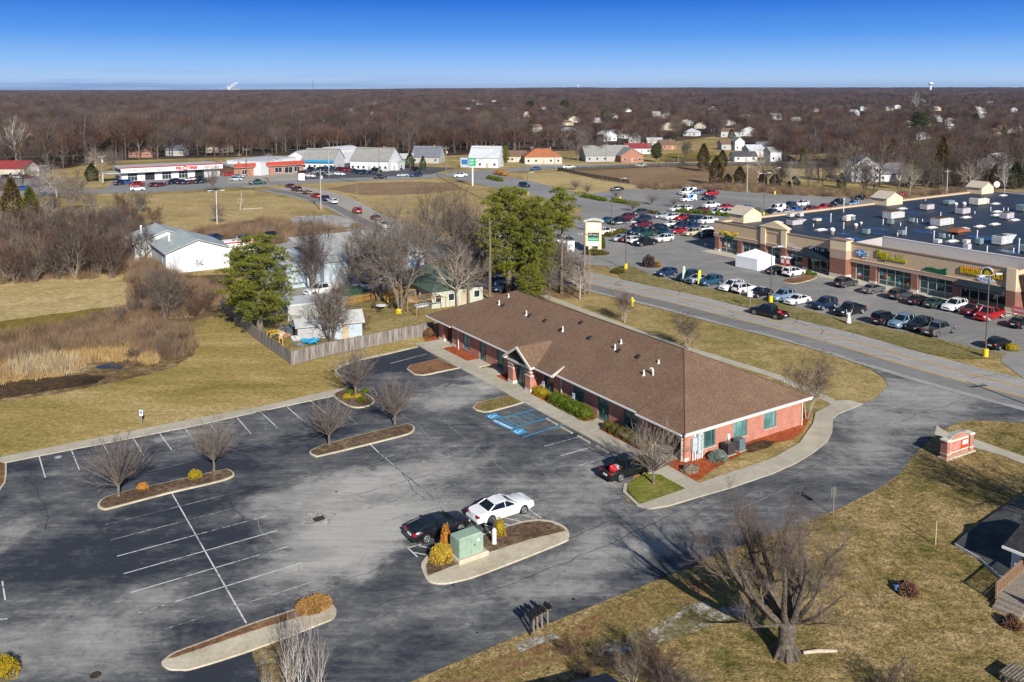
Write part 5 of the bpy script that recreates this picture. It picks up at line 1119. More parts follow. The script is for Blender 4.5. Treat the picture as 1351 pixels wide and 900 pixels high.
SPEC = {
 'sedan': dict(L=4.85,W=1.84,prof=[(-2.42,.62),(-2.36,.86),(-2.1,1.0),(-1.55,1.04),(-.9,1.0),(.3,.97),(1.0,.97),(1.6,.93),(2.1,.86),(2.36,.74),(2.43,.52)],cab=[(-1.75,1.02),(-1.0,1.4),(-.3,1.46),(.25,1.42),(1.05,.97)],wb=(1.42,-1.4),r=.33),
 'fastback': dict(L=4.95,W=1.9,prof=[(-2.47,.62),(-2.42,.9),(-2.2,1.02),(-1.6,1.03),(-.9,1.0),(.3,.97),(1.0,.97),(1.6,.93),(2.15,.85),(2.4,.72),(2.46,.5)],cab=[(-2.2,1.04),(-1.2,1.32),(-.35,1.43),(.3,1.38),(1.25,.96)],wb=(1.5,-1.45),r=.36),
 'saloon': dict(L=5.35,W=1.98,prof=[(-2.67,.6),(-2.64,.88),(-2.45,1.0),(-1.7,1.04),(-.9,1.02),(.2,.98),(.95,1.0),(1.8,.97),(2.4,.91),(2.62,.8),(2.68,.54)],cab=[(-1.65,1.03),(-1.0,1.4),(-.35,1.47),(.2,1.44),(.95,1.0)],wb=(1.6,-1.45),r=.36),
 'suv': dict(L=4.75,W=1.92,prof=[(-2.37,.62),(-2.34,1.0),(-2.25,1.12),(-1.5,1.12),(-.6,1.1),(.5,1.08),(1.05,1.08),(1.7,1.02),(2.15,.9),(2.34,.7),(2.38,.52)],cab=[(-2.3,1.12),(-2.0,1.62),(-.9,1.72),(.1,1.68),(.95,1.08)],wb=(1.4,-1.4),r=.37),
 'minivan': dict(L=5.1,W=1.98,prof=[(-2.55,.6),(-2.52,1.0),(-2.44,1.08),(-1.5,1.08),(-.6,1.06),(.5,1.03),(1.4,1.0),(1.9,.94),(2.35,.8),(2.52,.62),(2.56,.5)],cab=[(-2.48,1.08),(-2.2,1.66),(-1.0,1.78),(.3,1.7),(1.6,.98)],wb=(1.5,-1.5),r=.34),
 'hatchback': dict(L=4.3,W=1.8,prof=[(-2.15,.6),(-2.12,.95),(-2.0,1.03),(-1.4,1.03),(-.6,1.0),(.4,.98),(.95,.97),(1.5,.9),(1.95,.78),(2.12,.6),(2.16,.5)],cab=[(-2.05,1.03),(-1.6,1.4),(-.7,1.5),(.1,1.46),(1.0,.97)],wb=(1.3,-1.25),r=.32),
 'boxysuv': dict(L=4.4,W=1.9,prof=[(-2.2,.62),(-2.19,1.05),(-2.15,1.15),(-1.4,1.15),(-.6,1.15),(.5,1.15),(.95,1.15),(1.6,1.1),(2.05,1.05),(2.18,.85),(2.2,.55)],cab=[(-2.17,1.15),(-2.08,1.78),(-.9,1.84),(.35,1.8),(.75,1.15)],wb=(1.4,-1.35),r=.4),
 'pickup': dict(L=5.8,W=2.0,prof=[(-2.9,.7),(-2.88,1.08),(-2.8,1.12),(-2.0,1.12),(-1.1,1.12),(.3,1.14),(1.3,1.16),(2.1,1.12),(2.7,1.0),(2.88,.75),(2.92,.58)],cab=[(-1.05,1.13),(-.9,1.75),(-.1,1.86),(.75,1.82),(1.35,1.15)],wb=(1.9,-1.75),r=.42),
 'van': dict(L=5.6,W=2.0,prof=[(-2.8,.6),(-2.79,1.1),(-2.75,1.2),(-1.5,1.2),(-.6,1.2),(.5,1.2),(1.5,1.2),(2.1,1.12),(2.55,.98),(2.76,.75),(2.8,.5)],cab=[(-2.78,1.2),(-2.7,2.05),(-1.0,2.12),(1.2,2.05),(2.0,1.16)],wb=(1.85,-1.75),r=.36),
}
def car_proto(kind,fast=False):
 S = SPEC[kind]; W2 = S['W']/2; wf,wr = S['wb']; r = S['r']
 t_ = bpy.data.objects.new('car',None)
 xs = set(x for x,z in S['prof'])
 for w in (wf,wr):
  for a in (-1.12,-.95,-.6,0,.6,.95,1.12): xs.add(w+a*(r+.05))
 x0,x1 = S['prof'][0][0],S['prof'][-1][0]; xs = sorted(x for x in xs if x0 <= x <= x1)
 def zt(x):
  P = S['prof']
  for (a,za),(b,zb) in zip(P,P[1:]):
   if a <= x <= b: return za+(zb-za)*(x-a)/(b-a)
 def zb(x):
  z = .24 if abs(x) < x1-.35 else .34
  for w in (wf,wr):
   d = (x-w)/(r+.05)
   if abs(d) < 1: z = max(z,.3+(r+.06)*2*.9*sqrt(1-d*d)*.62+.0)
  return z
 def hw(x):
  e = min(1,(x1-abs(x))/.55+.0) if abs(x) > x1-.55 else 1
  return W2*(1-.17*(1-e)**1.5)
 B = MB(); ring = 10; vs = []
 for x in xs:
  t,b,h = zt(x),zb(x),hw(x); b = min(b,t-.08); mid = b+(t-b)*.5
  half = [(h*.94,b),(h,b+(t-b)*.2),(h*1.0,mid),(h*.97,b+(t-b)*.82),(h*.86,t)]
  for y,z in half: vs.append((x,y,z))
  for y,z in half[::-1]: vs.append((x,-y,z))
 fs = []
 for i in range(len(xs)-1):
  for k in range(ring-1): fs.append((i*ring+k,i*ring+k+1,(i+1)*ring+k+1,(i+1)*ring+k))
 n = len(xs); fs.append(tuple(range(ring))); fs.append(tuple((n-1)*ring+k for k in range(ring-1,-1,-1)))
 B.add(vs,fs)
 if kind == 'pickup':
  B.f = [f for f in B.f if not (len(f) == 4 and all(abs(B.v[i][1]) > W2*.7 and B.v[i][0] < -1.0 for i in f) and min(B.v[i][1] for i in f) < 0 < max(B.v[i][1] for i in f))]; B.m = [0]*len(B.f)
  B.box(-1.1,-W2*.86,.7,-1.05,W2*.86,1.13); B.box(-2.86,-W2*.86,.7,-2.78,W2*.86,1.11)
  for s in (-1,1): B.box(-2.8,min(s*W2*.78,s*W2*.87),.7,-1.05,max(s*W2*.78,s*W2*.87),1.125)
 body = B.build('body',PAINT['white'],t_,smooth=True)
 body.data.update()
 for p in body.data.polygons: p.use_smooth = len(p.vertices) == 4
 bvm = body.modifiers.new('edges','EDGE_SPLIT'); bvm.split_angle = radians(38)
 u_ = MB(); u_.box(x0+.3,-W2*.8,.18,x1-.3,W2*.8,.5); u_.build('underbody',m_under,t_)
 if kind == 'pickup': MB().box(-2.8,-W2*.8,.68,-1.1,W2*.8,.74).build('bed_floor',m_under,t_)
 C = S['cab']; bx0,rx0,rxm,rx1,bx1 = C; wb_,wr_ = W2*.86,W2*.68; g = MB(); zb0 = bx0[1]-.02
 st = [(bx0[0],bx0[1]-.02,bx0[1]+.01,.98),(rx0[0],min(bx0[1],bx1[1])-.02,rx0[1]-.03,1),(rxm[0],zt(rxm[0])-.03,rxm[1]-.03,1),(rx1[0],zt(rx1[0])-.03,rx1[1]-.03,1),(bx1[0],bx1[1]-.03,bx1[1]+.01,.97)]
 vs = []
 for x,z0,z1,k in st:
  f = min(1,(z1-z0)/.35); w1 = wb_+(wr_-wb_)*f
  vs += [(x,wb_*k,z0),(x,w1*k,z1),(x,-w1*k,z1),(x,-wb_*k,z0)]
 fs = [(0,1,2,3),tuple(16+i for i in (3,2,1,0))]
 for i in range(4):
  for k in range(3): fs.append((i*4+k,(i+1)*4+k,(i+1)*4+k+1,i*4+k+1))
 g.add(vs,[f[::-1] for f in fs]); g.build('windows',m_cg,t_)
 rfm = MB(); zs = .012
 def top(x,z,w): return [(x,-w,z),(x,w,z)]
 a = [(rx0[0]-.02,rx0[1]-.03),(rxm[0],rxm[1]),(rx1[0]+.02,rx1[1]-.02)]; v2 = []
 for x,z in a:
  w = wr_*1.04; v2 += [(x,-w,z-.045),(x,-w*.85,z+zs),(x,w*.85,z+zs),(x,w,z-.045)]
 fs = []
 for i in range(2):
  for k in range(3): fs.append((i*4+k,(i+1)*4+k,(i+1)*4+k+1,i*4+k+1))
 rfm.add(v2,[f for f in fs])
 def pil(xa,za,ya,xb,zb_,yb,w=.055):
  for s in (-1,1):
   rfm.tube([(xa,s*ya,za),(xb,s*yb,zb_)],w,5)
 pil(bx1[0],bx1[1]-.01,wb_*.97,rx1[0],rx1[1]-.04,wr_,.04)
 pil(bx0[0],bx0[1]-.01,wb_*.97,rx0[0],rx0[1]-.05,wr_,.06 if kind in ('sedan','saloon','fastback') else .08)
 xm = (rxm[0]+rx1[0])/2; pil(xm,zt(xm)-.02,wb_,xm-.05,rxm[1]-.06,wr_,.035)
 if kind in ('suv','minivan','van','boxysuv'): xm = (rx0[0]+rxm[0])/2-.1; pil(xm,zt(xm)-.02,wb_,xm,rxm[1]-.1,wr_,.05)
 if kind == 'van':
  for s in (-1,1): rfm.add([(bx0[0],s*(wb_+.004),1.15),(.9,s*(wb_+.004),1.15),(.9,s*(wr_+.012),2.03),(rx0[0],s*(wr_+.012),2.0)],[(0,1,2,3) if s < 0 else (3,2,1,0)])
  rfm.add([(bx0[0]-.004,-wb_,1.15),(bx0[0]-.004,wb_,1.15),(rx0[0]-.01,wr_,2.02),(rx0[0]-.01,-wr_,2.02)],[(0,3,2,1)])
 rfm.build('roof',PAINT['white'],t_)
 for w in (wf,wr):
  for s in (-1,1):
   y = s*(W2-.11); m = MB(); m.tube([(w,y-.1,r),(w,y+.1,r)],r,20); ty = m.build('wheel',m_tyre,t_,smooth=False)
   m = MB(); yo = y+s*.101; m.add([(w+r*.66*cos(i*pi/8),yo+s*.004,r+r*.66*sin(i*pi/8)) for i in range(16)],[tuple(range(16)) if s < 0 else tuple(range(15,-1,-1))]); m.build('rim_dish',m_rimd,ty)
   m = MB()
   for i in range(5):
    a = i*2*pi/5+.3; m.add([(w+.05*r*cos(a+1.5),yo+s*.008,r+.05*r*sin(a+1.5)),(w+r*.62*cos(a+.16),yo+s*.01,r+r*.62*sin(a+.16)),(w+r*.62*cos(a-.16),yo+s*.01,r+r*.62*sin(a-.16)),(w+.05*r*cos(a-1.5),yo+s*.008,r+.05*r*sin(a-1.5))],[(0,1,2,3)])
   m.tube([(w+r*.64*cos(i*pi/8),yo+s*.006,r+r*.64*sin(i*pi/8)) for i in range(17)],.022,4,cap=False); m.cyl(0,0,0,0,0,3) if False else None
   m.build('rim',m_rim,ty)
 hx = x1; hz = .66 if kind not in ('pickup','boxysuv','van') else .86
 for s in (-1,1):
  m = MB(); m.blob((hx-.2,s*(W2*.7),hz),(.2,.2,.085),2,10,6,0); m.build('headlight',m_hl,t_,smooth=True)
  m = MB(); zz = .84 if kind in ('sedan','saloon','fastback','hatchback') else .98
  m.bev(x0-.015,s*W2*.72-.17,zz-.1,x0+.22,s*W2*.72+.17,zz+.07,.03); m.build('taillight',m_tl,t_)
  m = MB(); m.blob((bx1[0]-.28,s*(W2+.02),bx1[1]+.06),(.09,.12,.08),1,8,5,0); m.build('mirror',PAINT['white'],t_,smooth=True)
 MB().box(x0-.022,-.26,.6,x0+.1,.26,.74).build('licence_plate',m_signw,t_)
 MB().box(x1-.12,-W2*.5,hz-.1,x1+.004,W2*.5,hz+.05).build('grille',m_under,t_)
 m = MB(); m.bev(x0-.05,-W2*.92,.34,x0+.3,W2*.92,.56,.05); m.build('bumper',m_under if kind in ('suv','boxysuv','pickup') else PAINT['white'],t_)
 if kind in ('suv','boxysuv','pickup','minivan'):
  m = MB()
  for s in (-1,1): m.tube([(rx0[0]+.2,s*wr_*.92,rxm[1]+.03),(rx1[0]-.15,s*wr_*.92,rxm[1]+.02)],.025,5)
  m.build('roof_rail',m_under,t_)
 m = MB()
 for s in (-1,1):
  for x in (xm,wr+.45): m.box(x-.008,s*(W2*1.0)-.006 if s > 0 else -W2-.004,.45,x+.008,s*W2+.004 if s > 0 else -W2+.006,.95)
 m.build('door_seam',m_under,t_)
 return t_
_proto = {}
def put_car(kind,col,x,y,rz,group,z=.055,name=None,scale=1.0,cat=None):
 """copy of the prototype of its kind; paint is set per object"""
 if kind not in _proto: _proto[kind] = car_proto(kind)
 src = _proto[kind]; nm = name or {'pickup': 'pickup_truck','van': 'delivery_van','minivan': 'minivan','suv': 'suv','boxysuv': 'suv'}.get(kind,'car')
 r = bpy.data.objects.new(nm,None); COL.objects.link(r); r.empty_display_size = .3
 def cp(o,par):
  c = o.copy(); COL.objects.link(c); c.parent = par
  if o.data.materials[0] == PAINT['white']: c.material_slots[0].link = 'OBJECT'; c.material_slots[0].material = PAINT[col]
  for ch in o.children: cp(ch,c)
 for ch in src.children: cp(ch,r)
 r.location = (x,y,z); r.rotation_euler = (0,0,rz); r.scale = (scale,)*3
 tag(r,'x',cat or {'pickup': 'pickup truck','van': 'van','minivan': 'minivan','suv': 'suv','boxysuv': 'suv'}.get(kind,'car'),group)
 return r
KN = {'sedan': 'saloon car','saloon': 'long saloon car','fastback': 'sloping-back saloon','suv': 'sport utility vehicle','boxysuv': 'boxy off-road vehicle','minivan': 'minivan','hatchback': 'hatchback','pickup': 'pickup truck','van': 'van'}
citems = []
def cars(lst,rz,group,place):
 for e in lst:
  kind,col,px,py = e[:4]; h = e[4] if len(e) > 4 else 0
  c = G(px,py); a = rz+h
  o = put_car(kind,col,c[0],c[1],a,group)
  citems.append((o,px,f'{NAMEC.get(col, col)} {KN[kind]}',place))
 return
F,B_ = ANG+pi,ANG
b = put_car('fastback','black',*G(578,704),ANG+.01,None); b['label'] = 'black sloping-back saloon beside the green transformer box'
b = put_car('saloon','white',*G(661,680),ANG+.0,None); b['label'] = 'long white four-door saloon parked next to the kerbed island in the near car park'
b = put_car('pickup','black',*G(829,626),ANG,None,scale=.92); b['label'] = 'black pickup truck with red gear in its bed under the small tree by the office'
c = G(829,626)
def at_rel(dx,dy): return (c[0]+dx*U[0]+dy*V[0],c[1]+dx*U[1]+dy*V[1])
m = MB(); m.blob((0,0,.35),(.3,.28,.38),3,10,7,.25); m.blob((.1,-.3,.2),(.25,.2,.22),5,10,7,.25); o = m.build('fuel_can',MT('can_red',(.55,.015,.03),.5)); q = at_rel(-2.0,-.25); o.location = (q[0],q[1],.72); tag(o,'bright red bundle standing in the bed of the black pickup','bundle')
m = MB(); m.bev(-.35,-.22,0,.35,.22,.35,.04); o = m.build('tool_box',MT('box_grey',(.45,.46,.48),.5)); q = at_rel(-1.3,.2); o.location = (q[0],q[1],.72); o.rotation_euler = (0,0,ANG+.4); tag(o,'pale grey box in the bed of the black pickup behind its cab','tool box')
m = MB(); m.bev(-.25,-.2,0,.25,.2,.28,.04); o = m.build('crate',MT('box_orange',(.5,.12,.04),.5)); q = at_rel(-1.5,-.5); o.location = (q[0],q[1],.72); tag(o,'small orange crate in the bed of the black pickup','crate')
g = 'cars parked nose to the grass verge'; pl = 'in the row along the verge'
cars([('hatchback','darkblue',879,364),('minivan','navy',908,370),('sedan','silver',920,373),('suv','teal',937,376),('suv','white',965,383),('suv','white',982,386,pi),('sedan','black',1002,391),('suv','lightblue',1032,396),('sedan','white',1052,401),('suv','navy',1087,407),('pickup','black',1121,415),('boxysuv','black',1167,427,pi),('suv','lightblue',1190,431),('suv','black',1213,435),('pickup','grey',1238,441,pi),('hatchback','black',1317,459,pi)],F,g,pl)
g = 'cars parked along the shop fronts'; pl = 'in the row along the shop fronts'
cars([('sedan','black',1025,361),('suv','white',1047,364),('suv','darkgrey',1116,378),('sedan','grey',1152,386),('suv','darkgrey',1188,394),('sedan','black',1212,401),('sedan','darkgreen',1235,405),('suv','white',1259,409,pi),('sedan','maroon',1282,414,pi),('pickup','red',1305,421,pi),('sedan','black',1347,431)],B_,g,pl)
g = 'cars in the far car park'
cars([('sedan','silver',819,318),('sedan','maroon',829,319),('suv','white',839,321,pi),('pickup','black',851,324),('suv','white',876,319),('pickup','white',797,310)],F,g,'in the row nearest the tall sign')
cars([('suv','navy',839,309),('pickup','darkgreen',852,312),('suv','teal',876,310,pi/2),('sedan','red',896,308),('suv','cream',913,311),('sedan','white',929,306),('suv','black',932,313)],F,g,'in the second row of the far car park')
cars([('sedan','black',868,303),('sedan','white',887,299),('suv','navy',897,302),('suv','darkblue',911,303),('pickup','maroon',847,300),('suv','navy',848,293),('sedan','teal',801,294),('pickup','black',817,296),('suv','maroon',826,290)],F,g,'in the third row of the far car park')
cars([('sedan','silver',872,288),('suv','white',886,290),('suv','red',901,291),('suv','black',913,293),('suv','darkblue',922,294),('pickup','white',934,295),('suv','darkgrey',844,284)],F,g,'in the row before the low hedges')
cars([('suv','white',893,279),('suv','white',903,279),('sedan','maroon',925,280),('minivan','white',947,283),('minivan','white',961,283),('sedan','navy',989,286),('pickup','white',938,274),('sedan','red',957,276),('suv','lightblue',984,279),('suv','black',1016,284),('sedan','white',1029,285),('sedan','silver',1038,283),('sedan','blue',1049,280)],F,g,'behind the low hedges')
cars([('suv','navy',1041,274),('suv','white',1058,272),('sedan','maroon',1069,278),('suv','red',1086,277),('sedan','maroon',1097,277),('suv','black',1105,270),('suv','lightblue',1125,272),('hatchback','black',1134,264),('suv','red',1185,262),('sedan','navy',935,264),('pickup','red',938,258),('sedan','black',814,252)],F,g,'at the far edge of the shopping car park')
cars([('minivan','lightblue',918,257),('van','white',1025,279)],F,g,'at the far edge of the shopping car park')
b = put_car('van','white',*G(907,257),F,g,name='minibus',cat='minibus',scale=1.12); b['label'] = 'white minibus with a yellow front stripe at the far edge of the shopping car park'
m = MB(); m.box(2.3,-1.01,.5,2.72,1.01,.95); m.build('front_stripe',MT('stripe_yellow',(.6,.42,.03),.4),b)
b = put_car('van','white',*G(908,266),F,g); b['label'] = 'white van with a blue swoosh on its side in the far car park'
m = MB()
for s in (-1,1): m.add([(-1.2,s*1.012,.4),(.3,s*1.012,.4),(1.0,s*1.0,1.1),(.5,s*.8,2.0),(-.2,s*.82,1.9),(-.3,s*1.0,1.1)],[(0,1,2,3,4,5)])
m.build('side_stripe',MT('stripe_blue',(.02,.2,.6),.4),b)
def road_dir(px,py):
 P = G(px,py); i = min(range(400),key=lambda k: (NR[k][0]-P[0])**2+(NR[k][1]-P[1])**2); a,b = NR[max(i-2,0)],NR[min(i+2,399)]
 return atan2(a[1]-b[1],a[0]-b[0])
for kind,col,px,py,lb in (('sedan','maroon',383,248,'small maroon car at the head of the queue by the junction'),('suv','brown',391,252.5,'brown sport utility vehicle queueing behind the first car at the junction'),('sedan','red',416.5,261,'red saloon in the queue between the trailer and a navy car'),('suv','navy',428,265,'navy car in the queue between a red and a white car'),
                              ('suv','white',439,269,'white sport utility vehicle at the tail of the queue on the main road'),('suv','red',471,281.5,'bright red car alone on the main road before the queue'),('sedan','maroon',496,291,'dark red saloon just ahead of the white car on the main road'),('suv','white',506,301,'white car coming down the main road past the workshop')):
 c = G(px,py); o = put_car(kind,col,c[0],c[1],road_dir(px,py)+(pi if py > 300 else 0),'cars driving on the main road',z=.09); o['label'] = lb
o = put_car('pickup','black',*G(1014,418),road_dir(1014,418),'cars driving on the main road',z=.09); o['label'] = 'black pickup truck driving on the main road below the parked cars'
m = MB(); m.blob((-1.9,.1,.95),(.3,.5,.3),2,9,6,.3); m.build('load',MT('can_red',(.5,.02,.03)),o)
o = put_car('sedan','black',*G(758,357),0.15,'cars driving on the main road',z=.07); o['label'] = 'black car turning out behind the pines beside the wooden poles'
c = G(404,256.5); t_ = thing('trailer','low tan flatbed trailer towed in the queue at the junction','trailer',(c[0],c[1],.09),road_dir(404,256)); MB().box(-2.6,-1,.6,2.4,1,.75).build('deck',MT('trailer_wood',(.33,.23,.12),.8),t_); m = MB(); m.box(-2.6,-1,.75,2.4,-.9,1.1); m.box(-2.6,.9,.75,2.4,1,1.1); m.build('side_rail',m_iron,t_)
for s in (-1,1): m = MB(); m.tube([(-.5,s*.95-.1,.33),(-.5,s*.95+.1,.33)],.33,12); m.build('wheel',m_tyre,t_)
MB().tube([(2.4,0,.65),(3.6,0,.5)],.06,6).build('drawbar',m_iron,t_)
def cs_dir(px,py):
 P = G(px,py); i = min(range(240),key=lambda k: (cs[k][0]-P[0])**2+(cs[k][1]-P[1])**2); a,b = cs[max(i-2,0)],cs[min(i+2,239)]; return atan2(b[1]-a[1],b[0]-a[0])
for kind,col,px,py,lb in (('suv','black',502,236,'black car on the cross street before the white gabled dealership'),('sedan','silver',531,233.5,'silver car on the cross street right of the black one'),('suv','navy',549,233.5,'dark car on the cross street left of the rough bushes'),('pickup','white',607,234,'white pickup truck waiting where the access street leaves the cross street'),
                              ('sedan','blue',707,224.5,'bright blue car on the street before the red-roofed house'),('pickup','white',750,223,'white pickup truck at the left end of the dark paddock fence'),('pickup','white',845,220.5,'white pickup truck passing the brick gabled house'),('sedan','navy',902,218.5,'dark car on the street beyond the paddock'),('suv','white',182,252,'white vehicle on the street below the red car at the tyre shop'),
                              ('pickup','darkgreen',340,243.5,'dark pickup truck at the junction by the brick store'),('suv','navy',692,247,'navy vehicle driving down the access street')):
 c = G(px,py); o = put_car(kind,col,c[0],c[1],cs_dir(px,py)+(pi if px % 2 else 0) if px != 692 else -.9,'cars on the far streets',z=.08); o['label'] = lb
pl = 'on the forecourt of the tyre shop'; g = 'cars outside the far shops'
cars([('pickup','navy',160,244),('suv','blue',168,243),('pickup','red',181,246),('sedan','black',204,246),('sedan','maroon',212,246),('pickup','navy',228,243),('suv','blue',233,241),('suv','black',240,243),('sedan','navy',247,243),('sedan','maroon',254,242.5),('suv','white',252,239.5),('suv','black',264,242),('suv','darkgreen',271,241.5),('sedan','black',262,237)],radians(70),g,pl)
pl = 'beside the brick store'
cars([('sedan','red',304,232.5),('sedan','navy',311,231.5),('sedan','lightblue',314,235),('suv','silver',312,239)],radians(5),g,pl)
pl = 'in the dealership yard'
cars([('sedan','white',409,234),('suv','maroon',400,231),('suv','navy',412,226),('sedan','silver',419,230),('suv','navy',424,226),('suv','darkgreen',424,232),('suv','navy',431,225),('sedan','silver',430,232),('pickup','navy',438,224),('sedan','silver',438,231),('sedan','white',448,231.5),('minivan','maroon',451,226),('minivan','red',459,226.5),('suv','navy',445,220),('sedan','teal',466,227),('suv','navy',473,229.5),('suv','darkblue',481,229.5),('sedan','navy',489,229.5),('suv','black',497,227),('sedan','white',491,225),('suv','white',507,224.5),('sedan','black',515,224),('sedan','navy',524,224),('suv','black',549,226)],radians(-35),g,pl)
cars([('sedan','blue',31,251),('sedan','maroon',5,251),('suv','black',10,236),('suv','silver',22,236),('suv','maroon',36,236)],radians(60),g,'outside the red-roofed store at the left edge')
cars([('suv','darkgrey',323,320),('suv','navy',284,318),('pickup','darkblue',277,322),('sedan','blue',312,347),('sedan','black',357,313)],ANG+.8,'cars by the white metal building','beside the white metal building')
cars([('sedan','white',396,341),('sedan','white',440,336),('suv','white',655,313),('suv','white',672,309),('suv','white',706,322),('sedan','black',648,303),('suv','maroon',640,306),('suv','white',742,322),('sedan','black',735,318)],ANG+2.6,'cars by the workshop and the pines','seen between the bare trees and the pines')
cars([('pickup','white',487,382,.1),('pickup','white',424,388,.2),('suv','white',368,376),('suv','black',380,377)],F,'cars in the workshop yard','in the yard behind the timber fence')
cars([('suv','navy',612,383),('pickup','navy',630,382),('suv','lightblue',651,378),('sedan','navy',665,384)],F+.1,'cars by the green-roofed house','behind the green-roofed house')
ordinal_labels(citems)
c = G(314,334); t_ = thing('box_trailer','white box trailer with a red stripe behind the white metal building','trailer',(c[0],c[1],0),ANG)
m = MB(); m.bev(-3,-1.1,.6,3,1.1,2.9,.06); q = m.build('body',m_whitem,t_); MB().box(-2.9,-1.115,2.3,2.9,-1.102,2.6).build('stripe',MT('stripe_red',(.5,.03,.03),.5),q)
for x in (-.6,.4): m = MB(); m.tube([(x,-1.12,.35),(x,-.9,.35)],.35,12); m.build('wheel',m_tyre,t_)
for p in _proto.values():
 def rm(o):
  for ch in list(o.children): rm(ch)
  bpy.data.objects.remove(o)
 rm(p)
# ------------------------------------------------------------------ vegetation generators
def rv(r):
 while True:
  v = Vector((r.uniform(-1,1),r.uniform(-1,1),r.uniform(-1,1)))
  if .05 < v.length < 1: return v.normalized()
def spike(mb,p,d,L,w,mi=1,bend=None):
 a = d.orthogonal().normalized(); b = d.cross(a).normalized(); q = p+d*L
 o = len(mb.v)
 if bend is None:
  mb.v += [tuple(p+a*w),tuple(p-a*w*.5+b*w*.87),tuple(p-a*w*.5-b*w*.87),tuple(q)]
  mb.f += [(o,o+1,o+3),(o+1,o+2,o+3),(o+2,o,o+3)]; mb.m += [mi]*3
 else:
  m_ = p+d*L*.5+bend*L*.08; q = q+bend*L*.22
  mb.v += [tuple(p+a*w),tuple(p-a*w*.5+b*w*.87),tuple(p-a*w*.5-b*w*.87),tuple(m_+a*w*.7),tuple(m_-a*w*.35+b*w*.6),tuple(m_-a*w*.35-b*w*.6),tuple(q)]
  mb.f += [(o,o+1,o+4,o+3),(o+1,o+2,o+5,o+4),(o+2,o,o+3,o+5),(o+3,o+4,o+6),(o+4,o+5,o+6),(o+5,o+3,o+6)]; mb.m += [mi]*6
def bare(seed,H,n=(7,6,5),ang=(45,40,40),lr=(.55,.55,.5),trunk=.35,r0=.2,twigs=9,tl=.9,tw=.02,up=.35,wob=.18,start=.35,sides=(8,6,4),stems=1,lean=0.0,spread=.0,bark2=False,tdec=1.0):
 """leafless tree -> (trunk mesh, crown mesh); crown slot 0 = limbs, slot 1 = twigs"""
 r = random.Random(seed); T = MB(); Cn = MB()
 def grow(p,d,L,rad,depth,maxd):
  k = 6 if depth == 0 else 4
  pts = [p.copy()]; dirs = [d.copy()]; rr_ = [rad]
  for i in range(k):
   d = (d+rv(r)*wob*(1 if depth else .5)+Vector((0,0,1))*up*(.25 if depth else .1)).normalized()
   p = p+d*L/k; pts.append(p.copy()); dirs.append(d.copy()); rr_.append(rad*(1-.62*(i+1)/k))
  (T if depth == 0 else Cn).tube(pts,rr_,sides[min(depth,len(sides)-1)],0,cap=depth == 0)
  if depth == maxd:
   for t in range(twigs):
    f = r.uniform(.15,1); j = min(k-1,int(f*k)); q = pts[j].lerp(pts[j+1],f*k-j)
    dd = (dirs[j+1]+rv(r)*.85+Vector((0,0,.35))).normalized(); spike(Cn,q,dd,tl*r.uniform(.5,1.25),tw*r.uniform(.7,1.2),1)
   spike(Cn,pts[-1],dirs[-1],tl*1.1,rr_[-1],1); return
  m = n[min(depth,len(n)-1)]; az = r.uniform(0,6.28); s0 = start if depth == 0 else .25
  for c_ in range(m):
   f = s0+(1-s0)*((c_+r.uniform(.2,.8))/m); f = min(f,.99); j = int(f*k); q = pts[j].lerp(pts[min(j+1,k)],f*k-j)
   az += 2.4+r.uniform(-.4,.4); a = radians(ang[min(depth,len(ang)-1)]*r.uniform(.7,1.25)); ax = dirs[j]
   o1 = ax.orthogonal().normalized(); o2 = ax.cross(o1)
   nd_ = (ax*cos(a)+(o1*cos(az)+o2*sin(az))*sin(a)).normalized()
   LL = L*lr[min(depth,len(lr)-1)]*r.uniform(.75,1.2)*(1.15-.45*f if depth == 0 else 1)
   grow(q,nd_,LL,max(tw,rr_[j]*.62),depth+1,maxd)
  if depth == 0 or r.random() < .7:
   grow(pts[-1],dirs[-1],L*lr[min(depth,len(lr)-1)]*.8,rr_[-1]*.95,depth+1,maxd)
  for t in range(int(twigs*.3)):
   f = r.uniform(.4,1); j = min(k-1,int(f*k)); q = pts[j].lerp(pts[j+1],f*k-j)
   if depth: spike(Cn,q,(dirs[j]+rv(r)).normalized(),tl*r.uniform(.4,1),tw,1)
 for s in range(stems):
  if stems == 1: d = Vector((lean,lean*.3,1)).normalized(); p0 = Vector((0,0,0)); LL = H*trunk
  else:
   a = s*2*pi/stems+r.uniform(-.3,.3); d = Vector((cos(a)*spread,sin(a)*spread,1)).normalized(); p0 = Vector((cos(a)*.12,sin(a)*.12,0)); LL = H*trunk*r.uniform(.8,1.1)
  grow(p0,d,LL,r0*(1 if stems == 1 else .6),0,len(n))
 zmax = max(v[2] for v in Cn.v); k = H/zmax
 for m in (T,Cn): m.v = [(x*k,y*k,z*k) for x,y,z in m.v]
 return T,Cn
m_bark = MT('bark',(.19,.155,.125),.95,4,.35,bmp=.05); m_bark2 = MT('pale_bark',(.42,.36,.29),.9,4,.3); m_barkd = MT('dark_bark',(.11,.085,.07),.95,4,.3)
m_twig = leaf_mat('twigs',(.075,.06,.05),(.13,.105,.086),.6,.18); m_twigr = leaf_mat('reddish_twigs',(.06,.033,.026),(.11,.062,.047),.5,.22); m_twigg = leaf_mat('grey_twigs',(.14,.12,.105),(.235,.2,.175),.6,.15)
m_twigp = leaf_mat('purple_twigs',(.055,.041,.041),(.1,.074,.073),.6,.18)
TREEV = {}
def variant(key,**k):
 bark,tw_ = k.pop('bark',m_bark),k.pop('twigm',m_twig); T,Cn = bare(**k)
 def me(mb,nm,mats):
  o = mb.build(nm,mats); d = o.data; bpy.data.objects.remove(o); return d
 TREEV[key] = (me(T,'trunk',[bark]),me(Cn,'crown',[bark,tw_]))
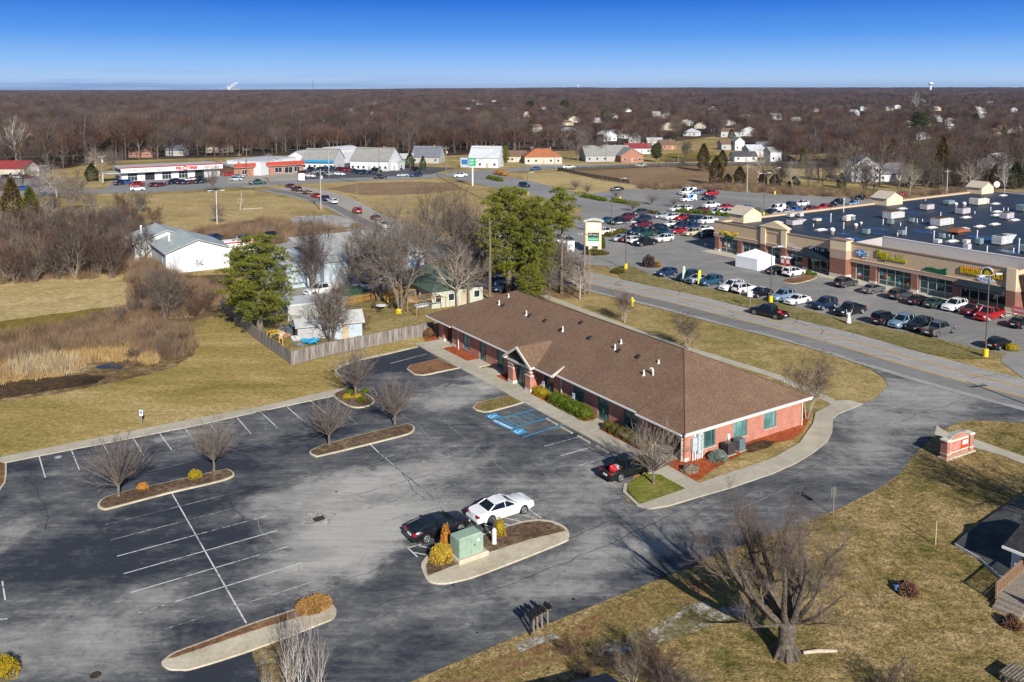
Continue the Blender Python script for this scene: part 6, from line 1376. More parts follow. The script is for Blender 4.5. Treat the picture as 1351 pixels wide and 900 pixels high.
def put_tree(key,x,y,z=0.0,rz=0.0,s=1.0,label=None,group=None,name='bare_tree',cat='tree',sy=None):
 t_ = bpy.data.objects.new(name,None); COL.objects.link(t_); t_.location = (x,y,z); t_.rotation_euler = (0,0,rz); t_.scale = (s,s,s if sy is None else sy); t_.empty_display_size = .3
 for d,nm in zip(TREEV[key],('trunk','crown')):
  o = bpy.data.objects.new(nm,d); COL.objects.link(o); o.parent = t_
 return tag(t_,label,cat,group)
def tree_px(key,px,base,top,label,group=None,rz=0.0,H0=10.0,wide=1.0,name='bare_tree',z=0.0,cat='tree'):
 c = G(px,base); h = HT(px,base,top); s = h/H0; t_ = put_tree(key,c[0],c[1],z,rz,s*wide,label,group,name,cat,sy=s); return t_
def fan(seed,H,R,nb,tw_=.007):
 r = random.Random(seed); T = MB(); C_ = MB(); z0 = H*.24; T.tube([(0,0,0),(.02,0,z0*.6),(0,.02,z0),(0,0,z0*1.25)],[.14,.1,.11,.06],8)
 for i in range(nb):
  t = ((i+.5)/nb)**.6; a = i*2.4+r.uniform(-.3,.3); th = t*radians(62)*r.uniform(.85,1.1); d = Vector((sin(th)*cos(a),sin(th)*sin(a),cos(th))); p = Vector((0,0,z0*r.uniform(.85,1.2)))
  L_ = (H-z0)*(1-.0*t)*(cos(th)*1.0+sin(th)*R/(H-z0))*r.uniform(.82,1.05); pts = [p]; k = 5
  for j in range(k): d = (d+rv(r)*.09+Vector((0,0,.03))).normalized(); pts.append(pts[-1]+d*L_/k)
  C_.tube(pts,[.035,.026,.02,.014,.01,.006],4,0,cap=False)
  for j in range(1,k):
   for m in range(3):
    q = pts[j].lerp(pts[j+1],r.random()); dd = (d+rv(r)*.55).normalized(); l = L_*(.42-.05*j)*r.uniform(.6,1.2); e = q+dd*l; C_.tube([q,q+dd*l*.5,e],[.011,.008,.004],3,1,cap=False)
    for n_ in range(5): spike(C_,q.lerp(e,r.uniform(.2,1)),(dd+rv(r)*.5).normalized(),l*.5*r.uniform(.5,1.1),tw_,1)
 return T,C_
def addv(key,T,Cn,mats):
 a = T.build('trunk',[mats[0]]); b = Cn.build('crown',mats); TREEV[key] = (a.data,b.data); bpy.data.objects.remove(a); bpy.data.objects.remove(b)
for i in range(3): addv('lot%d' % i,*fan(20+i,4,2.15,44),[m_bark,leaf_mat('fan_twigs',(.12,.1,.09),(.2,.17,.15),.8,.1)])
addv('lotpale',*fan(27,4,2.2,40),[m_bark,m_twigg])
for i in range(0): variant('lot%d' % i,seed=20+i,H=4,n=(16,8,5),ang=(56,36,34),lr=(1.3,.5,.5),trunk=.26,r0=.11,twigs=6,tl=.36,tw=.0055,up=.34,wob=.15,start=.6,sides=(8,5,3),twigm=m_twig)
0 and variant('lotpale',seed=27,H=4,n=(14,7,5),ang=(64,40,36),lr=(1.2,.52,.5),trunk=.26,r0=.09,twigs=6,tl=.4,tw=.0055,up=.28,wob=.18,start=.6,sides=(8,5,3),twigm=m_twigg)
for i in range(2): variant('birch%d' % i,seed=40+i,H=10,n=(10,6,4),ang=(44,42,42),lr=(.42,.5,.5),trunk=.75,r0=.17,twigs=6,tl=.7,tw=.009,up=.2,wob=.2,start=.35,stems=4,spread=.22,bark=m_bark2,twigm=m_twigr)
for i in range(4): variant('big%d' % i,seed=60+i*3,H=10,n=(8,6,5),ang=(56,50,46),lr=(.8,.58,.5),trunk=.48,r0=.24,twigs=6,tl=.62,tw=.0078,up=.17,wob=.26,start=.35,bark=[m_bark,m_barkd,m_bark,m_bark2][i],twigm=[m_twigg,m_twig,m_twig,m_twigg][i])
for i in range(3): variant('multi%d' % i,seed=80+i,H=10,n=(9,6,4),ang=(46,46,44),lr=(.5,.5,.5),trunk=.66,r0=.22,twigs=6,tl=.7,tw=.0078,up=.17,wob=.24,start=.25,stems=4+i,spread=.3,bark=[m_bark,m_barkd,m_bark][i],twigm=[m_twigg,m_twigp,m_twig][i])
for i in range(6): variant('wood%d' % i,seed=100+i,H=15,n=(12,7),ang=(58,50),lr=(.46,.5),trunk=.7,r0=.2,twigs=13,tl=1.25,tw=.028,up=.2,wob=.26,start=.28,sides=(6,4,3),bark=[m_bark,m_barkd,m_bark][i % 3],twigm=[m_twig,m_twigr,m_twigp,m_twigr,m_twig,m_twigr][i])
for i in range(3): variant('thick%d' % i,seed=120+i,H=8,n=(9,5),ang=(42,44),lr=(.42,.5),trunk=.72,r0=.1,twigs=12,tl=.8,tw=.012,up=.22,wob=.22,start=.15,sides=(5,4,3),stems=6,spread=.34,bark=[m_bark,m_bark,m_bark2][i],twigm=[m_twigr,m_twigp,m_twig][i])
variant('sap',seed=133,H=5,n=(9,4),ang=(28,30),lr=(.4,.5),trunk=.8,r0=.06,twigs=5,tl=.4,tw=.006,up=.6,wob=.1,start=.2,sides=(6,4,3),stems=3,spread=.1,bark=MT('white_bark',(.5,.46,.42),.8,5,.15),twigm=m_twigg)
variant('syc',seed=141,H=15,n=(7,5,3),ang=(48,42,40),lr=(.65,.6,.5),trunk=.6,r0=.4,twigs=5,tl=1.0,tw=.03,up=.4,wob=.25,start=.4,bark=MT('white_bark',(.5,.46,.42),.8,5,.15),twigm=m_twigg)
variant('dead',seed=150,H=6,n=(5,3),ang=(60,50),lr=(.4,.5),trunk=.85,r0=.3,twigs=2,tl=.5,tw=.02,up=.1,wob=.3,start=.3,bark=m_bark2,twigm=m_twigg)
# ---- the hero: an old pollarded tree on the right lawn
def hero():
 r = random.Random(9); T = MB(); Cn = MB(); H = 11.2
 T.tube([(0,0,-.1),(0,0,.35),(.02,.05,1.0),(.08,.1,1.6),(.1,.15,2.1)],[.85,.62,.5,.54,.5],14)
 for k in range(7): a = k*.9; T.tube([(.45*cos(a),.45*sin(a),.7),(.75*cos(a),.75*sin(a),.15),(1.05*cos(a),1.05*sin(a),-.1)],[.1,.14,.06],6)
 limbs = [(-1.35,.5,7.8,.3),(-.75,.3,8,.34),(-.25,.55,7.6,.3),(.12,.35,7.8,.32),(.55,.2,7,.26),(.95,.1,6.2,.2),(-1.0,-.3,7.0,.25),(-.3,-.45,7.2,.25),(.4,-.35,7.2,.26),(-.45,.05,7.9,.28)]
 def shoots(p,d,n_,L):
  for t in range(n_):
   dd = (d*.55+rv(r)*.95+Vector((0,0,.35))).normalized(); l = L*r.uniform(.5,1.3); w = .009; q = p+rv(r)*.1
   pts = [q];
   for i in range(4): dd = (dd+rv(r)*.14+Vector((0,0,.1))).normalized(); pts.append(pts[-1]+dd*l/4)
   Cn.tube(pts,[w,w*.85,w*.7,w*.5,w*.3],3,1,cap=False)
   for s in range(5):
    f = r.uniform(.3,1); j = min(3,int(f*4)); spike(Cn,pts[j],(dd+rv(r)*.9).normalized(),l*.45*r.uniform(.4,1),.0042,1)
 def limb(p,d,L,rad,depth):
  k = 5; pts = [p.copy()]; rr_ = [rad]
  for i in range(k):
   d = (d+rv(r)*(.15 if depth == 0 else .3)+Vector((0,0,.13))).normalized(); p = p+d*L/k; pts.append(p.copy()); rr_.append(rad*(1-.62*(i+1)/k))
  Cn.tube(pts,rr_,9 if depth == 0 else 6,0)
  for i in range(1,k+1):
   if depth == 0 and i < 2: continue
   shoots(pts[i],d,(1 if depth == 0 else 3) if i < k else 9,1.6 if i == k else 1.2)
   if depth < 2 and r.random() < (.85 if depth == 0 else .6):
    a = (d*.8+rv(r)*.8); a.z = abs(a.z); limb(pts[i],a.normalized(),L*(.36 if depth == 0 else .5)*r.uniform(.7,1.2),rr_[i]*.55,depth+1)
 for dx,dy,L,rad in limbs:
  limb(Vector((.08+dx*.42,.12+dy*.42,1.75)),Vector((dx*.9,dy*.9,1)).normalized(),L*.92,rad*1.1,0)
 limb(Vector((.4,0,1.9)),Vector((1,-.15,.2)).normalized(),4.6,.15,1); limb(Vector((.3,-.2,2.2)),Vector((.9,-.6,.3)).normalized(),3.2,.1,1); limb(Vector((-.3,-.3,2.0)),Vector((-1,-.4,.15)).normalized(),3.6,.11,1); limb(Vector((-.3,.1,2.8)),Vector((-1,.1,.3)).normalized(),3.8,.13,1); limb(Vector((-.3,.3,2.4)),Vector((-1,.9,.3)).normalized(),3.6,.2,1)
 limb(Vector((.3,.5,2.4)),Vector((.2,1,.35)).normalized(),4.0,.24,1)
 zm = max(v[2] for v in Cn.v); k = H/zm; Cn.v = [(x*k,y*k,2.3+(z-2.3)*(H-2.3)/(zm-2.3)) for x,y,z in Cn.v]
 c = G(1037,864); t_ = thing('bare_tree','large old leafless tree with thick upright limbs and flared trunk on the right lawn','tree',(c[0],c[1],0))
 m_hb = MT('hero_bark',(.135,.11,.088),.95,5,.45,bmp=.12)
 T.build('trunk',m_hb,t_,smooth=True); Cn.build('crown',[m_hb,leaf_mat('hero_twigs',(.1,.078,.068),(.17,.13,.11),.7,.05)],t_)
hero()
lb = ['round leafless tree at the near end of the lower kerbed island in the car park','round leafless tree right of the olive bush on the lower kerbed island','round leafless tree at the left end of the middle kerbed island','round leafless tree at the right end of the middle kerbed island','leafless tree leaning over green shrubs in the corner island of the car park','pale leafless tree on the corner turf in front of the black pickup']
for k,(px,b,t) in enumerate(((156.5,657,589),(282.5,624,567),(434.5,589,535),(521,562,509),(469,524,471),(862,640,572))):
 tree_px('lotpale' if k == 5 else 'lot%d' % (k % 3),px,b,t,lb[k],'small trees of the office car park',k*1.3,4.0,.92,z=.15)
tree_px('birch0',1064,553,455,'clump-stemmed leafless birch at the right-hand end of the brick office','birches around the office',.4,10,1.0)
tree_px('birch1',824,426,372,'clump-stemmed birch rising behind the office roof, nearer the pines','birches around the office',1.2,10,1.15)
tree_px('birch0',908,461,404,'leafless birch rising behind the office roof, nearer its right end','birches around the office',2.9,10,1.05)
for key,px,b,t,wd,lb in (('multi0',528,410,236,.8,'tallest grey many-stemmed tree over the yard with the yellow fence'),('big1',596,356,232,.85,'broad brown leafless tree between the main road and the green-roofed house'),('multi1',413,385,272,.65,'purple-brown many-stemmed tree left of the workshop'),('big0',463,380,300,.65,'slender grey tree before the workshop wall'),('multi2',438,452,344,.72,'dark leafless tree directly behind the timber fence by the shed'),
                              ('big3',604,405,316,.75,'thin leaning leafless tree before the pale house wall'),('big0',618,402,306,.75,'thin straight leafless tree before the right end of the pale house'),('big2',560,352,262,.9,'leafless tree left of the broad brown tree by the main road'),('big1',575,322,250,.9,'leafless tree on the far side of the main road bend'),('big2',640,362,276,.7,'leafless tree just left of the large pines'),
                              ('big0',738,386,300,.75,'bare lower tree beneath the thin pine by the wooden poles'),('big2',725,400,330,.6,'small bare tree at the foot of the large pines'),('multi1',760,380,330,.8,'low twiggy tree left of the wooden poles'),
                              ('big3',75,262,214,1.0,'tall grey leafless tree right of the two cedars'),('big2',88,264,222,.9,'leafless tree just behind the tall grey one near the street'),('big0',111,286,224,.75,'slim leafless tree standing alone before the wooden pylon'),('big3',62,300,256,.8,'white-trunked forked tree beside the green cedar'),
                              ('syc',22,220,148,.8,'white-limbed sycamore at the left edge of the wood'),('big1',117,210,160,.9,'dark spreading tree at the wood edge behind the pylon'),('lot1',281,255,222,.55,'pollarded tree at the right end of the tyre shop'),('multi0',289,295,258,.8,'bare tree behind the twin-headed lamp in the meadow'),('dead',317,277,248,.8,'broken dead tree in the meadow by fallen logs'),
                              ('big0',762,212,164,1.05,'wide pale-limbed tree right of the red-roofed house'),('multi2',219,422,336,.8,'many-stemmed grey tree in the scrub right of the dry field'),('thick0',122,362,292,.5,'thin white-stemmed tree standing in the brown thicket'),('big3',1000,240,188,.7,'pale tree behind the far edge of the shopping car park'),
                              ('big0',1128,243,178,.9,'tall bare tree left of the big white house'),('big2',1160,245,172,.9,'tall bare tree in front of the big white house'),('big1',1080,238,190,.9,'bare spreading tree in the garden left of the white house'),('syc',1208,150,118,.7,'tall white bare tree far off below the water tower'),('syc',1325,262,205,.6,'pale bare tree behind the back edge of the shop roof')):
 H0 = 4 if key.startswith('lot') else 15 if key == 'syc' else 8 if key.startswith('thick') else 6 if key == 'dead' else 10
 tree_px(key,px,b,t,lb,'leafless trees standing apart',px*.37,H0,wd)
for px,b,t in ((759,251,238.5),(775,256,244.5),(813,262,253),(834.7,279,266),(860,270.5,258),(888.7,273,262),(1001,283,273)):
 tree_px('lot%d' % (int(px) % 3),px,b,t,'x','small trees of the shopping car park',px,4,1.1)
 citems.append((COL.objects[-3],px,'small round leafless tree','in the strips of the shopping car park'))
ex = [(8,262,222,'left edge behind the cedars'),(30,250,208,''),(50,285,236,''),(70,292,250,''),(95,280,232,''),(104,262,218,''),(98,300,262,''),(128,300,262,''),(52,262,212,''),(82,306,268,''),(60,240,196,''),(125,230,190,''),(150,226,188,'')]
for k,(px,b,t,_) in enumerate(ex):
 citems.append((tree_px('big%d' % (k % 4) if k % 3 else 'multi%d' % (k % 2),px,b,t,'x','leafless trees standing apart',k*1.1,10,.9),px,'grey leafless tree','around the left cedars'))
for k,(px,b,t) in enumerate(((630,372,282),(560,372,234),(500,396,258),(648,350,268),(612,340,250),(585,300,238),(752,372,310),(765,395,340),(728,372,290),(1012,246,205),(1030,249,200),(1045,250,206),(1066,246,196),(1085,252,205),(1098,240,190),(1115,254,206),(1140,258,204),(1152,256,196),(1185,250,200),(1200,258,210),(1222,250,196),(1238,254,208),(1258,246,196),(1278,254,205),(1296,250,198),(1325,254,204),(905,210,178),(862,208,176),(790,212,178))):
 citems.append((tree_px('big%d' % (k % 4) if k % 2 else 'multi%d' % (k % 3),px,b,t,'x','leafless trees standing apart',k*1.9,10,.85 if px < 780 else .7),px,'bare tree','between workshop and sign tower' if px < 780 else 'behind the shopping car park'))
c = G(1351,760); put_tree('multi0',c[0]+9,c[1]+4,0,.3,1.3,'leafless tree past the right edge whose shadow falls on the lawn',None)
for k,(px,b,t) in enumerate(((398,925,788),(385,940,800),(420,935,820),(352,950,870))):
 tree_px('sap',px,b,t,['whitest thin-stemmed sapling in the weeds by the lower island','leftmore thin sapling just behind the whitest one','rightmost thin sapling beside the lane','shortest sapling at the bottom edge by the weeds'][k],'thin saplings at the bottom edge',k*2.,5,.8,name='sapling')
# ---- evergreens
def evergreen(seed,H,w,kind):
 r = random.Random(seed); T = MB(); L = MB()
 T.tube([(0,0,0),(0,0,H*.5),(.05,0,H*.93)],[w*.045+.05,w*.03+.03,.02],7)
 if kind == 'cedar':
  n = 2300
  for i in range(n):
   t = r.random()**.8; z = H*(.06+.94*t); rad = w/2*min(1,(1-t)*1.9+.02)**.75*(.85+.3*mnoise.noise(Vector((z*.6,seed,0))))*(.55+.45*min(1,t*6+.3)); a = r.uniform(0,2*pi)
   lump = 1+.3*mnoise.noise(Vector((cos(a)*1.6,sin(a)*1.6,z*.7+seed))); q = rad*lump*(.6+.4*r.random()**.35)
   p = Vector((q*cos(a),q*sin(a),z)); d = (Vector((cos(a),sin(a),.9))+rv(r)*.6).normalized(); s = (.3+.15*r.random())*(H/8)**.5
   b = d.cross(rv(r)).normalized()*s*.3; L.add([tuple(p-b),tuple(p+b),tuple(p+d*s)],[(0,1,2)],0)
 else:
  cl = []
  nb = 56 if kind == 'pine' else 18
  for i in range(nb):
   t = (i+.5)/nb; z = H*((.2 if kind == 'pine' else .62)+(.77 if kind == 'pine' else .36)*t); env = sqrt(max(.02,1-((t-.42)/.62)**2)) if kind == 'pine' else sqrt(max(.05,1-((t-.5)/.6)**2))
   a = i*2.4+r.uniform(-.4,.4); R_ = w/2*env*r.uniform(.75,1.12)
   tip = Vector((R_*cos(a),R_*sin(a),z+R_*.12)); T.tube([(0,0,z-R_*.18),tuple(tip*.55+Vector((0,0,z*.45-R_*.12))),tuple(tip)],[.07,.05,.02],4)
   m = int(3+R_*1.5)
   for k in range(m):
    f = .38+.64*(k+r.random())/m; c_ = Vector((tip.x*f,tip.y*f,z-R_*.1+R_*.2*f))+rv(r)*(.35+.1*R_); cl.append((c_,.68*r.uniform(.6,1.3)*(H/14)**.5))
  for c_,s in cl:
   for k in range(54):
    d = rv(r); d.z = abs(d.z)*.9-.18; p = c_+Vector((d.x*s*1.15,d.y*s*1.15,d.z*s*.62))*r.uniform(.55,1); dd = (d+Vector((0,0,.55))+rv(r)*.5).normalized(); l = s*.5*r.uniform(.7,1.2)
    b = dd.cross(rv(r)).normalized()*l*.2; L.add([tuple(p-b),tuple(p+b),tuple(p+dd*l)],[(0,1,2)],0)
 return T,L
m_pine = leaf_mat('pine_needles',(.07,.085,.012),(.18,.19,.02),.5,.08); m_pined = leaf_mat('dark_needles',(.022,.035,.012),(.06,.075,.018),.4,.15)
m_cedb = leaf_mat('cedar_brown',(.045,.036,.012),(.12,.08,.02),.35,.15); m_cedg = leaf_mat('cedar_green',(.05,.065,.012),(.12,.13,.018),.35,.12)
EV = {}
for key,sd,H,w,kd,mm_ in (('pine0',1,14,10,'pine',m_pine),('pine1',2,14,9.5,'pine',m_pine),('pinetop',3,14,5,'pinetop',m_pine),('cedarb',4,8,3.4,'cedar',m_cedb),('cedarg',5,8,3.4,'cedar',m_cedg),('cedard',6,8,3.6,'cedar',m_pined),('roundpine',7,8,7,'pine',m_pine),('darkpine',8,14,8,'pine',m_pined)):
 T,L = evergreen(sd,H,w,kd); a = T.build('t',m_bark); b = L.build('c',mm_); EV[key] = (a.data,b.data,H,w); bpy.data.objects.remove(a); bpy.data.objects.remove(b)
def put_ev(key,px,base,top,wpx,label,group=None,rz=0.0,name=None,world=None):
 c = world or G(px,base); h = HT(px,base,top); d = EV[key]; wm = wpx*c[1]/FX
 t_ = bpy.data.objects.new(name or ('pine_tree' if 'pine' in key else 'cedar_tree'),None); COL.objects.link(t_); t_.location = (c[0],c[1],0); t_.rotation_euler = (0,0,rz); t_.scale = (wm/d[3],wm/d[3],h/d[2])
 for m,nm in ((d[0],'trunk'),(d[1],'crown')):
  o = bpy.data.objects.new(nm,m); COL.objects.link(o); o.parent = t_
 return tag(t_,label,'tree',group)
put_ev('pine0',343,442,312,96,'big bright green pine at the left end of the timber fence')
put_ev('pine1',671,388,246,80,'tallest bright green pine, left of the pair behind the office roof')
put_ev('pine0',709,394,262,50,'lower bright green pine, right of the pair behind the office roof',rz=1.2)
put_ev('roundpine',700,402,352,38,'low green pine boughs at the left roof end behind the office',rz=2.)
put_ev('pinetop',741,388,250,46,'thin pine with a tuft of needles at the top beside the tall sign',rz=.5)
put_ev('cedarb',17,303,235,28,'brown-green cone-shaped cedar at the left edge, left of the pair')
put_ev('cedarg',41,304,248,26,'greener cone-shaped cedar, right of the pair at the left edge')
T = MB(); T.tube([(0,0,0),(.1,0,8),(.0,.1,13.5)],[.26,.2,.12],8); o = T.build('dead_pine_trunk',m_bark); c = G(646,396); o.location = (c[0],c[1],0); tag(o,'tall bare branchless trunk left of the big pines','tree trunk')
evs = [('cedard',541,222,202,13),('cedard',558,225,206,9),('cedarb',559,204,181,12),('roundpine',664,219,194,19),('cedard',635,221,207,5),('cedarb',928,226,190,18),('cedarb',945,244,206,22),('cedard',953,222,198,14),('cedarb',976,245,220,18),('cedard',960,243,229,11),('cedarb',1006,245,228,12),('cedard',1022,247,230,16),('cedard',1048,249,233,16),
       ('cedarg',1060,224,195,13),('cedarb',1243,242,181,20),('darkpine',1212,184,148,26),('cedarb',1177,222,183,17),('cedarg',1208,244,212,15),('cedard',1232,246,214,14),('cedarg',1263,246,215,14),('cedard',1340,250,214,22),('cedarb',1312,252,218,14),('cedard',1195,246,222,12),('cedard',1110,248,228,13),('darkpine',798,165,145,14),('cedard',929,146,131,6),('cedard',923,159,147,9),('cedarg',965,184,171,10),('darkpine',866,214,189,17),
       ('cedard',288,170,151,12),('cedard',228,180,163,15),('cedarg',60,190,176,14),('cedarb',330,170,158,10),('darkpine',700,150,133,12),('cedard',700,172,158,8),('cedard',850,170,156,9),('darkpine',745,150,132,14),('cedarg',1120,170,150,10),('cedard',1287,170,150,14),('cedarg',890,188,176,8),('cedard',4,186,166,12),('darkpine',1040,162,146,10),('cedard',121,240,216,18)]
its = []
for k,e in enumerate(evs):
 o = put_ev(e[0],*e[1:],'x','evergreens among the bare woods',k*1.1)
 y = e[2]; reg = 'in the meadow and at its edge' if e[1] < 200 and y > 235 else 'by the houses along the cross street' if y > 200 and 500 < e[1] < 900 else 'behind the shopping car park' if y > 200 else 'standing up in the far woods'
 its.append((o,e[1],{'cedard': 'dark conical evergreen','cedarb': 'brownish conical evergreen','cedarg': 'green conical evergreen','darkpine': 'broad dark evergreen','roundpine': 'round bright green evergreen'}[e[0]],reg))
ordinal_labels(its)
# ---- shrubs
def shrub_mesh(seed,r_,h,leaf=.06,n=2600,twiggy=False,boxy=False):
 r = random.Random(seed); m = MB()
 for i in range(n):
  d = rv(r); d.z = abs(d.z) if not boxy else d.z*.5+.5
  k = (1+.22*mnoise.noise(d*2.2+Vector((seed,0,0))))*(.82+.2*r.random())
  p = Vector((d.x*r_*k,d.y*r_*k,(max(0,d.z)*h)*k)); s = leaf*r.uniform(.6,1.5); dd = (d+rv(r)*.8).normalized(); b = dd.cross(rv(r)).normalized()*s*.45
  m.add([tuple(p-b),tuple(p+b),tuple(p+dd*s)],[(0,1,2)],0)
 m.blob((0,0,h*.42),(r_*.72,r_*.72,h*.4),seed,12,8,.2,mi=0,zmin=0)
 return m
m_shy = leaf_mat('yellow_foliage',(.24,.17,.008),(.42,.31,.02),3,.1); m_shg = leaf_mat('green_foliage',(.045,.075,.006),(.12,.16,.012),3,.08); m_sho = leaf_mat('olive_foliage',(.055,.05,.012),(.13,.115,.025),3,.12)
m_shb = leaf_mat('blue_foliage',(.1,.13,.11),(.25,.3,.25),3,.08); m_shor = leaf_mat('orange_foliage',(.3,.11,.02),(.55,.26,.05),3,.1); m_shm = leaf_mat('golden_foliage',(.28,.16,.02),(.62,.46,.06),4,.1); m_shbr = leaf_mat('brown_grass',(.2,.1,.03),(.38,.22,.07),3,.1)
def shrub(px,r_,h,mat,label,seed,n=2600,leaf=.06,sx=1,sy=1,rz=0.0,world=None,z=.12,group=None,name='shrub'):
 c = world or G(*px); o = shrub_mesh(seed,r_,h,leaf,n).build(name,mat); o.location = (c[0],c[1],z); o.scale = (sx,sy,1); o.rotation_euler = (0,0,rz); return tag(o,label,'shrub',group)
shrub((188.5,647),.45,.5,m_shor,'small orange bush between the two trees of the lower island',1,900,z=.16)
shrub((257,632),.6,.6,m_shy,'round olive-yellow bush near the far tree of the lower island',2,1400,z=.16)
shrub((582,741),.85,1.1,m_shm,'golden yellow bush in front of the green transformer box',3,3000,.08,z=.16)
shrub((588,727),.5,1.9,m_shor,'tall orange-brown bush left of the green transformer box',4,1800,.08,z=.16,sx=.8)
shrub((659,709),.55,1.35,m_shy,'small olive cone-shaped shrub beside the white pedestal',5,1500,.06,z=.16,sx=.85,sy=.85)
shrub((414,803),.95,.42,m_shbr,'mound of golden-brown grass at the right end of the lowest island',6,5000,.1,z=.16,sx=1.25,rz=ANG)
shrub((2,892),.9,1.0,m_shy,'rounded yellow-green bush cut by the bottom left corner',7,2200,.08,z=.05)
for k,(x,y) in enumerate(((462,521),(471,527),(482,519),(458,527),(477,531))): shrub((x,y),.5,.45,m_shy if k % 2 else m_shg,['green shrub at the back of the corner island','yellow shrub at the foot of the leaning tree','green shrub right of the leaning tree','yellow shrub left of the leaning tree','low green shrub at the front of the corner island'][k],10+k,800,z=.16)
shrub(None,1.0,.95,m_shy,'yellow bush at the right of the gabled entrance of the office',16,3000,world=OW(-.95,21.4),sx=.8,sy=1.35,rz=ANG)
m = MB()
for k in range(5):
 q = shrub_mesh(20+k,1.0,1.25,.07,2300); m.add([(x*.95,y*1.1+(k-2)*1.25,z) for x,y,z in q.v],q.f)
o = m.build('hedge',m_shg); c = OW(-.95,15.9); o.location = (c[0],c[1],.12); o.rotation_euler = (0,0,ANG); tag(o,'long clipped green hedge under the office windows right of the yellow bush','hedge')
for k in range(6):
 c = OW(-1.0,9.7-k*1.02); shrub(None,.62,.95 if k < 3 else 1.05,m_sho,['leftmost clipped olive ball bush before the office window','second clipped ball bush from the left before the office window','third clipped ball bush from the left before the office window','fourth clipped ball bush from the left before the office window','fifth clipped ball bush from the left before the office window','rightmost and darkest clipped ball bush next to the corner porch'][k],30+k,1700,world=c,group='clipped ball bushes under the office windows')
shrub(None,.95,.8,m_shb,'blue-grey mounded juniper beside the black air conditioner',40,3600,.07,world=OW(3.0,-1.25),sx=1.05,sy=.85,rz=ANG)
shrub(None,.8,1.2,leaf_mat('brown_leaves',(.11,.06,.03),(.2,.11,.05),2,.1),'brown leafless shrub at the left end of the brick office',41,1400,world=OW(-.6,48.6),leaf=.09)
shrub((1197,782),.7,.75,leaf_mat('dead_leaves',(.1,.055,.035),(.2,.11,.07),2,.1),'small pile of brown brush on the right lawn',42,1500,.12,z=.0,name='brush_pile'); o = MB().blob((0,0,.2),(.35,.3,.3),3,9,6,.3).build('blue_bag',MT('bag_blue',(.08,.16,.36),.5)); c = G(1187,780); o.location = (c[0],c[1],0); tag(o,'blue and white bag lying at the left of the brush pile','bag')
shrub((1334,826),.6,.6,leaf_mat('dead_leaves',(.1,.055,.035),(.2,.11,.07),2,.1),'second brush heap near the timber deck',43,1200,.12,z=.0,name='brush_pile')
shrub((786,336),1.4,1.0,m_sho,'low olive shrubs at the foot of the tall shopping sign',44,1500,.14,z=.05,sx=2); shrub((793,328),1.1,3.0,m_cedg,'cone-shaped green shrub right of the tall shopping sign',45,1500,.2,z=.05,sx=.8,sy=.8)
shrub((856,352),1.1,2.0,m_twigp,'dark twiggy shrub in the mulch at the tip of the verge',46,1300,.35,z=.08); shrub((866,352),1.0,.9,m_shbr,'tan grass clump beside the dark twiggy shrub',47,1000,.2,z=.08); shrub((815,360),1.2,.8,m_sho,'brown-green shrub at the rounded left tip of the verge',48,1000,.2,z=.08)
shrub((1326,459),.75,.85,m_shg,'round green bush by the last parked car, left of the pair',49,1000,.08,z=.05); shrub((1335,463),.85,.95,m_shy,'round yellow-green bush by the last parked car, right of the pair',50,1000,.08,z=.05)
shrub((1067,363),.7,.8,m_shg,'round bush in the little island before the awning',51,700,.1,z=.14); shrub((1075,364),.4,.5,m_shg,'smallest round bush in the little island before the awning',52,400,.1,z=.14)
hi = []
def hedge_row(px0,px1,w,h,mat,label,seed):
 a,b = G(*px0),G(*px1); L = hypot(b[0]-a[0],b[1]-a[1]); n_ = max(2,int(L/2.2)); m = MB()
 for k in range(n_):
  q = shrub_mesh(seed+k,1.2,h,.3,260); t = (k+.5)/n_-.5; m.add([(x+t*L,y*w,z) for x,y,z in q.v],q.f)
 o = m.build('hedge',mat); o.location = ((a[0]+b[0])/2,(a[1]+b[1])/2,.05); o.rotation_euler = (0,0,atan2(b[1]-a[1],b[0]-a[0])); return tag(o,label,'hedge','low hedges of the shopping car park')
hedge_row((768,260),(799,266),1,1.1,m_shg,'low clipped hedge nearest the access street in the far car park',60)
hedge_row((807,266),(842,272),1,1.1,m_shg,'low clipped hedge right of the first one, under a light pole',70)
hedge_row((885,279),(965,286),1,1.1,m_shg,'longest low hedge in front of the parked white minivans',80)
hedge_row((855,281),(870,283.5),.8,.8,m_sho,'short row of grass clumps left of the silver parked car',100)
hedge_row((800,313),(826,306),1,.9,m_sho,'brown-green low hedge right of the tall sign',110); hedge_row((644,236),(662,240),1,1.4,m_shg,'dark hedge at the mouth of the access street',120); hedge_row((655,230),(668,233),1.3,2.2,m_shbr,'brown hedge bank by the driveway of the red-roofed house',125)
for k,(x,y,w_,h) in enumerate(((262,356,2.6,3.2),(284,352,3.0,3.4),(270,350,3.0,3.0),(268,412,2.6,3.4),(275,402,2.6,2.8),(240,400,2.2,2.6),(250,375,2.0,2.2),(400,447,.9,1.6),(440,462,1.0,1.8),(475,440,1.6,3.4),(176,474,1.7,1.8),(215,468,2.5,2.4),(235,460,2.6,2.6),(195,455,2.4,2.4),(225,450,2.4,2.2),(160,455,2.,1.6),(120,452,2.,1.5))):
 c = G(x,y); t_ = put_tree('thick%d' % (k % 3),c[0],c[1],0,k*1.3,h/8*1.5,'x','brown brambles and thicket shrubs',name='bramble',cat='bush',sy=h/8); citems.append((t_,x,'brown leafless bramble','in the scrub around the pond' if y > 440 and x < 300 else 'by the timber fence' if x > 300 else 'below the white metal building'))
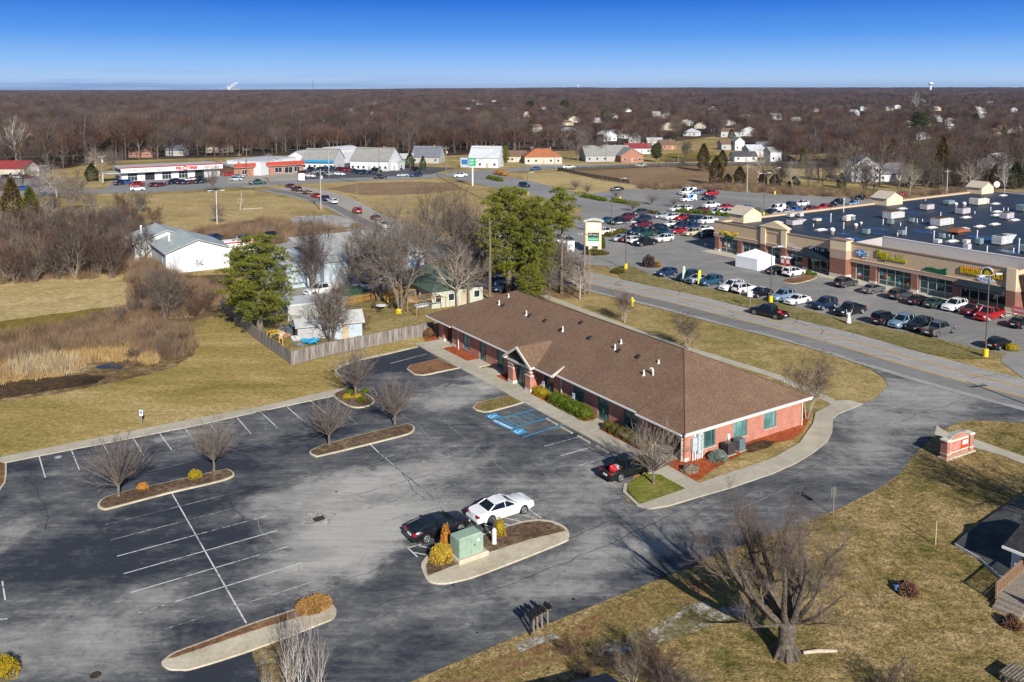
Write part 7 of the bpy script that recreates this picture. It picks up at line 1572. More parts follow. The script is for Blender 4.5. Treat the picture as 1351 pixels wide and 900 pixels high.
# ---- thickets as single stems
r = random.Random(77); k = 0
for row in range(5):
 for i in range(16):
  x = -12+i*13+r.uniform(-7,7); y = 372-row*13-(x*.06)+r.uniform(-4,4)
  if y < 292: continue
  if x > 150 and row < 1: continue
  c = G(x,y); put_tree('thick%d' % (k % 3),c[0],c[1],0,r.uniform(0,6),r.uniform(.8,1.2),'leafless brown tree in the dense thicket behind the dry field','trees of the thicket behind the dry field'); k += 1
tree_px('thick0',158,276,250,'thin brown bush in the meadow before the pylon','leafless trees standing apart',0,8,.8); tree_px('thick2',184,281,247,'thick brown bushy tree in the meadow below the red pickup','leafless trees standing apart',0,8,1.2)
for px,y in ((150,300),(165,285),(185,278),(140,292),(205,300),(175,295),(120,275),(130,305)):
 c = G(px,y); put_tree('thick%d' % (k % 3),c[0],c[1],0,px,r.uniform(.55,.8),'x','low bare trees at the meadow edge'); citems.append((COL.objects[-3],px,'low bare tree','along the left edge of the meadow')); k += 1
for k,(px,y,s) in enumerate(((190,405,.7),(205,395,.75),(232,415,.7),(245,408,.6),(180,420,.45),(160,425,.35),(255,420,.4),(210,380,.6))):
 c = G(px,y); put_tree('thick%d' % (k % 3),c[0],c[1],0,k*1.,s,'x','bare scrub trees right of the dry field'); citems.append((COL.objects[-3],px,'bare scrub tree','in the scrub right of the dry field'))
for k,(px,y,t) in enumerate(((752,868,838),(800,885,842),(835,905,850),(868,900,832),(880,925,868),(905,930,880),(775,900,868),(1190,930,870))):
 tree_px('thick%d' % (k % 3),px,y,t,'x','twiggy bushes at the bottom edge',k*1.7,8,1.4,name='bush',cat='bush'); citems.append((COL.objects[-3],px,'dark twiggy leafless bush','along the bottom edge of the lawn'))
# ---- grasses,reeds and scrub nobody could count
SRC = bpy.data.collections.new('growth_sources')
def src(key,mb,mats):
 cl = bpy.data.collections.new(key); o = mb.build(key,mats); COL.objects.unlink(o); cl.objects.link(o); return cl
def tuft(seed,n,h,w,sp,wd):
 r = random.Random(seed); m = MB()
 for i in range(n):
  a = r.uniform(0,6.28); p = Vector((cos(a),sin(a),0))*wd*r.random(); d = (Vector((0,0,1))+rv(r)*sp).normalized(); spike(m,p,d,h*r.uniform(.5,1.2),w,0)
 return m
m_reed = leaf_mat('reed',(.3,.23,.14),(.5,.41,.28),1,.2); m_straw = leaf_mat('straw',(.3,.2,.09),(.45,.32,.15),1,.2); m_scr = leaf_mat('scrub_twigs',(.13,.09,.062),(.27,.19,.13),1,.25)
c_reed = src('reed_tuft',tuft(1,22,1.5,.03,.25,.8),[m_reed]); c_straw = src('straw_tuft',tuft(2,30,.9,.03,.35,.8),[m_straw]); c_scr = src('scrub_tuft',tuft(3,46,1.9,.028,.5,1.0),[m_scr])
def fill(poly,n,seed):
 P = [G(*p) for p in poly]; xs = [p[0] for p in P]; ys = [p[1] for p in P]; r = random.Random(seed); out = []
 while len(out) < n:
  p = (r.uniform(min(xs),max(xs)),r.uniform(min(ys),max(ys)))
  if inside(p,P) and not (-53 < p[0] < -45.5 and 99 < p[1] < 106.5): out.append((p[0],p[1],0.0,r.uniform(0,6.28),r.uniform(.6,1.3),0))
 return out
scatter('reeds',fill([(6,500),(20,476),(60,472),(110,480),(128,490),(60,497)],200,1),c_reed,'pale standing reeds in the wet hollow left of the pond','reeds')
scatter('marsh_grass',fill([(-40,500),(0,470),(100,452),(180,440),(165,470),(205,478),(150,496),(90,495),(0,508)],520,2)+fill([(-80,480),(0,467),(200,434),(256,452),(222,474),(0,486)],260,12)+fill([(-60,462),(0,455),(175,425),(250,418),(300,395),(200,345),(175,410),(0,452)],300,13),c_straw,'tawny marsh grass around the little dark pond','marsh grass')
scatter('undergrowth',fill([(-80,480),(0,467),(100,450),(200,434),(240,438),(256,452),(250,466),(222,474),(205,468),(160,460),(90,468),(0,486)],420,3)+fill([(-60,380),(0,376),(165,366),(210,340),(215,305),(120,296),(-60,310)],900,44)+fill([(-60,462),(0,455),(100,442),(175,425),(250,418),(300,395),(240,370),(200,345),(175,350),(175,410),(120,426),(0,452)],900,4),c_scr,'tangled brown undergrowth around the pond and the dry field','undergrowth')
scatter('hedgerow_scrub',fill([(840,251),(845,243),(930,246),(1010,246),(1060,250),(1150,258),(1270,250),(1300,256),(1152,264),(1020,256),(910,250)],700,5)+fill([(100,312),(150,300),(230,312),(200,335),(120,330)],300,6)+fill([(330,318),(250,306),(350,290),(430,298),(470,306),(440,320)],260,7),c_scr,'brown scrub growing along the back of the shopping car park and the meadow','scrub')
ordinal_labels(citems)
# ---- the woods
def fit(x,y): return PX(x,y,hills(x,y))
houses_px = []
CLEAR = [[(1150,195),(1178,180),(1260,183),(1380,186),(1380,193),(1250,192)],[(868,214),(880,203),(940,200),(960,213)],[(700,176),(760,172),(770,177),(710,181)],[(560,150),(640,147),(650,151),(570,154)],[(1040,206),(1110,203),(1120,209),(1050,212)],[(820,156),(900,153),(905,157),(830,160)],[(1090,143),(1180,141),(1190,145),(1100,147)],[(1018,247),(1022,222),(1120,220),(1190,240),(1180,247),(1060,246)]]
def in_wood(px,py):
 if py > front_y(px)-1: return False
 return not any(inside((px,py),c_) for c_ in CLEAR)
# ------------------------------------------------------------------ houses and far buildings
m_glf = glass_mat('far_glass',(.03,.05,.06)); ROOFS = {}
def wallm(n_,c): return MT('wall_'+n_,c,.8,1.5,.08)
WC = dict(sage=wallm('sage',(.42,.43,.35)),white=wallm('white',(.58,.6,.61)),cream=wallm('cream',(.5,.46,.37)),grey=wallm('grey',(.38,.38,.37)),brick=brick_mat('orange_brick',(.28,.1,.06),(.36,.15,.09),(.4,.3,.25)),tan=wallm('tan',(.45,.36,.26)),blue=wallm('blue',(.3,.42,.52)),green=wallm('green',(.1,.2,.15)),paleblue=wallm('paleblue',(.4,.47,.52)))
RC = dict(grey=shingle_mat('grey_shingle',(.2,.2,.19),(.3,.3,.28)),dark=shingle_mat('dark_shingle',(.05,.05,.055),(.09,.09,.095)),brown=shingle_mat('brown_roof',(.13,.085,.06),(.2,.13,.1)),red=shingle_mat('red_roof',(.3,.1,.045),(.4,.16,.08)),maroon=shingle_mat('maroon_roof',(.2,.03,.035),(.28,.05,.05)),white=MT('white_roof',(.5,.52,.54),.5,1,.1),green=shingle_mat('green_roof',(.045,.075,.06),(.085,.12,.1)),slate=shingle_mat('slate',(.12,.13,.16),(.18,.19,.22)),pale=MT('pale_roof',(.42,.43,.42),.6,1.5,.12))
def house(px,py,w,d,h,rz,wc,rc,label,roof='gable',rh=None,name='house',chim=True,group=None,win=True,cat='house',world=None,win_n=None):
 c = world or G(px,py); t_ = thing(name,label,cat,(c[0],c[1],hills(*c)),rz,group); rh = rh or d*.28; o_ = .35
 W = MB(); W.box(-w/2,0,0,w/2,d,h)
 if roof == 'gable': W.add([(-w/2,0,h),(-w/2,d,h),(-w/2,d/2,h+rh),(w/2,0,h),(w/2,d,h),(w/2,d/2,h+rh)],[(0,2,1),(3,4,5)])
 if roof == 'front': W.add([(-w/2,0,h),(w/2,0,h),(0,0,h+rh),(-w/2,d,h),(w/2,d,h),(0,d,h+rh)],[(0,1,2),(4,3,5)])
 W.build('wall',WC[wc],t_)
 R = MB(); k = rh/(d/2) if roof != 'front' else rh/(w/2)
 def slab(q,t=.14): R.add([tuple(p) for p in q]+[(p[0],p[1],p[2]+t) for p in q],[tuple(range(len(q)-1,-1,-1)),tuple(range(len(q),2*len(q)))]+[(i,(i+1) % len(q),len(q)+(i+1) % len(q),len(q)+i) for i in range(len(q))])
 if roof == 'gable':
  slab([(-w/2-o_,-o_,h-o_*k+.02),(w/2+o_,-o_,h-o_*k+.02),(w/2+o_,d/2,h+rh+.02),(-w/2-o_,d/2,h+rh+.02)]); slab([(w/2+o_,d+o_,h-o_*k+.02),(-w/2-o_,d+o_,h-o_*k+.02),(-w/2-o_,d/2,h+rh+.02),(w/2+o_,d/2,h+rh+.02)])
 elif roof == 'front':
  slab([(-w/2-o_,-o_,h-o_*k+.02),(0,-o_,h+rh+.02),(0,d+o_,h+rh+.02),(-w/2-o_,d+o_,h-o_*k+.02)]); slab([(0,-o_,h+rh+.02),(w/2+o_,-o_,h-o_*k+.02),(w/2+o_,d+o_,h-o_*k+.02),(0,d+o_,h+rh+.02)])
 elif roof == 'hip':
  m = min(d/2,w/2-.3); R.add([(-w/2-o_,-o_,h),(w/2+o_,-o_,h),(w/2+o_,d+o_,h),(-w/2-o_,d+o_,h),(-w/2+m,d/2,h+rh),(w/2-m,d/2,h+rh)],[(0,1,5,4),(1,2,5),(2,3,4,5),(3,0,4),(3,2,1,0)])
 else: R.box(-w/2-.1,-.1,h,w/2+.1,d+.1,h+.3)
 rf = R.build('roof',RC[rc],t_)
 if chim and roof in ('gable','hip'): MB().box(w*.2,d/2-.3,h,w*.2+.6,d/2+.3,h+rh+.7).build('chimney',WC['brick'],rf)
 if win:
  nw = win_n or max(2,int(w/3.2)); st = max(1,int(h/2.7))
  for s in range(st):
   for i in range(nw):
    x = -w/2+w*(i+.5)/nw
    if s == 0 and i == nw//2:
     f = MB().box(x-.5,-.04,.1,x+.5,-.005,2.1).build('door',WC['tan'] if wc != 'tan' else WC['white'],t_); continue
    f = MB().box(x-.55,-.05,.9+s*2.7,x+.55,-.003,2.1+s*2.7).build('window',m_whitem,t_); MB().box(x-.47,-.06,.98+s*2.7,x+.47,-.0505,2.02+s*2.7).build('pane',m_glf,f)
  for sd in (-1,1):
   y = d*.5; xx = sd*w/2; f = MB().box(min(xx,xx+sd*.05),y-.55,.9,max(xx,xx+sd*.05),y+.55,2.1).build('window',m_whitem,t_); MB().box(min(xx+sd*.051,xx+sd*.06),y-.47,.98,max(xx+sd*.051,xx+sd*.06),y+.47,2.02).build('pane',m_glf,f)
 return t_
def wpx(px0,px1,y): a,b = G(px0,y),G(px1,y); return hypot(b[0]-a[0],b[1]-a[1])
A1,A2 = G(161,240),G(290,233); Lt = hypot(A2[0]-A1[0],A2[1]-A1[1]); rt = atan2(A2[1]-A1[1],A2[0]-A1[0])
ts = thing('tyre_shop','long low white tyre shop with a red roof edge on the far street','shop',(A1[0],A1[1],0),rt)
wl = MB(); opn = [(2+i*6.0,5.4+i*6.0,.1,2.9) for i in range(int((Lt-4)/6))]; wall_open(wl,'x',0,Lt,3.4,0,.3,opn); wl.box(0,.3,0,.3,14,3.4); wl.box(Lt-.3,.3,0,Lt,14,3.4); wl.box(0,13.7,0,Lt,14,3.4); wl.build('wall',WC['white'],ts)
for i,(a,b,lo,hi_) in enumerate(opn):
 if i % 3 == 1: MB().box(a,.12,.1,b,.2,2.9).build('garage_door',m_dark,ts)
 else: window(ts,'x',a,b,lo,hi_,0,1,mull=(.33,.66),trans=(.6,),fm=m_whitem,gm=m_glf)
MB().box(-.6,-2.2,3.35,Lt+.6,-1.8,5.0).build('fascia',MT('fascia_white',(.76,.76,.76),.5),ts); fr = MB(); fr.box(-.7,-1.8,4.6,Lt+.7,14.4,5.0); fr.build('roof',RC['pale'],ts); MB().box(-.65,-2.26,5.0,Lt+.65,-1.75,5.35).build('roof_edge',MT('edge_red',(.42,.015,.03),.5),ts); MB().box(-.6,-1.8,3.35,Lt+.6,-.0,3.5).build('canopy_soffit',m_soff,ts)
m_rt = MT('letters_red',(.62,.015,.02),.4)
def ttext(s,x,size,bold=.05): t_ = text_mesh('shop_lettering',s,size,m_rt,ts,(x,-2.26,4.15),(pi/2,0,0),.03,bold=bold); return t_
t_ = ttext('BIG',Lt*.555,1.35,.09); t_ = ttext('TIRES',Lt*.70,1.35,.09); o = MB(); o.tube([(Lt*.62+.8*cos(i*pi/8),-2.24,4.15+.62*sin(i*pi/8)) for i in range(17)],.2,6,cap=False); o.build('emblem',m_rt,ts)
for k,(f0,f1) in enumerate(((.06,.14),(.2,.27),(.33,.4),(.82,.88),(.92,.99))): marks(ts,Lt*f0,Lt*f1,4.15,.75,m_rt if k % 2 else MT('letters_dark',(.05,.03,.05)),-2.22,70+k,'shop_lettering')
MB().box(-6.5,1,3.0,-.61,9,3.3).build('side_canopy',WC['grey'],ts)
for x,y in ((-6.2,1.3),(-6.2,8.6)): MB().cyl(x,y,0,3.0,.12,8).build('canopy_post',m_whitem,ts)
B1,B2 = G(343,233),G(402,229.5); Lb = hypot(B2[0]-B1[0],B2[1]-B1[1])
st_ = thing('brick_store','low brick store with an orange-red fascia at the road junction','shop',(B1[0]-10,B1[1],0),atan2(B2[1]-B1[1],B2[0]-B1[0])); Lb += 10
w_ = MB(); wall_open(w_,'x',0,Lb,3.6,0,.3,[(Lb-12,Lb-9,.5,2.7),(Lb-8,Lb-4.5,.1,2.7),(Lb-4,Lb-1.5,.5,2.7),(3,5,.5,2.4)]); w_.box(0,.3,0,.3,20,3.6); w_.box(Lb-.3,.3,0,Lb,20,3.6); w_.build('wall',WC['brick'],st_)
for a,b in ((Lb-12,Lb-9),(Lb-8,Lb-4.5),(Lb-4,Lb-1.5),(3,5)): window(st_,'x',a,b,.5 if a != Lb-8 else .1,2.7 if a > 4 else 2.4,0,1,mull=(.5,),fm=m_whitem,gm=m_glf)
MB().box(-.2,-.9,3.3,Lb+.2,20,3.5).build('soffit',m_soff,st_); MB().box(-.25,-.95,3.5,Lb+.25,-.6,5.0).build('fascia',MT('fascia_orange',(.42,.055,.03),.6,1,.1),st_); MB().box(-.2,-.6,3.5,Lb+.2,20,4.3).build('roof',RC['pale'],st_)
house(322,231,16,24,5.4,radians(-20),'white','white','white flat-roofed block with angled front left of the brick store',roof='flat',name='shop_block',win=False,cat='building')
dl = house(419,224,14,14,4.0,radians(-8),'white','grey','long grey-roofed hall with a bright blue fascia in the dealership yard',name='dealership_hall',rh=4.5,chim=False,win_n=6,cat='building')
MB().box(-7.3,-.9,3.1,7.3,-.5,4.1).build('fascia',MT('fascia_blue',(.02,.28,.55),.5),dl)
house(391,222,11,16,4.0,radians(-8),'white','pale','white-gabled shed left of the blue-fascia hall',roof='front',rh=3.2,name='shed',chim=False,win=False,cat='building')
c = G(432,216); q = thing('quonset_hall','tall white barrel-roofed hall behind the blue-fascia hall','building',(c[0],c[1],0),radians(-30)); n_ = 14
m = MB(); pr_ = [(-5.5,0),(-5.5,5)]+[(-5.5*cos(i*pi/10),5+2.6*sin(i*pi/10)) for i in range(1,10)]+[(5.5,5),(5.5,0)]
m.add([(p[0],0,p[1]) for p in pr_]+[(p[0],16,p[1]) for p in pr_],[tuple(range(len(pr_))),tuple(range(2*len(pr_)-1,len(pr_)-1,-1))]+[(i+1,i,len(pr_)+i,len(pr_)+i+1) for i in range(len(pr_)-1)]); m.build('shell',RC['white'],q); MB().box(-2.4,-.06,.05,2.4,-.005,4.2).build('door',m_u1,q)
dw = house(487,225.5,17,15,4.2,radians(-14),'white','grey','white gabled dealership building with wide grey roof behind the row of dark cars',rh=5.0,name='dealership_building',cat='building',win_n=7)
house(516,225,6,8,3.2,radians(-14),'white','white','low white flat-roofed annex right of the dealership building',roof='flat',name='annex',cat='building')
house(531,217,9,7,2.6,0,'green','pale','small green shed with pale roof beside the cedars',name='shed',chim=False,cat='building')
house(561,215.5,13,11,3.0,radians(-10),'grey','slate','slate-roofed bungalow with a white dormer right of the green shed',rh=4.5,name='bungalow')
hw_ = house(638,221.5,13,12,4.4,radians(-12),'white','white','white two-storey house with a blue mural next to the round evergreen',rh=4.6); MB().box(-10.5,.5,0,-6.6,.9,4.2).build('mural_wall',WC['paleblue'],hw_); MB().box(-10,.44,1.3,-7.2,.49,3.4).build('mural',MT('mural_blue',(.04,.14,.4),.6),hw_)
house(682,214,9,8,2.8,radians(5),'cream','brown','cream double garage left of the red-roofed house',name='garage',chim=False)
house(717,216.5,17,11,3.2,radians(4),'cream','red','cream house with a rust-red hipped roof',roof='hip',rh=3.6)
rn = house(803,213.5,22,14,3.0,radians(8),'grey','grey','wide grey-roofed ranch house beyond the paddock',rh=4.2,name='ranch_house'); house(834,214.5,11,14,3.2,radians(12),'brick','grey','brick front-gabled wing at the right of the ranch house',roof='front',rh=3.4,name='house_wing',chim=False)
house(842,203,14,8,3.0,0,'white','maroon','house with a long dark red roof behind the brick gable'); house(882,197.5,9,8,3.0,.1,'brick','brown','orange brick bungalow beyond the mown green'); house(864,192,9,6,2.8,0,'white','pale','white trailer home above the red roof',name='mobile_home',chim=False)
house(828,174,9,8,3.0,0,'cream','grey','cream house with a grey hip roof up in the bare trees',roof='hip'); house(817,183,5,9,3.4,.5,'white','grey','white sharp-gabled house below the cream one',roof='front'); house(836,189,6,9,3.6,-.3,'grey','grey','pale grey gabled house left of the trailer home',roof='front')
house(976,198.5,5.5,8,5.0,.1,'white','grey','tall white house with grey roof right of the conical evergreens',roof='front',chim=False); house(960,198,7,7,3.4,.1,'grey','brown','grey-brown house left of the tall white one'); house(984,213.5,11,7,2.6,.1,'white','dark','dark-roofed garage with a white end wall behind the cedars',name='garage',chim=False)
house(998,207,8,8,3.6,.2,'white','white','white house with pale roof at the right of the dark-roofed garage'); house(1010,200,8,7,3.0,.2,'blue','slate','bluish house just right of the pale-roofed one'); house(1024,213,6,7,4.6,.2,'white','grey','white house half hidden by brown cedars above the car park')
bw = house(1143,240,11,10,5.4,radians(-6),'white','slate','big white two-storey house behind bare trees at the far car park edge',roof='front',rh=4.0); house(1173,240,9,9,3.0,radians(-6),'white','slate','low white wing with dark slate roof right of the big white house',rh=3.6,name='house_wing',chim=False)
house(1218,185,9,8,3.4,radians(-5),'white','white','white cottage beside the ochre clearing',roof='front',rh=2); house(1133,176,10,8,4,.2,'white','grey','white and grey house above the big white one'); house(1118,182,7,5,2.2,0,'tan','white','tan outbuilding left of the ochre clearing',name='shed',chim=False)
house(1296,172,9,8,3,.3,'cream','pale','cream house in the far right clearing'); house(1335,176,18,10,3,.1,'grey','pale','wide pale-roofed house at the far right edge'); house(1312,180,10,8,3.2,-.1,'tan','brown','tan brown-roofed house left of the wide one'); house(1256,176,7,6,3,.1,'white','white','small white barn right of the cottage clearing',name='barn',chim=False); house(1334,222,15,11,3.2,.7,'white','white','long white-roofed barn half hidden by trees at the right edge',name='barn',chim=False)
house(184,208,12,9,3.2,0,'brick','brown','orange brick house in the wood above the tyre shop'); house(230,206,9,8,3,0,'grey','slate','grey house in the wood right of the orange brick one'); house(287,202,12,8,3.4,0,'tan','brown','tan house in the wood above the right end of the tyre shop')
ls = house(2,235,17,12,3.6,radians(3),'cream','maroon','cream store with a dark red roof at the left edge',name='store',chim=False,win_n=5,cat='shop',rh=2.5); house(38,233,8,9,3.4,radians(3),'grey','pale','grey flat-roofed shop right of the red-roofed store',roof='flat',name='shop',cat='shop')
r = random.Random(31); hl = []
def far_zone(n,x0,x1,y0,y1,seed):
 r = random.Random(seed)
 for i in range(n):
  x,y = x0+(x1-x0)*(i+r.random())/n,r.uniform(y0,y1); wc = r.choice(['white','white','cream','grey','tan','white']); rc = r.choice(['grey','white','pale','brown','slate','pale'])
  c = G(x,y); t_ = house(x,y,r.uniform(8,14),r.uniform(7,10),r.uniform(2.8,5),r.uniform(-.6,.6),wc,rc,'x',roof=r.choice(['gable','front','hip']),group='homes scattered through the far woods',win=y > 150,chim=False,world=c,win_n=3)
  t_.location.z += 1.0 if y < 165 else .0
  hl.append((t_,x,f'small {wc} house with {rc} roof','in the left-hand woods' if x < 650 else 'in the right-hand woods')); houses_px.append((x,y))
far_zone(7,395,470,138,152,1); far_zone(16,480,680,134,158,2); far_zone(14,690,1000,138,170,3); far_zone(8,700,1000,172,190,4); far_zone(14,1010,1351,136,168,5); far_zone(6,1180,1351,150,172,6); far_zone(4,150,380,142,170,7); far_zone(5,440,560,168,182,8)
ordinal_labels(hl)
# ---- white metal building (gable end towards us)
Wc = G(303,353);
def metal(name,u0,u1,v0,v1,h,rh,label):
 c = L2W(Wc,(u0+u1)/2,v0); t_ = thing(name,label,'building',(c[0],c[1],0),ANG); w,d = u1-u0,v1-v0
 m = MB(); m.box(-w/2,0,0,w/2,d,h); m.add([(-w/2,0,h),(w/2,0,h),(0,0,h+rh),(-w/2,d,h),(w/2,d,h),(0,d,h+rh)],[(0,1,2),(4,3,5)])
 for k in range(int(w/1.0)): m.box(-w/2+k,-.03,0,-w/2+k+.06,-.002,h)
 m.build('wall',WC['white'],t_); R = MB(); k = rh/(w/2)
 for s in (-1,1):
  R.add([(s*(w/2+.4),-.5,h-.4*k+.03),(0,-.5,h+rh+.03),(0,d+.3,h+rh+.03),(s*(w/2+.4),d+.3,h-.4*k+.03),(s*(w/2+.4),-.5,h-.4*k+.2),(0,-.5,h+rh+.2),(0,d+.3,h+rh+.2),(s*(w/2+.4),d+.3,h-.4*k+.2)],[(0,1,2,3)[::s],(4,5,6,7)[::-s],(0,4,5,1),(2,6,7,3),(0,3,7,4)])
 R.build('roof',MT('metal_roof',(.38,.42,.4),.45,.8,.15),t_)
 for k,y in enumerate((4,9,14)):
  if y < d: q = MB(); q.add([(-w*.42,y,h+.42*rh*.34+.25),(-w*.15,y,h+rh*.7+.25),(-w*.15,y+1,h+rh*.7+.25),(-w*.42,y+1,h+.42*rh*.34+.25)],[(0,1,2,3)]); q.build('skylight_strip',RC['white'],t_) if False else None
 MB().cyl(-w*.3,d*.6,h,h+rh+.6,.18,8).build('flue',m_whitem,t_); MB().box(-w/2-.05,3,.1,-w/2-.004,6,2.9).build('door',m_u1,t_); return t_
metal('metal_building',-11.5,0,0,13,3.9,2.0,'front section of the white metal building with shallow gable beside the scrub')
metal('metal_building',-14.5,-2.5,13.6,24,3.9,2.1,'rear section of the white metal building, further from the pine')
# ---- workshop
Gc = G(428,379); ws = thing('workshop','long grey-roofed workshop with white wall and a red sign behind bare trees','building',(Gc[0],Gc[1],0),ANG)
m = MB(); m.box(0,0,0,19.5,17,4.3); m.box(-6,2,0,-.02,17,3.9); m.build('wall',WC['paleblue'],ws)
m = MB(); m.add([(-.4,-.4,4.3),(19.9,-.4,4.3),(19.9,17.4,6.0),(-.4,17.4,6.0),(-.4,-.4,4.5),(19.9,-.4,4.5),(19.9,17.4,6.2),(-.4,17.4,6.2)],[(3,2,1,0),(4,5,6,7),(0,1,5,4),(1,2,6,5),(2,3,7,6),(3,0,4,7)]); rf_ = m.build('roof',RC['pale'],ws)
m = MB(); m.box(-6.2,1.8,3.9,-.42,17.2,4.1); m.build('roof',RC['white'],ws)
for x,y in ((11,9.5),(14.2,7.5),(16.5,10.5)): m = MB(); m.add([(x,y,4.64+y*.1),(x+1.3,y,4.64+y*.1),(x+1.3,y+4,4.64+(y+4)*.1),(x,y+4,4.64+(y+4)*.1)],[(0,1,2,3)]); m.build('roof_panel',m_sky,rf_)
MB().box(6,-.06,2.9,15,-.005,3.3).build('sign_strip',m_rt,ws); MB().box(16.5,-.08,.1,18.6,-.005,3.0).build('door',MT('door_blue',(.1,.22,.45),.6),ws); MB().box(2,-.08,.1,5,-.005,3.2).build('door',m_u1,ws)
# ---- green-roofed house
gh = house(604,405,9,10,2.7,ANG-.05,'sage','green','pale house with a green hipped roof behind the office roof',roof='hip',rh=2.4,world=G(604,403),win_n=4);
house(575,400,8,9,2.6,ANG-.05,'sage','green','green-roofed wing at the left of the pale house',roof='hip',rh=2.2,name='house_wing',world=G(580,392),chim=False)
# ---- yard: shed,carport,fences,junk
sh = house(457,447,4.6,3.2,2.3,ANG-.2,'paleblue','pale','pale blue-grey garden shed behind the timber fence',rh=1.1,name='garden_shed',world=G(456,447),chim=False,win_n=1)
house(420,449,5.5,3.0,1.9,ANG-.2,'grey','pale','low grey lean-to left of the garden shed',rh=.6,name='lean_to',world=G(420,447),chim=False,win=False)
house(420,415,8.5,5,2.2,ANG-.1,'grey','white','open carport with a flat white roof in the cluttered yard',roof='flat',name='carport',world=G(418,420),win=False,cat='carport'); house(382,416,6,4.5,.7,ANG-.1,'grey','slate','low dark blue covered pool left of the white carport',roof='flat',name='covered_pool',world=G(378,414),win=False,cat='pool')
m_fence,nt,b = newmat('grey_fence_boards',.9,.2); fm_ = nd(nt,'ShaderNodeMapping'); fm_.inputs['Scale'].default_value = (3.1,1,.25); lk(nt,nd(nt,'ShaderNodeTexCoord').outputs['Object'],fm_.inputs[0]); lk(nt,ramp(nt,noise(nt,fm_.outputs[0],1.3,4,.7),[(.36,(.1,.088,.08)),(.62,(.3,.27,.245))]),b.inputs['Base Color']); m_fenceb = MT('fence_rail',(.3,.26,.2),.9,5,.3)
def board_fence(pts_px,h,label,tops=None):
 P = [G(*p) for p in pts_px]; c = P[0]; t_ = thing('timber_fence',label,'fence',(c[0],c[1],0));
 for a,b in zip(P,P[1:]):
  L = hypot(b[0]-a[0],b[1]-a[1]); d = ((b[0]-a[0])/L,(b[1]-a[1])/L); n_ = int(L/.16); m = MB(); r = random.Random(int(L*100)); an = atan2(d[1],d[0])
  for k in range(n_):
   x = k*L/n_; hh = h+r.uniform(-.04,.04)+(.04 if (k//14) % 2 else 0); m.box(x+.006,-.012,.02,x+L/n_-.006,.012,hh)
  o = m.build('boards',m_fence,t_); o.location = (a[0]-c[0],a[1]-c[1],0); o.rotation_euler = (0,0,an)
  m = MB(); m.box(0,.013,.4,L,.06,.5); m.box(0,.013,h-.45,L,.06,h-.35); o = m.build('rail',m_fenceb,t_); o.location = (a[0]-c[0],a[1]-c[1],0); o.rotation_euler = (0,0,an)
  for k in range(int(L/2.4)+1):
   x = min(k*2.4,L); o = MB().box(x-.05,.02,0,x+.05,.12,h+.03).build('post',m_fenceb,t_); o.location = (a[0]-c[0],a[1]-c[1],0); o.rotation_euler = (0,0,an)
board_fence([(290,408),(341,451),(385,482),(436,468.5),(496,456.5),(572,441)],1.75,'weathered grey timber fence around the cluttered back yard')
m_yf = MT('yellow_fence',(.42,.25,.07),.8,4,.3)
t_ = thing('picket_fence','yellow-brown lattice fence across the yard before the white pickup','fence',G(455,403)+(0,)); P = [G(455,403),G(490,396),G(520,391),G(540,388)]
for a,b in zip(P,P[1:]):
 L = hypot(b[0]-a[0],b[1]-a[1]); m = MB()
 for k in range(int(L/.22)): m.box(k*.22,-.02,0,k*.22+.12,.02,1.25+.05*(k % 2))
 m.box(0,.021,.3,L,.05,.4); m.box(0,.021,.95,L,.05,1.05); o = m.build('pickets',m_yf,t_); o.location = (a[0]-P[0][0],a[1]-P[0][1],0); o.rotation_euler = (0,0,atan2(b[1]-a[1],b[0]-a[0]))
def frame_thing(name,px,w,d,h,mat,label,cat,rz=ANG):
 c = G(*px); t_ = thing(name,label,cat,(c[0],c[1],0),rz)
 for x in (-w/2,w/2):
  for y in (-d/2,d/2): MB().cyl(x,y,0,h,.07,6).build('post',mat,t_)
 m = MB(); m.box(-w/2,-d/2-.05,h-.1,w/2,-d/2+.05,h); m.box(-w/2,d/2-.05,h-.1,w/2,d/2+.05,h)
 for k in range(int(w/.5)): m.box(-w/2+k*.5,-d/2,h,-w/2+k*.5+.08,d/2,h+.08)
 m.build('slats',mat,t_); return t_
frame_thing('pergola',(532,399),3,2.4,2.2,m_yf,'yellow timber pergola beside the tallest grey tree','pergola'); frame_thing('climbing_frame',(563,412),5,3,2.4,MT('frame_brown',(.35,.2,.09),.8),'brown timber climbing frame left of the pale house wall','play frame'); frame_thing('play_tower',(363,456),1.6,1.4,1.9,MT('frame_yellow',(.6,.36,.03),.6),'orange-yellow play frame in the corner of the fenced yard','play frame')
o = MB().bev(-2.0,-1.1,.1,2.0,1.1,1.7,.1).build('waste_skip',MT('skip_green',(.02,.11,.07),.6,2,.2)); c = G(463,393); o.location = (c[0],c[1],0); o.rotation_euler = (0,0,ANG); tag(o,'dark green waste skip in front of the workshop','skip')
t_ = thing('garden_table','round garden table with chairs on the grass left of the tallest grey tree','table',G(503,409)+(0,)); MB().cyl(0,0,.7,.75,.8,14).build('table_top',m_whitem,t_); MB().cyl(0,0,0,.7,.08,8).build('leg',m_iron,t_)
for k in range(3):
 a = k*2.1; c = G(503,409); q = thing('garden_chair',['dark garden chair left of the round table','dark garden chair behind the round table','dark garden chair right of the round table'][k],'chair',(c[0]+1.5*cos(a+2.6),c[1]+1.5*sin(a+2.6),0),a,'chairs at the garden table'); MB().box(-.25,-.25,.4,.25,.25,.46).build('seat',m_iron,q); MB().box(-.25,.2,.46,.25,.26,.95).build('backrest',m_iron,q)
 for x in (-.22,.22):
  for y in (-.22,.22): MB().box(x-.02,y-.02,0,x+.02,y+.02,.4).build('leg',m_iron,q)
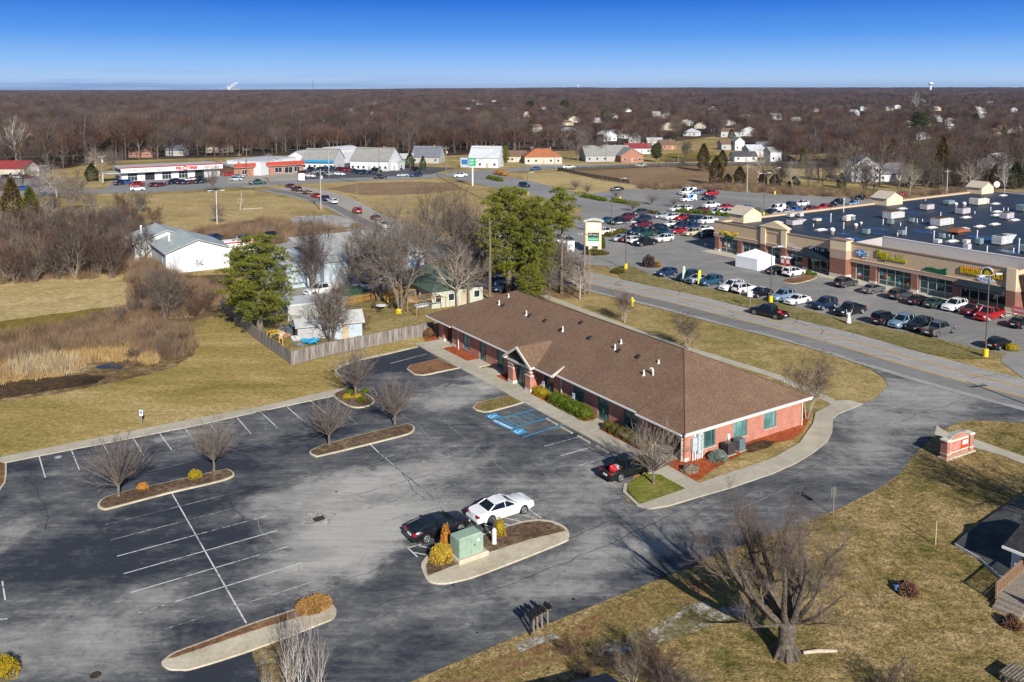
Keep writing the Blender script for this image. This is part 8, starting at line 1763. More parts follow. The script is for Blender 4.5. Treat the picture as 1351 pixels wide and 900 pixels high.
o = MB().blob((0,0,.3),(.5,.4,.45),5,9,6,.3).build('toy_slide',MT('toy_yellow',(.65,.5,.02),.5)); c = G(526,414); o.location = (c[0],c[1],0); tag(o,'small bright yellow plastic toy at the foot of the tallest grey tree','toy')
m = MB(); r = random.Random(4)
N_ = 9; vs = [(x*.42-1.7+r.uniform(-.1,.1),y*.3-1.2+r.uniform(-.1,.1),.12+.5*abs(mnoise.noise(Vector((x*.7,y*.7,2))))*1.4) for y in range(N_) for x in range(N_)]; m.add(vs,[(y*N_+x,y*N_+x+1,(y+1)*N_+x+1,(y+1)*N_+x) for y in range(N_-1) for x in range(N_-1) if (x-4)**2+(y-4)**2 < 18]); o = m.build('tarpaulin',MT('tarp_blue',(.02,.27,.5),.5,1,.2)); c = G(407,453); o.location = (c[0],c[1],0); o.rotation_euler = (0,0,ANG); tag(o,'crumpled bright blue tarpaulin on junk in the fenced yard','tarpaulin')
for k,(x,y,col,s,lb) in enumerate(((390,449,(.5,.5,.5),.5,'pale bundle of junk left of the blue tarpaulin'),(378,446,(.35,.2,.12),.55,'brown crate heap by the orange play frame'),(383,434,(.04,.2,.4),.45,'small blue tub behind the brown heap'),(396,456,(.15,.15,.16),.5,'dark tyre heap before the blue tarpaulin'),(411,441,(.6,.6,.6),.55,'white bag of junk behind the blue tarpaulin'),(372,462,(.4,.18,.06),.4,'rusty drum near the fence corner'),(388,424,(.3,.28,.26),.7,'grey heap of scrap next to the covered pool'),(376,437,(.08,.08,.09),.7,'black heap under the big pine'))):
 m = MB(); m.blob((0,0,s*.5),(s*1.4,s,s*.8),k,10,7,.35,1.8,zmin=0); m.bev(s*.4,-s*.4,0,s*1.3,s*.5,s*.7,.04); o = m.build('junk_heap',MT('junk%d' % k,col,.7,2,.3)); c = G(x,y); o.location = (c[0],c[1],0); o.rotation_euler = (0,0,k); tag(o,lb,'junk','junk in the fenced yard')
for k,(x,y,w,d,h,col,lb) in enumerate(((398,432,2.4,1.2,1.0,(.4,.42,.44),'grey covered trailer left of the lean-to'),(386,441,1.4,.9,.8,(.12,.14,.17),'dark bin beside the pale bundle'),(404,427,3.0,.8,.5,(.28,.2,.13),'stack of planks in front of the carport'),(370,446,1.1,1.0,.9,(.5,.5,.47),'white crate stack near the play frame'),(448,400,2.2,1.4,1.1,(.5,.52,.55),'pale metal tank by the green skip'),(545,398,1.6,1.2,1.0,(.3,.2,.12),'brown hutch beside the yellow pergola'),(557,405,2.4,1.4,.4,(.5,.53,.56),'white sheet roof lying by the climbing frame'),(512,398,1.2,.8,1.0,(.45,.26,.08),'orange-brown barrow by the lattice fence'),(350,447,1.2,.9,.7,(.05,.06,.07),'black cover heap under the big pine trunk'))):
 m = MB(); m.bev(-w/2,-d/2,0,w/2,d/2,h,.08); m.bev(-w*.2,-d/2-.25,0,w*.15,-d/2-.02,h*.5,.04); m.tube([(-w/2,0,h),(0,.1,h+.2),(w/2,0,h)],.05,5); o = m.build('yard_clutter',MT('clutter%d' % k,col,.7,2,.3)); c = G(x,y); o.location = (c[0],c[1],0); o.rotation_euler = (0,0,ANG+k*.5); tag(o,lb,'clutter','clutter in the fenced yard')
# ---- dark paddock fence
m_df = MT('dark_fence',(.045,.04,.038),.8,3,.2)
def rail_fence(pts_px,h,label,name='paddock_fence',step=3.0,mat=None,solid=True):
 P = resample([G(*p) for p in pts_px],2) if False else [G(*p) for p in pts_px]; c = P[0]; t_ = thing(name,label,'fence',(c[0],c[1],0)); R = MB(); n_ = 0
 for a,b in zip(P,P[1:]):
  L = hypot(b[0]-a[0],b[1]-a[1]); dx,dy = (b[0]-a[0])/L,(b[1]-a[1])/L
  for z in ((.35,.6,.85,1.1,1.35) if solid else (.5,1.0)):
   p = (a[0]-c[0],a[1]-c[1]); q = (b[0]-c[0],b[1]-c[1]); R.add([(p[0],p[1],z),(q[0],q[1],z),(q[0],q[1],z+.17),(p[0],p[1],z+.17),(p[0]+dy*.05,p[1]-dx*.05,z),(q[0]+dy*.05,q[1]-dx*.05,z),(q[0]+dy*.05,q[1]-dx*.05,z+.17),(p[0]+dy*.05,p[1]-dx*.05,z+.17)],[(0,1,2,3),(7,6,5,4),(3,2,6,7),(0,4,5,1)])
  for k in range(int(L/step)+1):
   if n_ > 95: break
   x,y = a[0]-c[0]+dx*k*step,a[1]-c[1]+dy*k*step; MB().box(x-.09,y-.09,0,x+.09,y+.09,h).build('post',mat or m_df,t_); n_ += 1
 R.build('rails',mat or m_df,t_)
rail_fence([(736,226),(790,224),(870,220.5),(930,219),(1010,219),(1100,221)],1.6,'dark rail fence along the far side of the paddock'); rail_fence([(736,226),(775,234),(830,243)],1.6,'dark rail fence along the near left side of the paddock')
rail_fence([(878,214.5),(935,212.5)],1.3,'low dark fence around the mown green by the brick bungalow')
# ---- poles
m_pole = MT('wood_pole',(.26,.2,.14),.9,3,.3); m_polel = MT('pale_pole',(.42,.4,.36),.8,3,.15); m_wire = MT('wire',(.12,.12,.12),.6)
def upole(px,base,top,label,arm=True,mat=None,trans=False,world=None,H=None,r_=.14,z=0):
 c = world or G(px,base); h = H or HT(px,base,top); t_ = thing('utility_pole',label,'utility pole',(c[0],c[1],z),.3,'wooden utility poles'); MB().cyl(0,0,0,h,r_*1.15,8,r_*.8).build('pole',mat or m_pole,t_)
 if arm:
  MB().box(-1.2,-.06,h-.9,1.2,.06,h-.76).build('crossarm',m_pole,t_)
  for x in (-1.05,-.5,.5,1.05): MB().cyl(x,0,h-.76,h-.55,.05,6).build('insulator',m_whitem,t_)
 if trans: m = MB(); m.cyl(.35,-.1,h-2.8,h-1.9,.28,10); m.build('transformer',m_u1,t_)
 return (c[0],c[1],h)
tops = {}
for key,px,b,t,kw,lb in (('a',135,245,204,dict(trans=True),'wooden pylon with a white transformer left of the tyre shop'),('b',355.5,241,202,{},'wooden pole at the junction before the brick store'),('b2',326,233,195,{},'dark pole behind the white flat-roofed block'),('b3',315.5,233,202,{},'pole with wide crossarm at the corner of the white block'),('c',423.5,277,223,dict(trans=True,mat=m_polel),'pale pole with equipment boxes beside the queue of cars'),('d',471,263,235,dict(arm=False),'short pole in the corner field'),
                                  ('e',500,231,195,{},'pole before the dealership building'),('e2',434,233,198,dict(mat=m_polel,arm=False),'pale pole among the dealership cars'),('f',588.7,233,193,dict(trans=True),'pole with a transformer right of the rough bushes'),('g',702,215,193,dict(mat=m_polel),'pale pole before the red-roofed house'),('g2',732,223,200,dict(arm=False),'pole at the right end of the house drive'),('h',799.5,220,189,{},'pole before the ranch house'),('i',895,216,192,{},'pole by the mown green'),('j',985.5,254,216,dict(mat=m_polel),'pale pole behind the shopping car park'),('k',1249,257,223,dict(mat=m_polel),'pale pole behind the back edge of the shop roof'),
                                  ('m',771,389,303,dict(r_=.17),'tall wooden pole at the roadside behind the office, taller of the pair'),('n',777.5,388,332,dict(arm=False,r_=.15),'short wooden pole at the roadside, right of the tall one')):
 tops[key] = upole(px,b,t,lb,**kw)
tops['q'] = upole(0,0,0,'wooden pole past the right edge whose shadow crosses the road',world=(59.5,80.5),H=10.5)
def wire(pts,name,label,sag=.8):
 m = MB()
 for a,b in zip(pts,pts[1:]): m.tube([(a[0]+(b[0]-a[0])*t,a[1]+(b[1]-a[1])*t,a[2]+(b[2]-a[2])*t-sag*4*t*(1-t)) for t in [i/8 for i in range(9)]],.075,3,cap=False)
 o = m.build(name,m_wire); tag(o,label,'cable')
wire([tops[k] for k in ('a','b2','e','f','g','h','i','j','k')],'power_line','long power line strung between the poles along the cross street'); wire([tuple(np.array(tops[k])-np.array((0,0,.8))) for k in ('a','b3','b','c','d')],'power_line','lower power line from the pylon to the main road poles'); wire([(tops['a'][0]-90,tops['a'][1]-6,11),tops['a']],'power_line','power line leaving the pylon to the left edge')
wire([tops['m'],(tops['m'][0]-30,tops['m'][1]+62,14)],'power_line','thin line from the tall roadside pole into the trees',1.5)
# ---- lamps
m_lamp = MT('lamp_pole',(.1,.1,.1),.5,3,.1); m_yb = MT('yellow_base',(.68,.52,.03),.6,3,.1)
def lamp(px,base,top,label,heads=1,z=.05,head_w=.5,rz=0.4,pole=None,base_h=1.0):
 c = G(px,base); h = HT(px,base,top); t_ = thing('street_lamp',label,'street lamp',(c[0],c[1],z),rz,'car park lamps with yellow bases'); m = MB(); m.cyl(0,0,base_h,h,.1,8,.07); m.build('pole',pole or m_lamp,t_)
 MB().cyl(0,0,0,base_h,.34,14).build('base',m_yb,t_)
 for k in range(heads):
  s = -1 if k else 1; m = MB(); m.tube([(0,0,h-.1),(s*.9,0,h+.05)],.04,5); m.bev(s*1.5-.55 if s > 0 else s*1.5-.55,-head_w/2,h-.02,s*1.5+.55,head_w/2,h+.16,.04); m.build('lamp_head',m_u1,t_)
lamp(825.5,355,294,'tall twin-headed lamp at the rounded tip of the verge',2); lamp(1300,471,364,'tall lamp with yellow base at the right end of the verge',2,z=.07); lamp(1016.7,399,327,'lamp with yellow base between the parked light blue and black cars',1,z=.07); lamp(806.5,311,250,'lamp at the low brown hedge in the far car park',1); lamp(818,264,236,'lamp by the clipped hedges of the access street',1); lamp(1007.5,285,229,'twin-headed lamp left of the shop roof',2); lamp(1022,256.5,222,'lamp with yellow base at the back edge of the shopping car park',1); lamp(696,257,228,'lamp with yellow base at the access street bend',1); lamp(286.5,296,252,'white twin-headed lamp in the meadow',2,pole=m_whitem,base_h=.3)
# ---- sign pylons
c = G(783,333.5); t_ = thing('sign_tower','tall cream sign tower with a green panel at the shopping centre entrance','sign',(c[0],c[1],.05),radians(-8)); k = c[1]/FX; w2 = 21*k/2; hh = HT(783,333.5,289)
MB().bev(-w2*.62,-.6,0,-w2*.2,.6,hh*.25,.05).build('pillar',m_eifs2,t_); MB().bev(w2*.55,-.6,0,w2,.6,hh*.25,.05).build('pillar',m_eifs2,t_)
bd_ = MB().box(-w2,-.55,hh*.2,w2,.55,hh*.9).build('body',MT('tower_cream',(.72,.56,.4),.7,2,.06),t_)
m = MB(); xs = [-w2*1.25+w2*2.5*i/10 for i in range(11)]; zs = [hh*.9+.5*sin(pi*i/10) for i in range(11)]
m.add([(x,-.7,z) for x,z in zip(xs,zs)]+[(x,.7,z) for x,z in zip(xs,zs)]+[(x,-.7,z+.35) for x,z in zip(xs,zs)]+[(x,.7,z+.35) for x,z in zip(xs,zs)],[(22+i,23+i,34+i,33+i) for i in range(10)]+[(i+1,i,11+i,12+i) for i in range(10)]+[(i,i+1,23+i,22+i) for i in range(10)]+[(12+i,11+i,33+i,34+i) for i in range(10)]); m.build('cap',MT('cap_stone',(.55,.56,.5),.7),t_)
for z0,z1,mt_ in ((.79,.87,m_signw),(.68,.75,m_signw),(.47,.6,MT('panel_dark',(.05,.05,.05),.4)),(.35,.465,MT('panel_green',(.02,.36,.15),.4)),(.22,.34,m_signw)):
 p = MB().box(-w2*.7,-.6,hh*z0,w2*.7,-.552,hh*z1).build('sign_panel',mt_,t_)
 marks(p,-w2*.6,w2*.6,hh*(z0+z1)/2,hh*.035,m_signb if z0 > .6 or z0 < .3 else m_signw,-.605,int(z0*100))
c = G(753,340); t_ = thing('banner_sign','white upright banner sign between the thin pine and the sign tower','sign',(c[0],c[1],.05),-.1); h_ = HT(753,340,318); MB().box(-.75,-.06,1.2,.75,.06,h_).build('panel',m_signw,t_); MB().cyl(-.6,0,0,1.2,.06,6).build('post',m_post,t_); MB().cyl(.6,0,0,1.2,.06,6).build('post',m_post,t_); m = MB(); m.tube([(.3*cos(a),-.08,h_-1.2+.4*sin(a)) for a in [i*.5 for i in range(9)]],.08,5); m.box(-.3,-.09,1.6,.3,-.065,h_-2.2); m.build('emblem',MT('letters_dark',(.05,.03,.05)),t_)
c = G(623.5,245); t_ = thing('pylon_sign','green sign panel on a single white post at the access street','sign',(c[0],c[1],0),-.05); h_ = HT(623.5,245,208.5); h2 = HT(623.5,245,219); MB().cyl(0,0,0,h2,.28,10).build('post',m_whitem,t_); p = MB().bev(-1.1,-.3,h2,1.1,.3,h_,.05).build('panel',MT('panel_green',(.02,.36,.15),.4),t_); marks(p,-.8,.8,(h_+h2)/2+.6,.6,m_signw,-.305,91); marks(p,-.8,.8,(h_+h2)/2-.5,.6,m_signw,-.305,92)
def rsign(px,b,t,label,rz=0.0,w=.7,hh=.8): c = G(px,b); h = HT(px,b,t); t_ = thing('road_sign',label,'sign',(c[0],c[1],.05),rz); MB().cyl(0,0,0,h,.04,6).build('post',m_post,t_); MB().bev(-w/2,-.07,h-hh,w/2,-.045,h,.005).build('plate',m_signw,t_)
rsign(989.5,405,384,'white speed sign on the verge above the black pickup',-.5,.8,1.0); rsign(930.5,325.5,321.5,'small white parking sign at the left end of the shops',0,.5,.5); rsign(398,240,229,'white curved sign panel at the junction by the brick store',0,2.2,2.6)
m_fg = MT('flag_yellow',(.55,.58,.03),.6,.8,.15); m_fw = MT('flag_white',(.5,.62,.55),.6,.6,.35)
for px,b,t,mt_,lb in ((900,374,350,m_fw,'white and green feather flag on the verge before the navy minivan'),(920.5,381,355,m_fg,'yellow-green feather flag on the verge, right of the white one')):
 c = G(px,b); h = HT(px,b,t); t_ = thing('feather_flag',lb,'flag',(c[0],c[1],.07),.5,'feather flags on the verge'); MB().tube([(0,0,0),(.02,0,h*.8),(.12,0,h*.95),(.4,0,h)],.03,5).build('pole',m_lamp,t_)
 m = MB(); n_ = 8; m.add([(.04+(.1 if i > 6 else 0),0,h*(.22+.1*i)) for i in range(n_)]+[(.04+.62*min(1,(i+2)/6),.05*sin(i),h*(.22+.098*i)) for i in range(n_)],[(i,i+1,n_+i+1,n_+i) for i in range(n_-1)]); m.build('flag',mt_,t_)
def hydrant(px,b,label): c = G(px,b); t_ = thing('fire_hydrant',label,'hydrant',(c[0],c[1],.03)); m = MB(); m.cyl(0,0,0,.1,.2,12); m.cyl(0,0,.1,.7,.14,12); m.cyl(0,0,.7,.76,.19,12); m.cyl(0,0,.76,.95,.15,12,.05); m.build('barrel',m_yb,t_); m = MB(); m.tube([(-.28,0,.55),(.28,0,.55)],.08,8); m.tube([(0,-.28,.5),(0,0,.5)],.09,8); m.build('nozzle',m_yb,t_); t_.scale = (1.5,)*3
hydrant(834,404,'yellow hydrant on the front lawn beyond the office roof')
def far_at(px,D): a = (px-CX)/FX; return (a*D,D)
c = far_at(1225.5,4300); t_ = thing('water_tower','white mushroom-shaped water tower on the right horizon','water tower',(c[0],c[1],hills(*c))); m = MB(); m.cyl(0,0,0,40,5,14,4); m.build('stem',m_whitem,t_); m = MB(); m.cyl(0,0,40,46,4,18,12); m.cyl(0,0,46,52,12,18); m.cyl(0,0,52,56,12,18,3); m.build('tank',m_whitem,t_)
t_.scale = (1,1,(68-hills(*c))/56)
c = far_at(762,8500); t_ = thing('water_tower','tiny white water tower right of the middle of the horizon','water tower',(c[0],c[1],hills(*c))); MB().cyl(0,0,0,45,3,8).build('stem',m_whitem,t_); MB().blob((0,0,48),(11,11,8),1,10,6,0).build('tank',m_whitem,t_)
c = far_at(414,6000); t_ = MB(); t_.cyl(0,0,0,92,2.2,6,1.2); o = t_.build('radio_mast',m_lamp); o.location = (c[0],c[1],hills(*c)-5); tag(o,'thin radio mast on the horizon left of the middle','mast')
c = far_at(311,9500); o = MB().box(-60,0,0,60,40,40).build('power_plant',WC['grey']); o.location = (c[0],c[1],-2); tag(o,'tiny pale plant block under the smoke on the horizon','plant')
# ------------------------------------------------------------------ the woods,haze,smoke,people
r = random.Random(101); pts = []
cand = []
y = 330.0
while y < 2600:
 st = 7.6 if y < 700 else 9.0 if y < 1300 else 11.5
 x = -.85*y-20
 while x < .85*y+20:
  X,Y = x+r.uniform(-.45,.45)*st,y+r.uniform(-.45,.45)*st; p = fit(X,Y)
  if -300 < p[0] < 1650 and in_wood(*p):
   dens = .9
   if p[0] > 680 and 165 < p[1]: dens = .55
   if p[0] > 680 and p[1] <= 165: dens = .62
   if 400 < p[0] <= 680 and p[1] < 165: dens = .85
   if p[0] > 990 and p[1] > 200: dens = .8
   ok = True
   for hx,hy in houses_px:
    if abs(p[0]-hx) < 7 and hy-2 < p[1] < hy+(12 if hy < 172 else 16) and r.random() < .8: ok = False; break
   if ok and p[0] > 770 and p[1] > 176 and (inside(p,[(780,216),(780,196),(860,190),(1010,186),(1035,200),(1012,222)])): ok = r.random() < .45
   if ok and r.random() < dens: cand.append((X,Y))
  x += st
 y += st
cand.sort(key=lambda q: (not -20 < fit(*q)[0] < 1371,q[1]))
NI = 104
for k,(X,Y) in enumerate(cand[:NI]):
 s = r.uniform(.8,1.3)*(.8 if X > 0 else 1); put_tree('wood%d' % r.randrange(6),X,Y,0,r.uniform(0,6.28),s,'leafless brown tree in the front rows of the far woods','leafless trees at the edge of the far woods')
def lowtree(seed,tm,bm_):
 r = random.Random(seed); m = MB(); H = r.uniform(11,15); R = r.uniform(3.6,5.2)
 m.tube([(0,0,0),(r.uniform(-.4,.4),r.uniform(-.4,.4),H*.5),(r.uniform(-.8,.8),0,H*.9)],[.26,.17,.05],5,0)
 for i in range(11):
  a = i*2.4; z = H*r.uniform(.25,.7); q = Vector((cos(a)*R*.62,sin(a)*R*.62,z+H*.22)); m.tube([(0,0,z),tuple(q)],[.1,.04],3,0,cap=False)
 for i in range(430):
  d = rv(r); d.z = d.z*.9; q = Vector((d.x*R,d.y*R,H*.64+d.z*H*.34))*1; f = r.uniform(.35,.98); p = Vector((q.x*f,q.y*f,H*.6+(q.z-H*.6)*f)); dd = (Vector((d.x,d.y,abs(d.z)+.8))+rv(r)*.5).normalized(); spike(m,p,dd,r.uniform(1.0,2.2),.05,1)
 return m
LW = bpy.data.collections.new('wood_sources')
tms = [m_twig,m_twigr,m_twigp,m_twigr,m_twigr,m_twig,m_twigr,m_twigp]
for i in range(8): o = lowtree(200+i,None,None).build('wood_source_%d' % i,[m_barkd if i % 2 else m_bark,tms[i]]); COL.objects.unlink(o); LW.objects.link(o)
for i in range(8,10):
 T_,L_ = evergreen(400+i,11,4.5 if i == 8 else 6,'cedar' if i == 8 else 'pine'); sr = random.Random(i); keep = [f for f in range(len(L_.f)) if sr.random() < .35]; q_ = MB()
 for f in keep: q_.add([tuple(Vector(L_.v[j])) for j in L_.f[f]],[(0,1,2)],0)
 q_.add(T_.v,T_.f,1); c0_ = [sum(v[a] for v in q_.v)/len(q_.v) for a in range(3)]; o = q_.build('wood_source_%d' % i,[m_pined,m_barkd]); COL.objects.unlink(o); LW.objects.link(o)
rest = cand[NI:]
def vpick(X,Y): return 8+r.randrange(2) if r.random() < (.05 if X > 0 else .02) else (r.randrange(8) if mnoise.noise(Vector((X/140,Y/220,7))) > -.05 else r.choice([1,3,6,2]))
scatter('far_woods',[(X,Y,hills(X,Y),r.uniform(0,6.28),r.uniform(.8,1.45)*(1+.35*mnoise.noise(Vector((X/90,Y/90,4))))*(.78 if fit(X,Y)[0] > 680 else 1),vpick(X,Y)) for X,Y in rest],LW,'leafless brown woods stretching behind the far street towards the horizon','woods')
PW = bpy.data.collections.new('canopy_sources')
for i in range(5):
 rr2 = random.Random(300+i); m = MB()
 for t in range(16):
  cx2,cy2,H,R = rr2.uniform(-24,24),rr2.uniform(-24,24),rr2.uniform(10,17),rr2.uniform(4,7)
  for k in range(64):
   d = rv(rr2); p = Vector((cx2+d.x*R*.8,cy2+d.y*R*.8,H*.62+d.z*H*.3)); dd = (Vector((d.x,d.y,abs(d.z)+.9))+rv(rr2)*.5).normalized(); spike(m,p,dd,rr2.uniform(1.6,3.6),.28,t % 2)
  m.tube([(cx2,cy2,0),(cx2,cy2,H*.7)],.3,3,0,cap=False)
 o = m.build('canopy_source_%d' % i,[[m_twigr,m_twigp],[m_twig,m_twigr],[m_twigp,m_twigr],[m_twigr,m_twig],[m_pined,m_twigr]][i]); COL.objects.unlink(o); PW.objects.link(o)
pp = []; y = 2560.0
while y < 13500:
 st = 38 if y < 4500 else 52 if y < 8000 else 80; x = -.8*y-50
 while x < .8*y+50:
  X,Y = x+r.uniform(-.5,.5)*st,y+r.uniform(-.5,.5)*st
  if mnoise.noise(Vector((X/420,Y/900,1.7))) > -.36: pp.append((X,Y,hills(X,Y)-.5,r.uniform(0,6.28),r.uniform(.75,1.25)*(1 if y < 5000 else 1.25),r.choice([0,1,2,3,0,1,2,3,4])))
  x += st
 y += st
scatter('horizon_woods',pp,PW,'distant wooded plain fading towards the horizon','woods')
# ---- haze
HAZE = bpy.data.materials.new('haze'); HAZE.use_nodes = True; nt = HAZE.node_tree; nt.nodes.clear(); ou = nd(nt,'ShaderNodeOutputMaterial'); pv = nd(nt,'ShaderNodeVolumePrincipled'); pv.inputs['Density'].default_value = 3.4e-5; pv.inputs['Color'].default_value = (.4,.58,1,1); pv.inputs['Anisotropy'].default_value = .2; lk(nt,pv.outputs[0],ou.inputs['Volume'])
HZ = True
if HZ:
 o = MB().box(-24500,-300,-12,24500,15500,110).build('haze',HAZE); tag(o,'thin winter haze over the plain','haze',None,'stuff')
# ---- smoke over the plant on the horizon
sm,nt,b = newmat('smoke',1,0); b.inputs['Base Color'].default_value = (.85,.85,.88,1); b.inputs['Alpha'].default_value = .3
c = far_at(304,9300); m = MB(); m.blob((0,0,60),(38,38,40),3,14,9,.3); m.blob((45,0,105),(40,30,28),5,14,9,.3); m.blob((95,0,140),(40,30,22),7,14,9,.3)
o = m.build('smoke_plume',sm,smooth=True); o.location = (c[0],c[1],5); o.scale = (.75,.75,.62); tag(o,'white smoke plume rising on the left horizon','smoke',None,'stuff')
# ---- right-hand house with shingle roof,deck,slope of dark shingles (structure at frame edge)
m_dsh = shingle_mat('charcoal_shingle',(.02,.021,.022),(.05,.05,.052)); m_deck = MT('deck_timber',(.3,.19,.115),.8,6,.3); m_deckg = MT('deck_boards',(.28,.24,.2),.85,6,.25); m_sid = MT('white_siding',(.68,.72,.75),.6,2,.05)
Hh = 2.6
def Z(x,y,z): return G(x,y,z)
t_ = thing('raised_platform','low raised platform covered in mottled charcoal roofing left of the white sided house','platform',(0,0,0)); zz = .3
pl_ = [Z(1260,716,zz),Z(1268,708,zz),Z(1283,696,zz),Z(1315,674,zz),Z(1351,650,zz),Z(1500,575,zz),Z(1560,640,zz),Z(1420,725,zz),Z(1345,752,zz),Z(1322,760,zz),Z(1318,757,zz),Z(1293,735,zz)]
MB().ring(pl_,.0,zz-.06).build('base',m_gutw,t_); MB().ring([(x,y) for x,y in offset(pl_,.06)],zz-.06,zz).build('covering',asphalt_mat('weathered_charcoal',(.035,.038,.038),(.13,.135,.13),.55,.35,0,0),t_)
E1 = Z(1323,720,2.0); E2 = Z(1351,731,2.0);
dx,dy = E2[0]-E1[0],E2[1]-E1[1]; l = hypot(dx,dy); ra = atan2(dy,dx); t_ = thing('sided_house','white sided house with near-black roof and timber deck at the right edge','house',(E1[0],E1[1],-1.1),ra)
m = MB(); m.box(.45,.4,0,12,6.4,2.95)
for k in range(14): m.box(.44,.385,.2+k*.2,12,.4,.22+k*.2)
m.build('wall',m_sid,t_); m = MB(); m.add([(0,0,3.1),(13,0,3.1),(13,3.4,3.9),(0,3.4,3.9),(0,6.9,3.1),(13,6.9,3.1)],[(0,1,2,3),(3,2,5,4)]); m.add([(.45,.4,2.94),(.45,6.4,2.94),(.45,3.4,3.8)],[(0,2,1)]); m.build('roof',m_dsh,t_)
m = MB(); m.box(-.02,-.12,2.95,13,-.002,3.12); m.build('gutter',m_gutw,t_); m = MB(); m.box(2.5,.33,1.0,3.6,.384,2.2); w_ = m.build('window',m_whitem,t_); MB().box(2.58,.31,1.08,3.52,.328,2.12).build('pane',m_glf,w_)
D0 = G(1314,796); dk = thing('timber_deck','brown timber deck with balustrade in front of the white sided house','deck',(D0[0],D0[1],0),radians(40)); m = MB(); m.box(0,-6,.35,9,.05,.5); [m.box(k*.2,-6,.5,k*.2+.17,.05,.525) for k in range(45)]; m.build('deck_boards',m_deckg,dk)
def balus(x0,y0,x1,y1):
 L = hypot(x1-x0,y1-y0); n_ = int(L/.13); m = MB(); a = atan2(y1-y0,x1-x0)
 for k in range(n_): m.box(k*.13,-.02,.6,k*.13+.05,.02,1.4)
 m.box(0,-.06,1.4,L,.06,1.46); m.box(0,-.03,.58,L,.03,.64); o = m.build('balustrade',m_deck,dk); o.location = (x0,y0,0); o.rotation_euler = (0,0,a)
 for t in (0,.5,1): MB().box(x0+(x1-x0)*t-.06,y0+(y1-y0)*t-.06,0,x0+(x1-x0)*t+.06,y0+(y1-y0)*t+.06,1.55).build('post',m_deck,dk)
balus(0,0,9,0); balus(.3,-1.9,.3,-6)
for k in range(2): MB().box(-.45-.4*k,-1.8,0,-.05-.4*k,-.1,.38-.16*k).build('step',m_deckg,dk)
o = MB().blob((0,0,.2),(.4,.3,.3),8,9,6,.3).build('blue_bag',MT('bag_blue',(.08,.16,.36),.5)); c = G(1331,826); o.location = (c[0],c[1],0); tag(o,'blue and white bag on the lawn by the timber deck','bag')
c = G(1330,892); t_ = thing('log_stack','stack of grey split logs at the lower right corner of the lawn','log stack',(c[0]+.3,c[1]-.6,0),.6); t_.scale = (.7,)*3; rl = random.Random(2)
m = MB()
for i in range(9):
 for j in range(4): m.tube([(-1.1+rl.uniform(-.1,.1),-1.0+i*.24+(j % 2)*.1,.13+j*.21),(1.1+rl.uniform(-.1,.1),-1.0+i*.24+(j % 2)*.1+rl.uniform(-.05,.05),.13+j*.21)],.1+rl.uniform(0,.03),6)
m.build('logs',MT('grey_logs',(.2,.17,.135),.9,4,.4),t_)
o = MB(); o.tube([(-1.0,0,.12),(0,.1,.13),(1.1,.05,.12)],[.1,.12,.08],8); o = o.build('log',MT('pale_log',(.5,.42,.32),.9,4,.2)); c = G(1081,863); o.location = (c[0],c[1],0); o.rotation_euler = (0,0,.05); tag(o,'pale broken branch lying right of the old tree','log')
c = G(770,893,2.2); t_ = thing('small_shed','dark-roofed shed cut by the bottom edge among twiggy bushes','shed',(c[0],c[1]-1.0,0),.35); MB().box(-1.6,-1.6,0,1.6,1.2,1.7).build('wall',m_pt,t_); m = MB(); m.add([(-2,-2,1.65),(2,-2,1.65),(2,-.2,2.2),(-2,-.2,2.2),(-2,1.5,1.65),(2,1.5,1.65)],[(0,1,2,3),(3,2,5,4)]); m.build('roof',MT('dark_blue_roof',(.02,.03,.05),.5,3,.4),t_)
for px,y,lb in ((330,277,'fallen pale logs beside the broken dead tree'),):
 m = MB()
 for k in range(3): m.tube([(-2+k,k*.5,.2),(1.0+k,k*.9,.25)],.2,6)
 o = m.build('fallen_logs',m_bark2); c = G(px,y); o.location = (c[0],c[1],0); tag(o,lb,'logs')
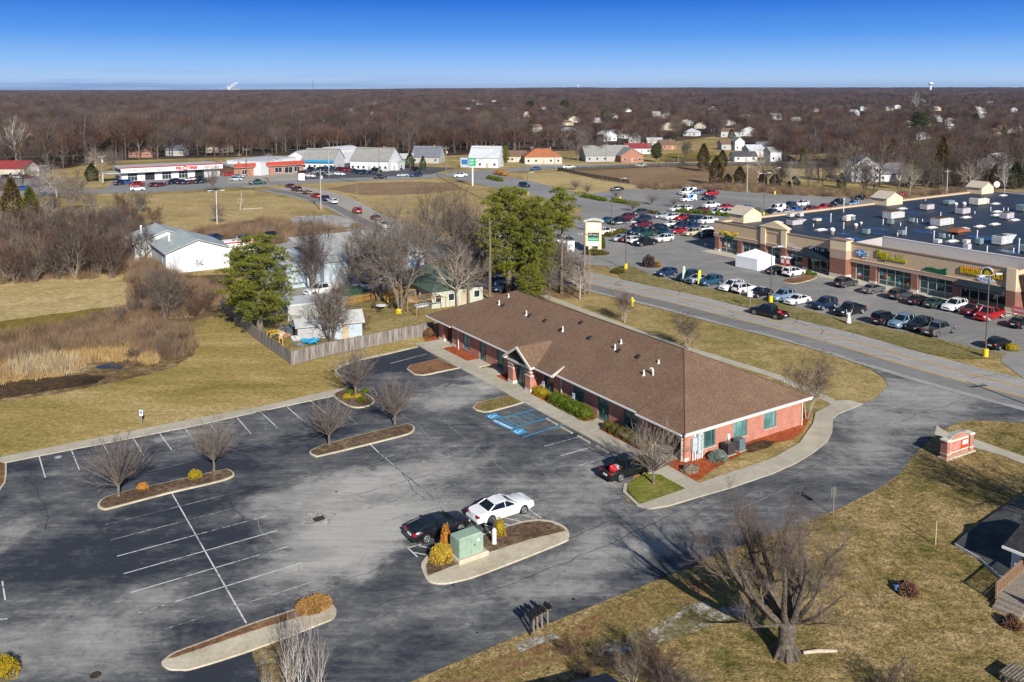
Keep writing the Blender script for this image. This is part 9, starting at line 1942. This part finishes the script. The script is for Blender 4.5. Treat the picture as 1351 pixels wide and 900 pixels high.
# ---- people
def person(px,label,pose,top,trouser,skin=(.45,.28,.2),hair=(.04,.025,.02),rz=0.0,z=.05,H=1.75,robe=False):
 c = G(*px); t_ = thing('person',label,'person',(c[0],c[1],z),rz); V_ = []; E_ = []; R_ = []
 def v(p,r): V_.append(p); R_.append(r); return len(V_)-1
 def chain(a,l):
  for p,r in l: b = v(p,r); E_.append((a,b)); a = b
  return a
 pel = v((0,0,.95),.15); ch = chain(pel,[((0,0,1.15),.14),((0,0,1.38),.17)]); nk = chain(ch,[((0,0,1.5),.065),((0,-.01,1.58),.07)]); hd = chain(nk,[((0,-.02,1.66),.1),((0,-.01,1.73),.085)])
 for s in (-1,1):
  st = .12 if pose == 'walk' else .0
  chain(pel,[((s*.1,0,.88),.1),((s*.11,-s*st,.5),.065),((s*.12,-s*st*2,.09),.045),((s*.12,-s*st*2-.16,.04),.04)])
  if pose == 'arms': hnd = chain(ch,[((s*.2,0,1.42),.07),((s*.36,-.05,1.62),.05),((s*.42,-.08,1.88),.038),((s*.43,-.08,1.95),.04)]); base = (s*.43,-.08,1.95); fd = (0,0,1)
  else: hnd = chain(ch,[((s*.2,0,1.42),.07),((s*.27,s*.05,1.14),.05),((s*.26,s*.12-.05,.9),.036),((s*.26,s*.12-.08,.84),.038)]); base = (s*.26,s*.12-.08,.84); fd = (0,0,-1)
  for k in range(5): f = (k-2)*.018; chain(hnd,[((base[0]+f,base[1]-.01,base[2]+fd[2]*.05),.01),((base[0]+f*1.5,base[1]-.02,base[2]+fd[2]*(.1-.008*abs(k-2))),.009)])
 me = bpy.data.meshes.new('body'); me.from_pydata(V_,E_,[]); b = bpy.data.objects.new('body',me); COL.objects.link(b); b.parent = t_; sk = b.modifiers.new('skin','SKIN')
 for i,r_ in enumerate(R_): me.skin_vertices[0].data[i].radius = (r_,r_*.85)
 me.skin_vertices[0].data[0].use_root = True; ss = b.modifiers.new('sub','SUBSURF'); ss.levels = ss.render_levels = 1; b.data.materials.append(MT('cloth_%d' % int(px[0]),top,.8,6,.15))
 m = MB(); m.blob((0,.0,1.71),(.1,.115,.115),1,12,8,.0); m.build('hair',MT('hair',hair,.8),t_)
 m = MB(); m.blob((0,-.05,1.665),(.075,.07,.1),1,12,8,.0); f = m.build('face',MT('skin',skin,.6),t_); m = MB(); m.blob((-.03,-.115,1.68),(.012,.01,.01),1,6,4,0); m.blob((.03,-.115,1.68),(.012,.01,.01),1,6,4,0); m.build('eyes',m_dark,f)
 if robe: m = MB(); m.cyl(0,0,.12,1.0,.36,14,.2); m.cyl(0,0,1.0,1.42,.2,14,.2); m.build('robe',MT('robe_white',(.72,.74,.8),.8,3,.15),t_)
 else: m = MB(); m.cyl(0,0,.55,1.0,.17,12,.17); m.build('coat_hem',MT('coat_%d' % int(px[0]),top,.8),t_)
 t_.scale = (H/1.78,)*3; return t_
person((1119.5,427.5),'person in a white robe waving both arms on the verge by the black pickup','arms',(.7,.72,.78),(.7,.7,.75),rz=.2,z=.07,H=1.85,robe=True)
person((925.5,317.5),'person in dark blue walking across the car park left of the shops','walk',(.02,.06,.1),(.02,.03,.05),rz=.8,H=1.85)
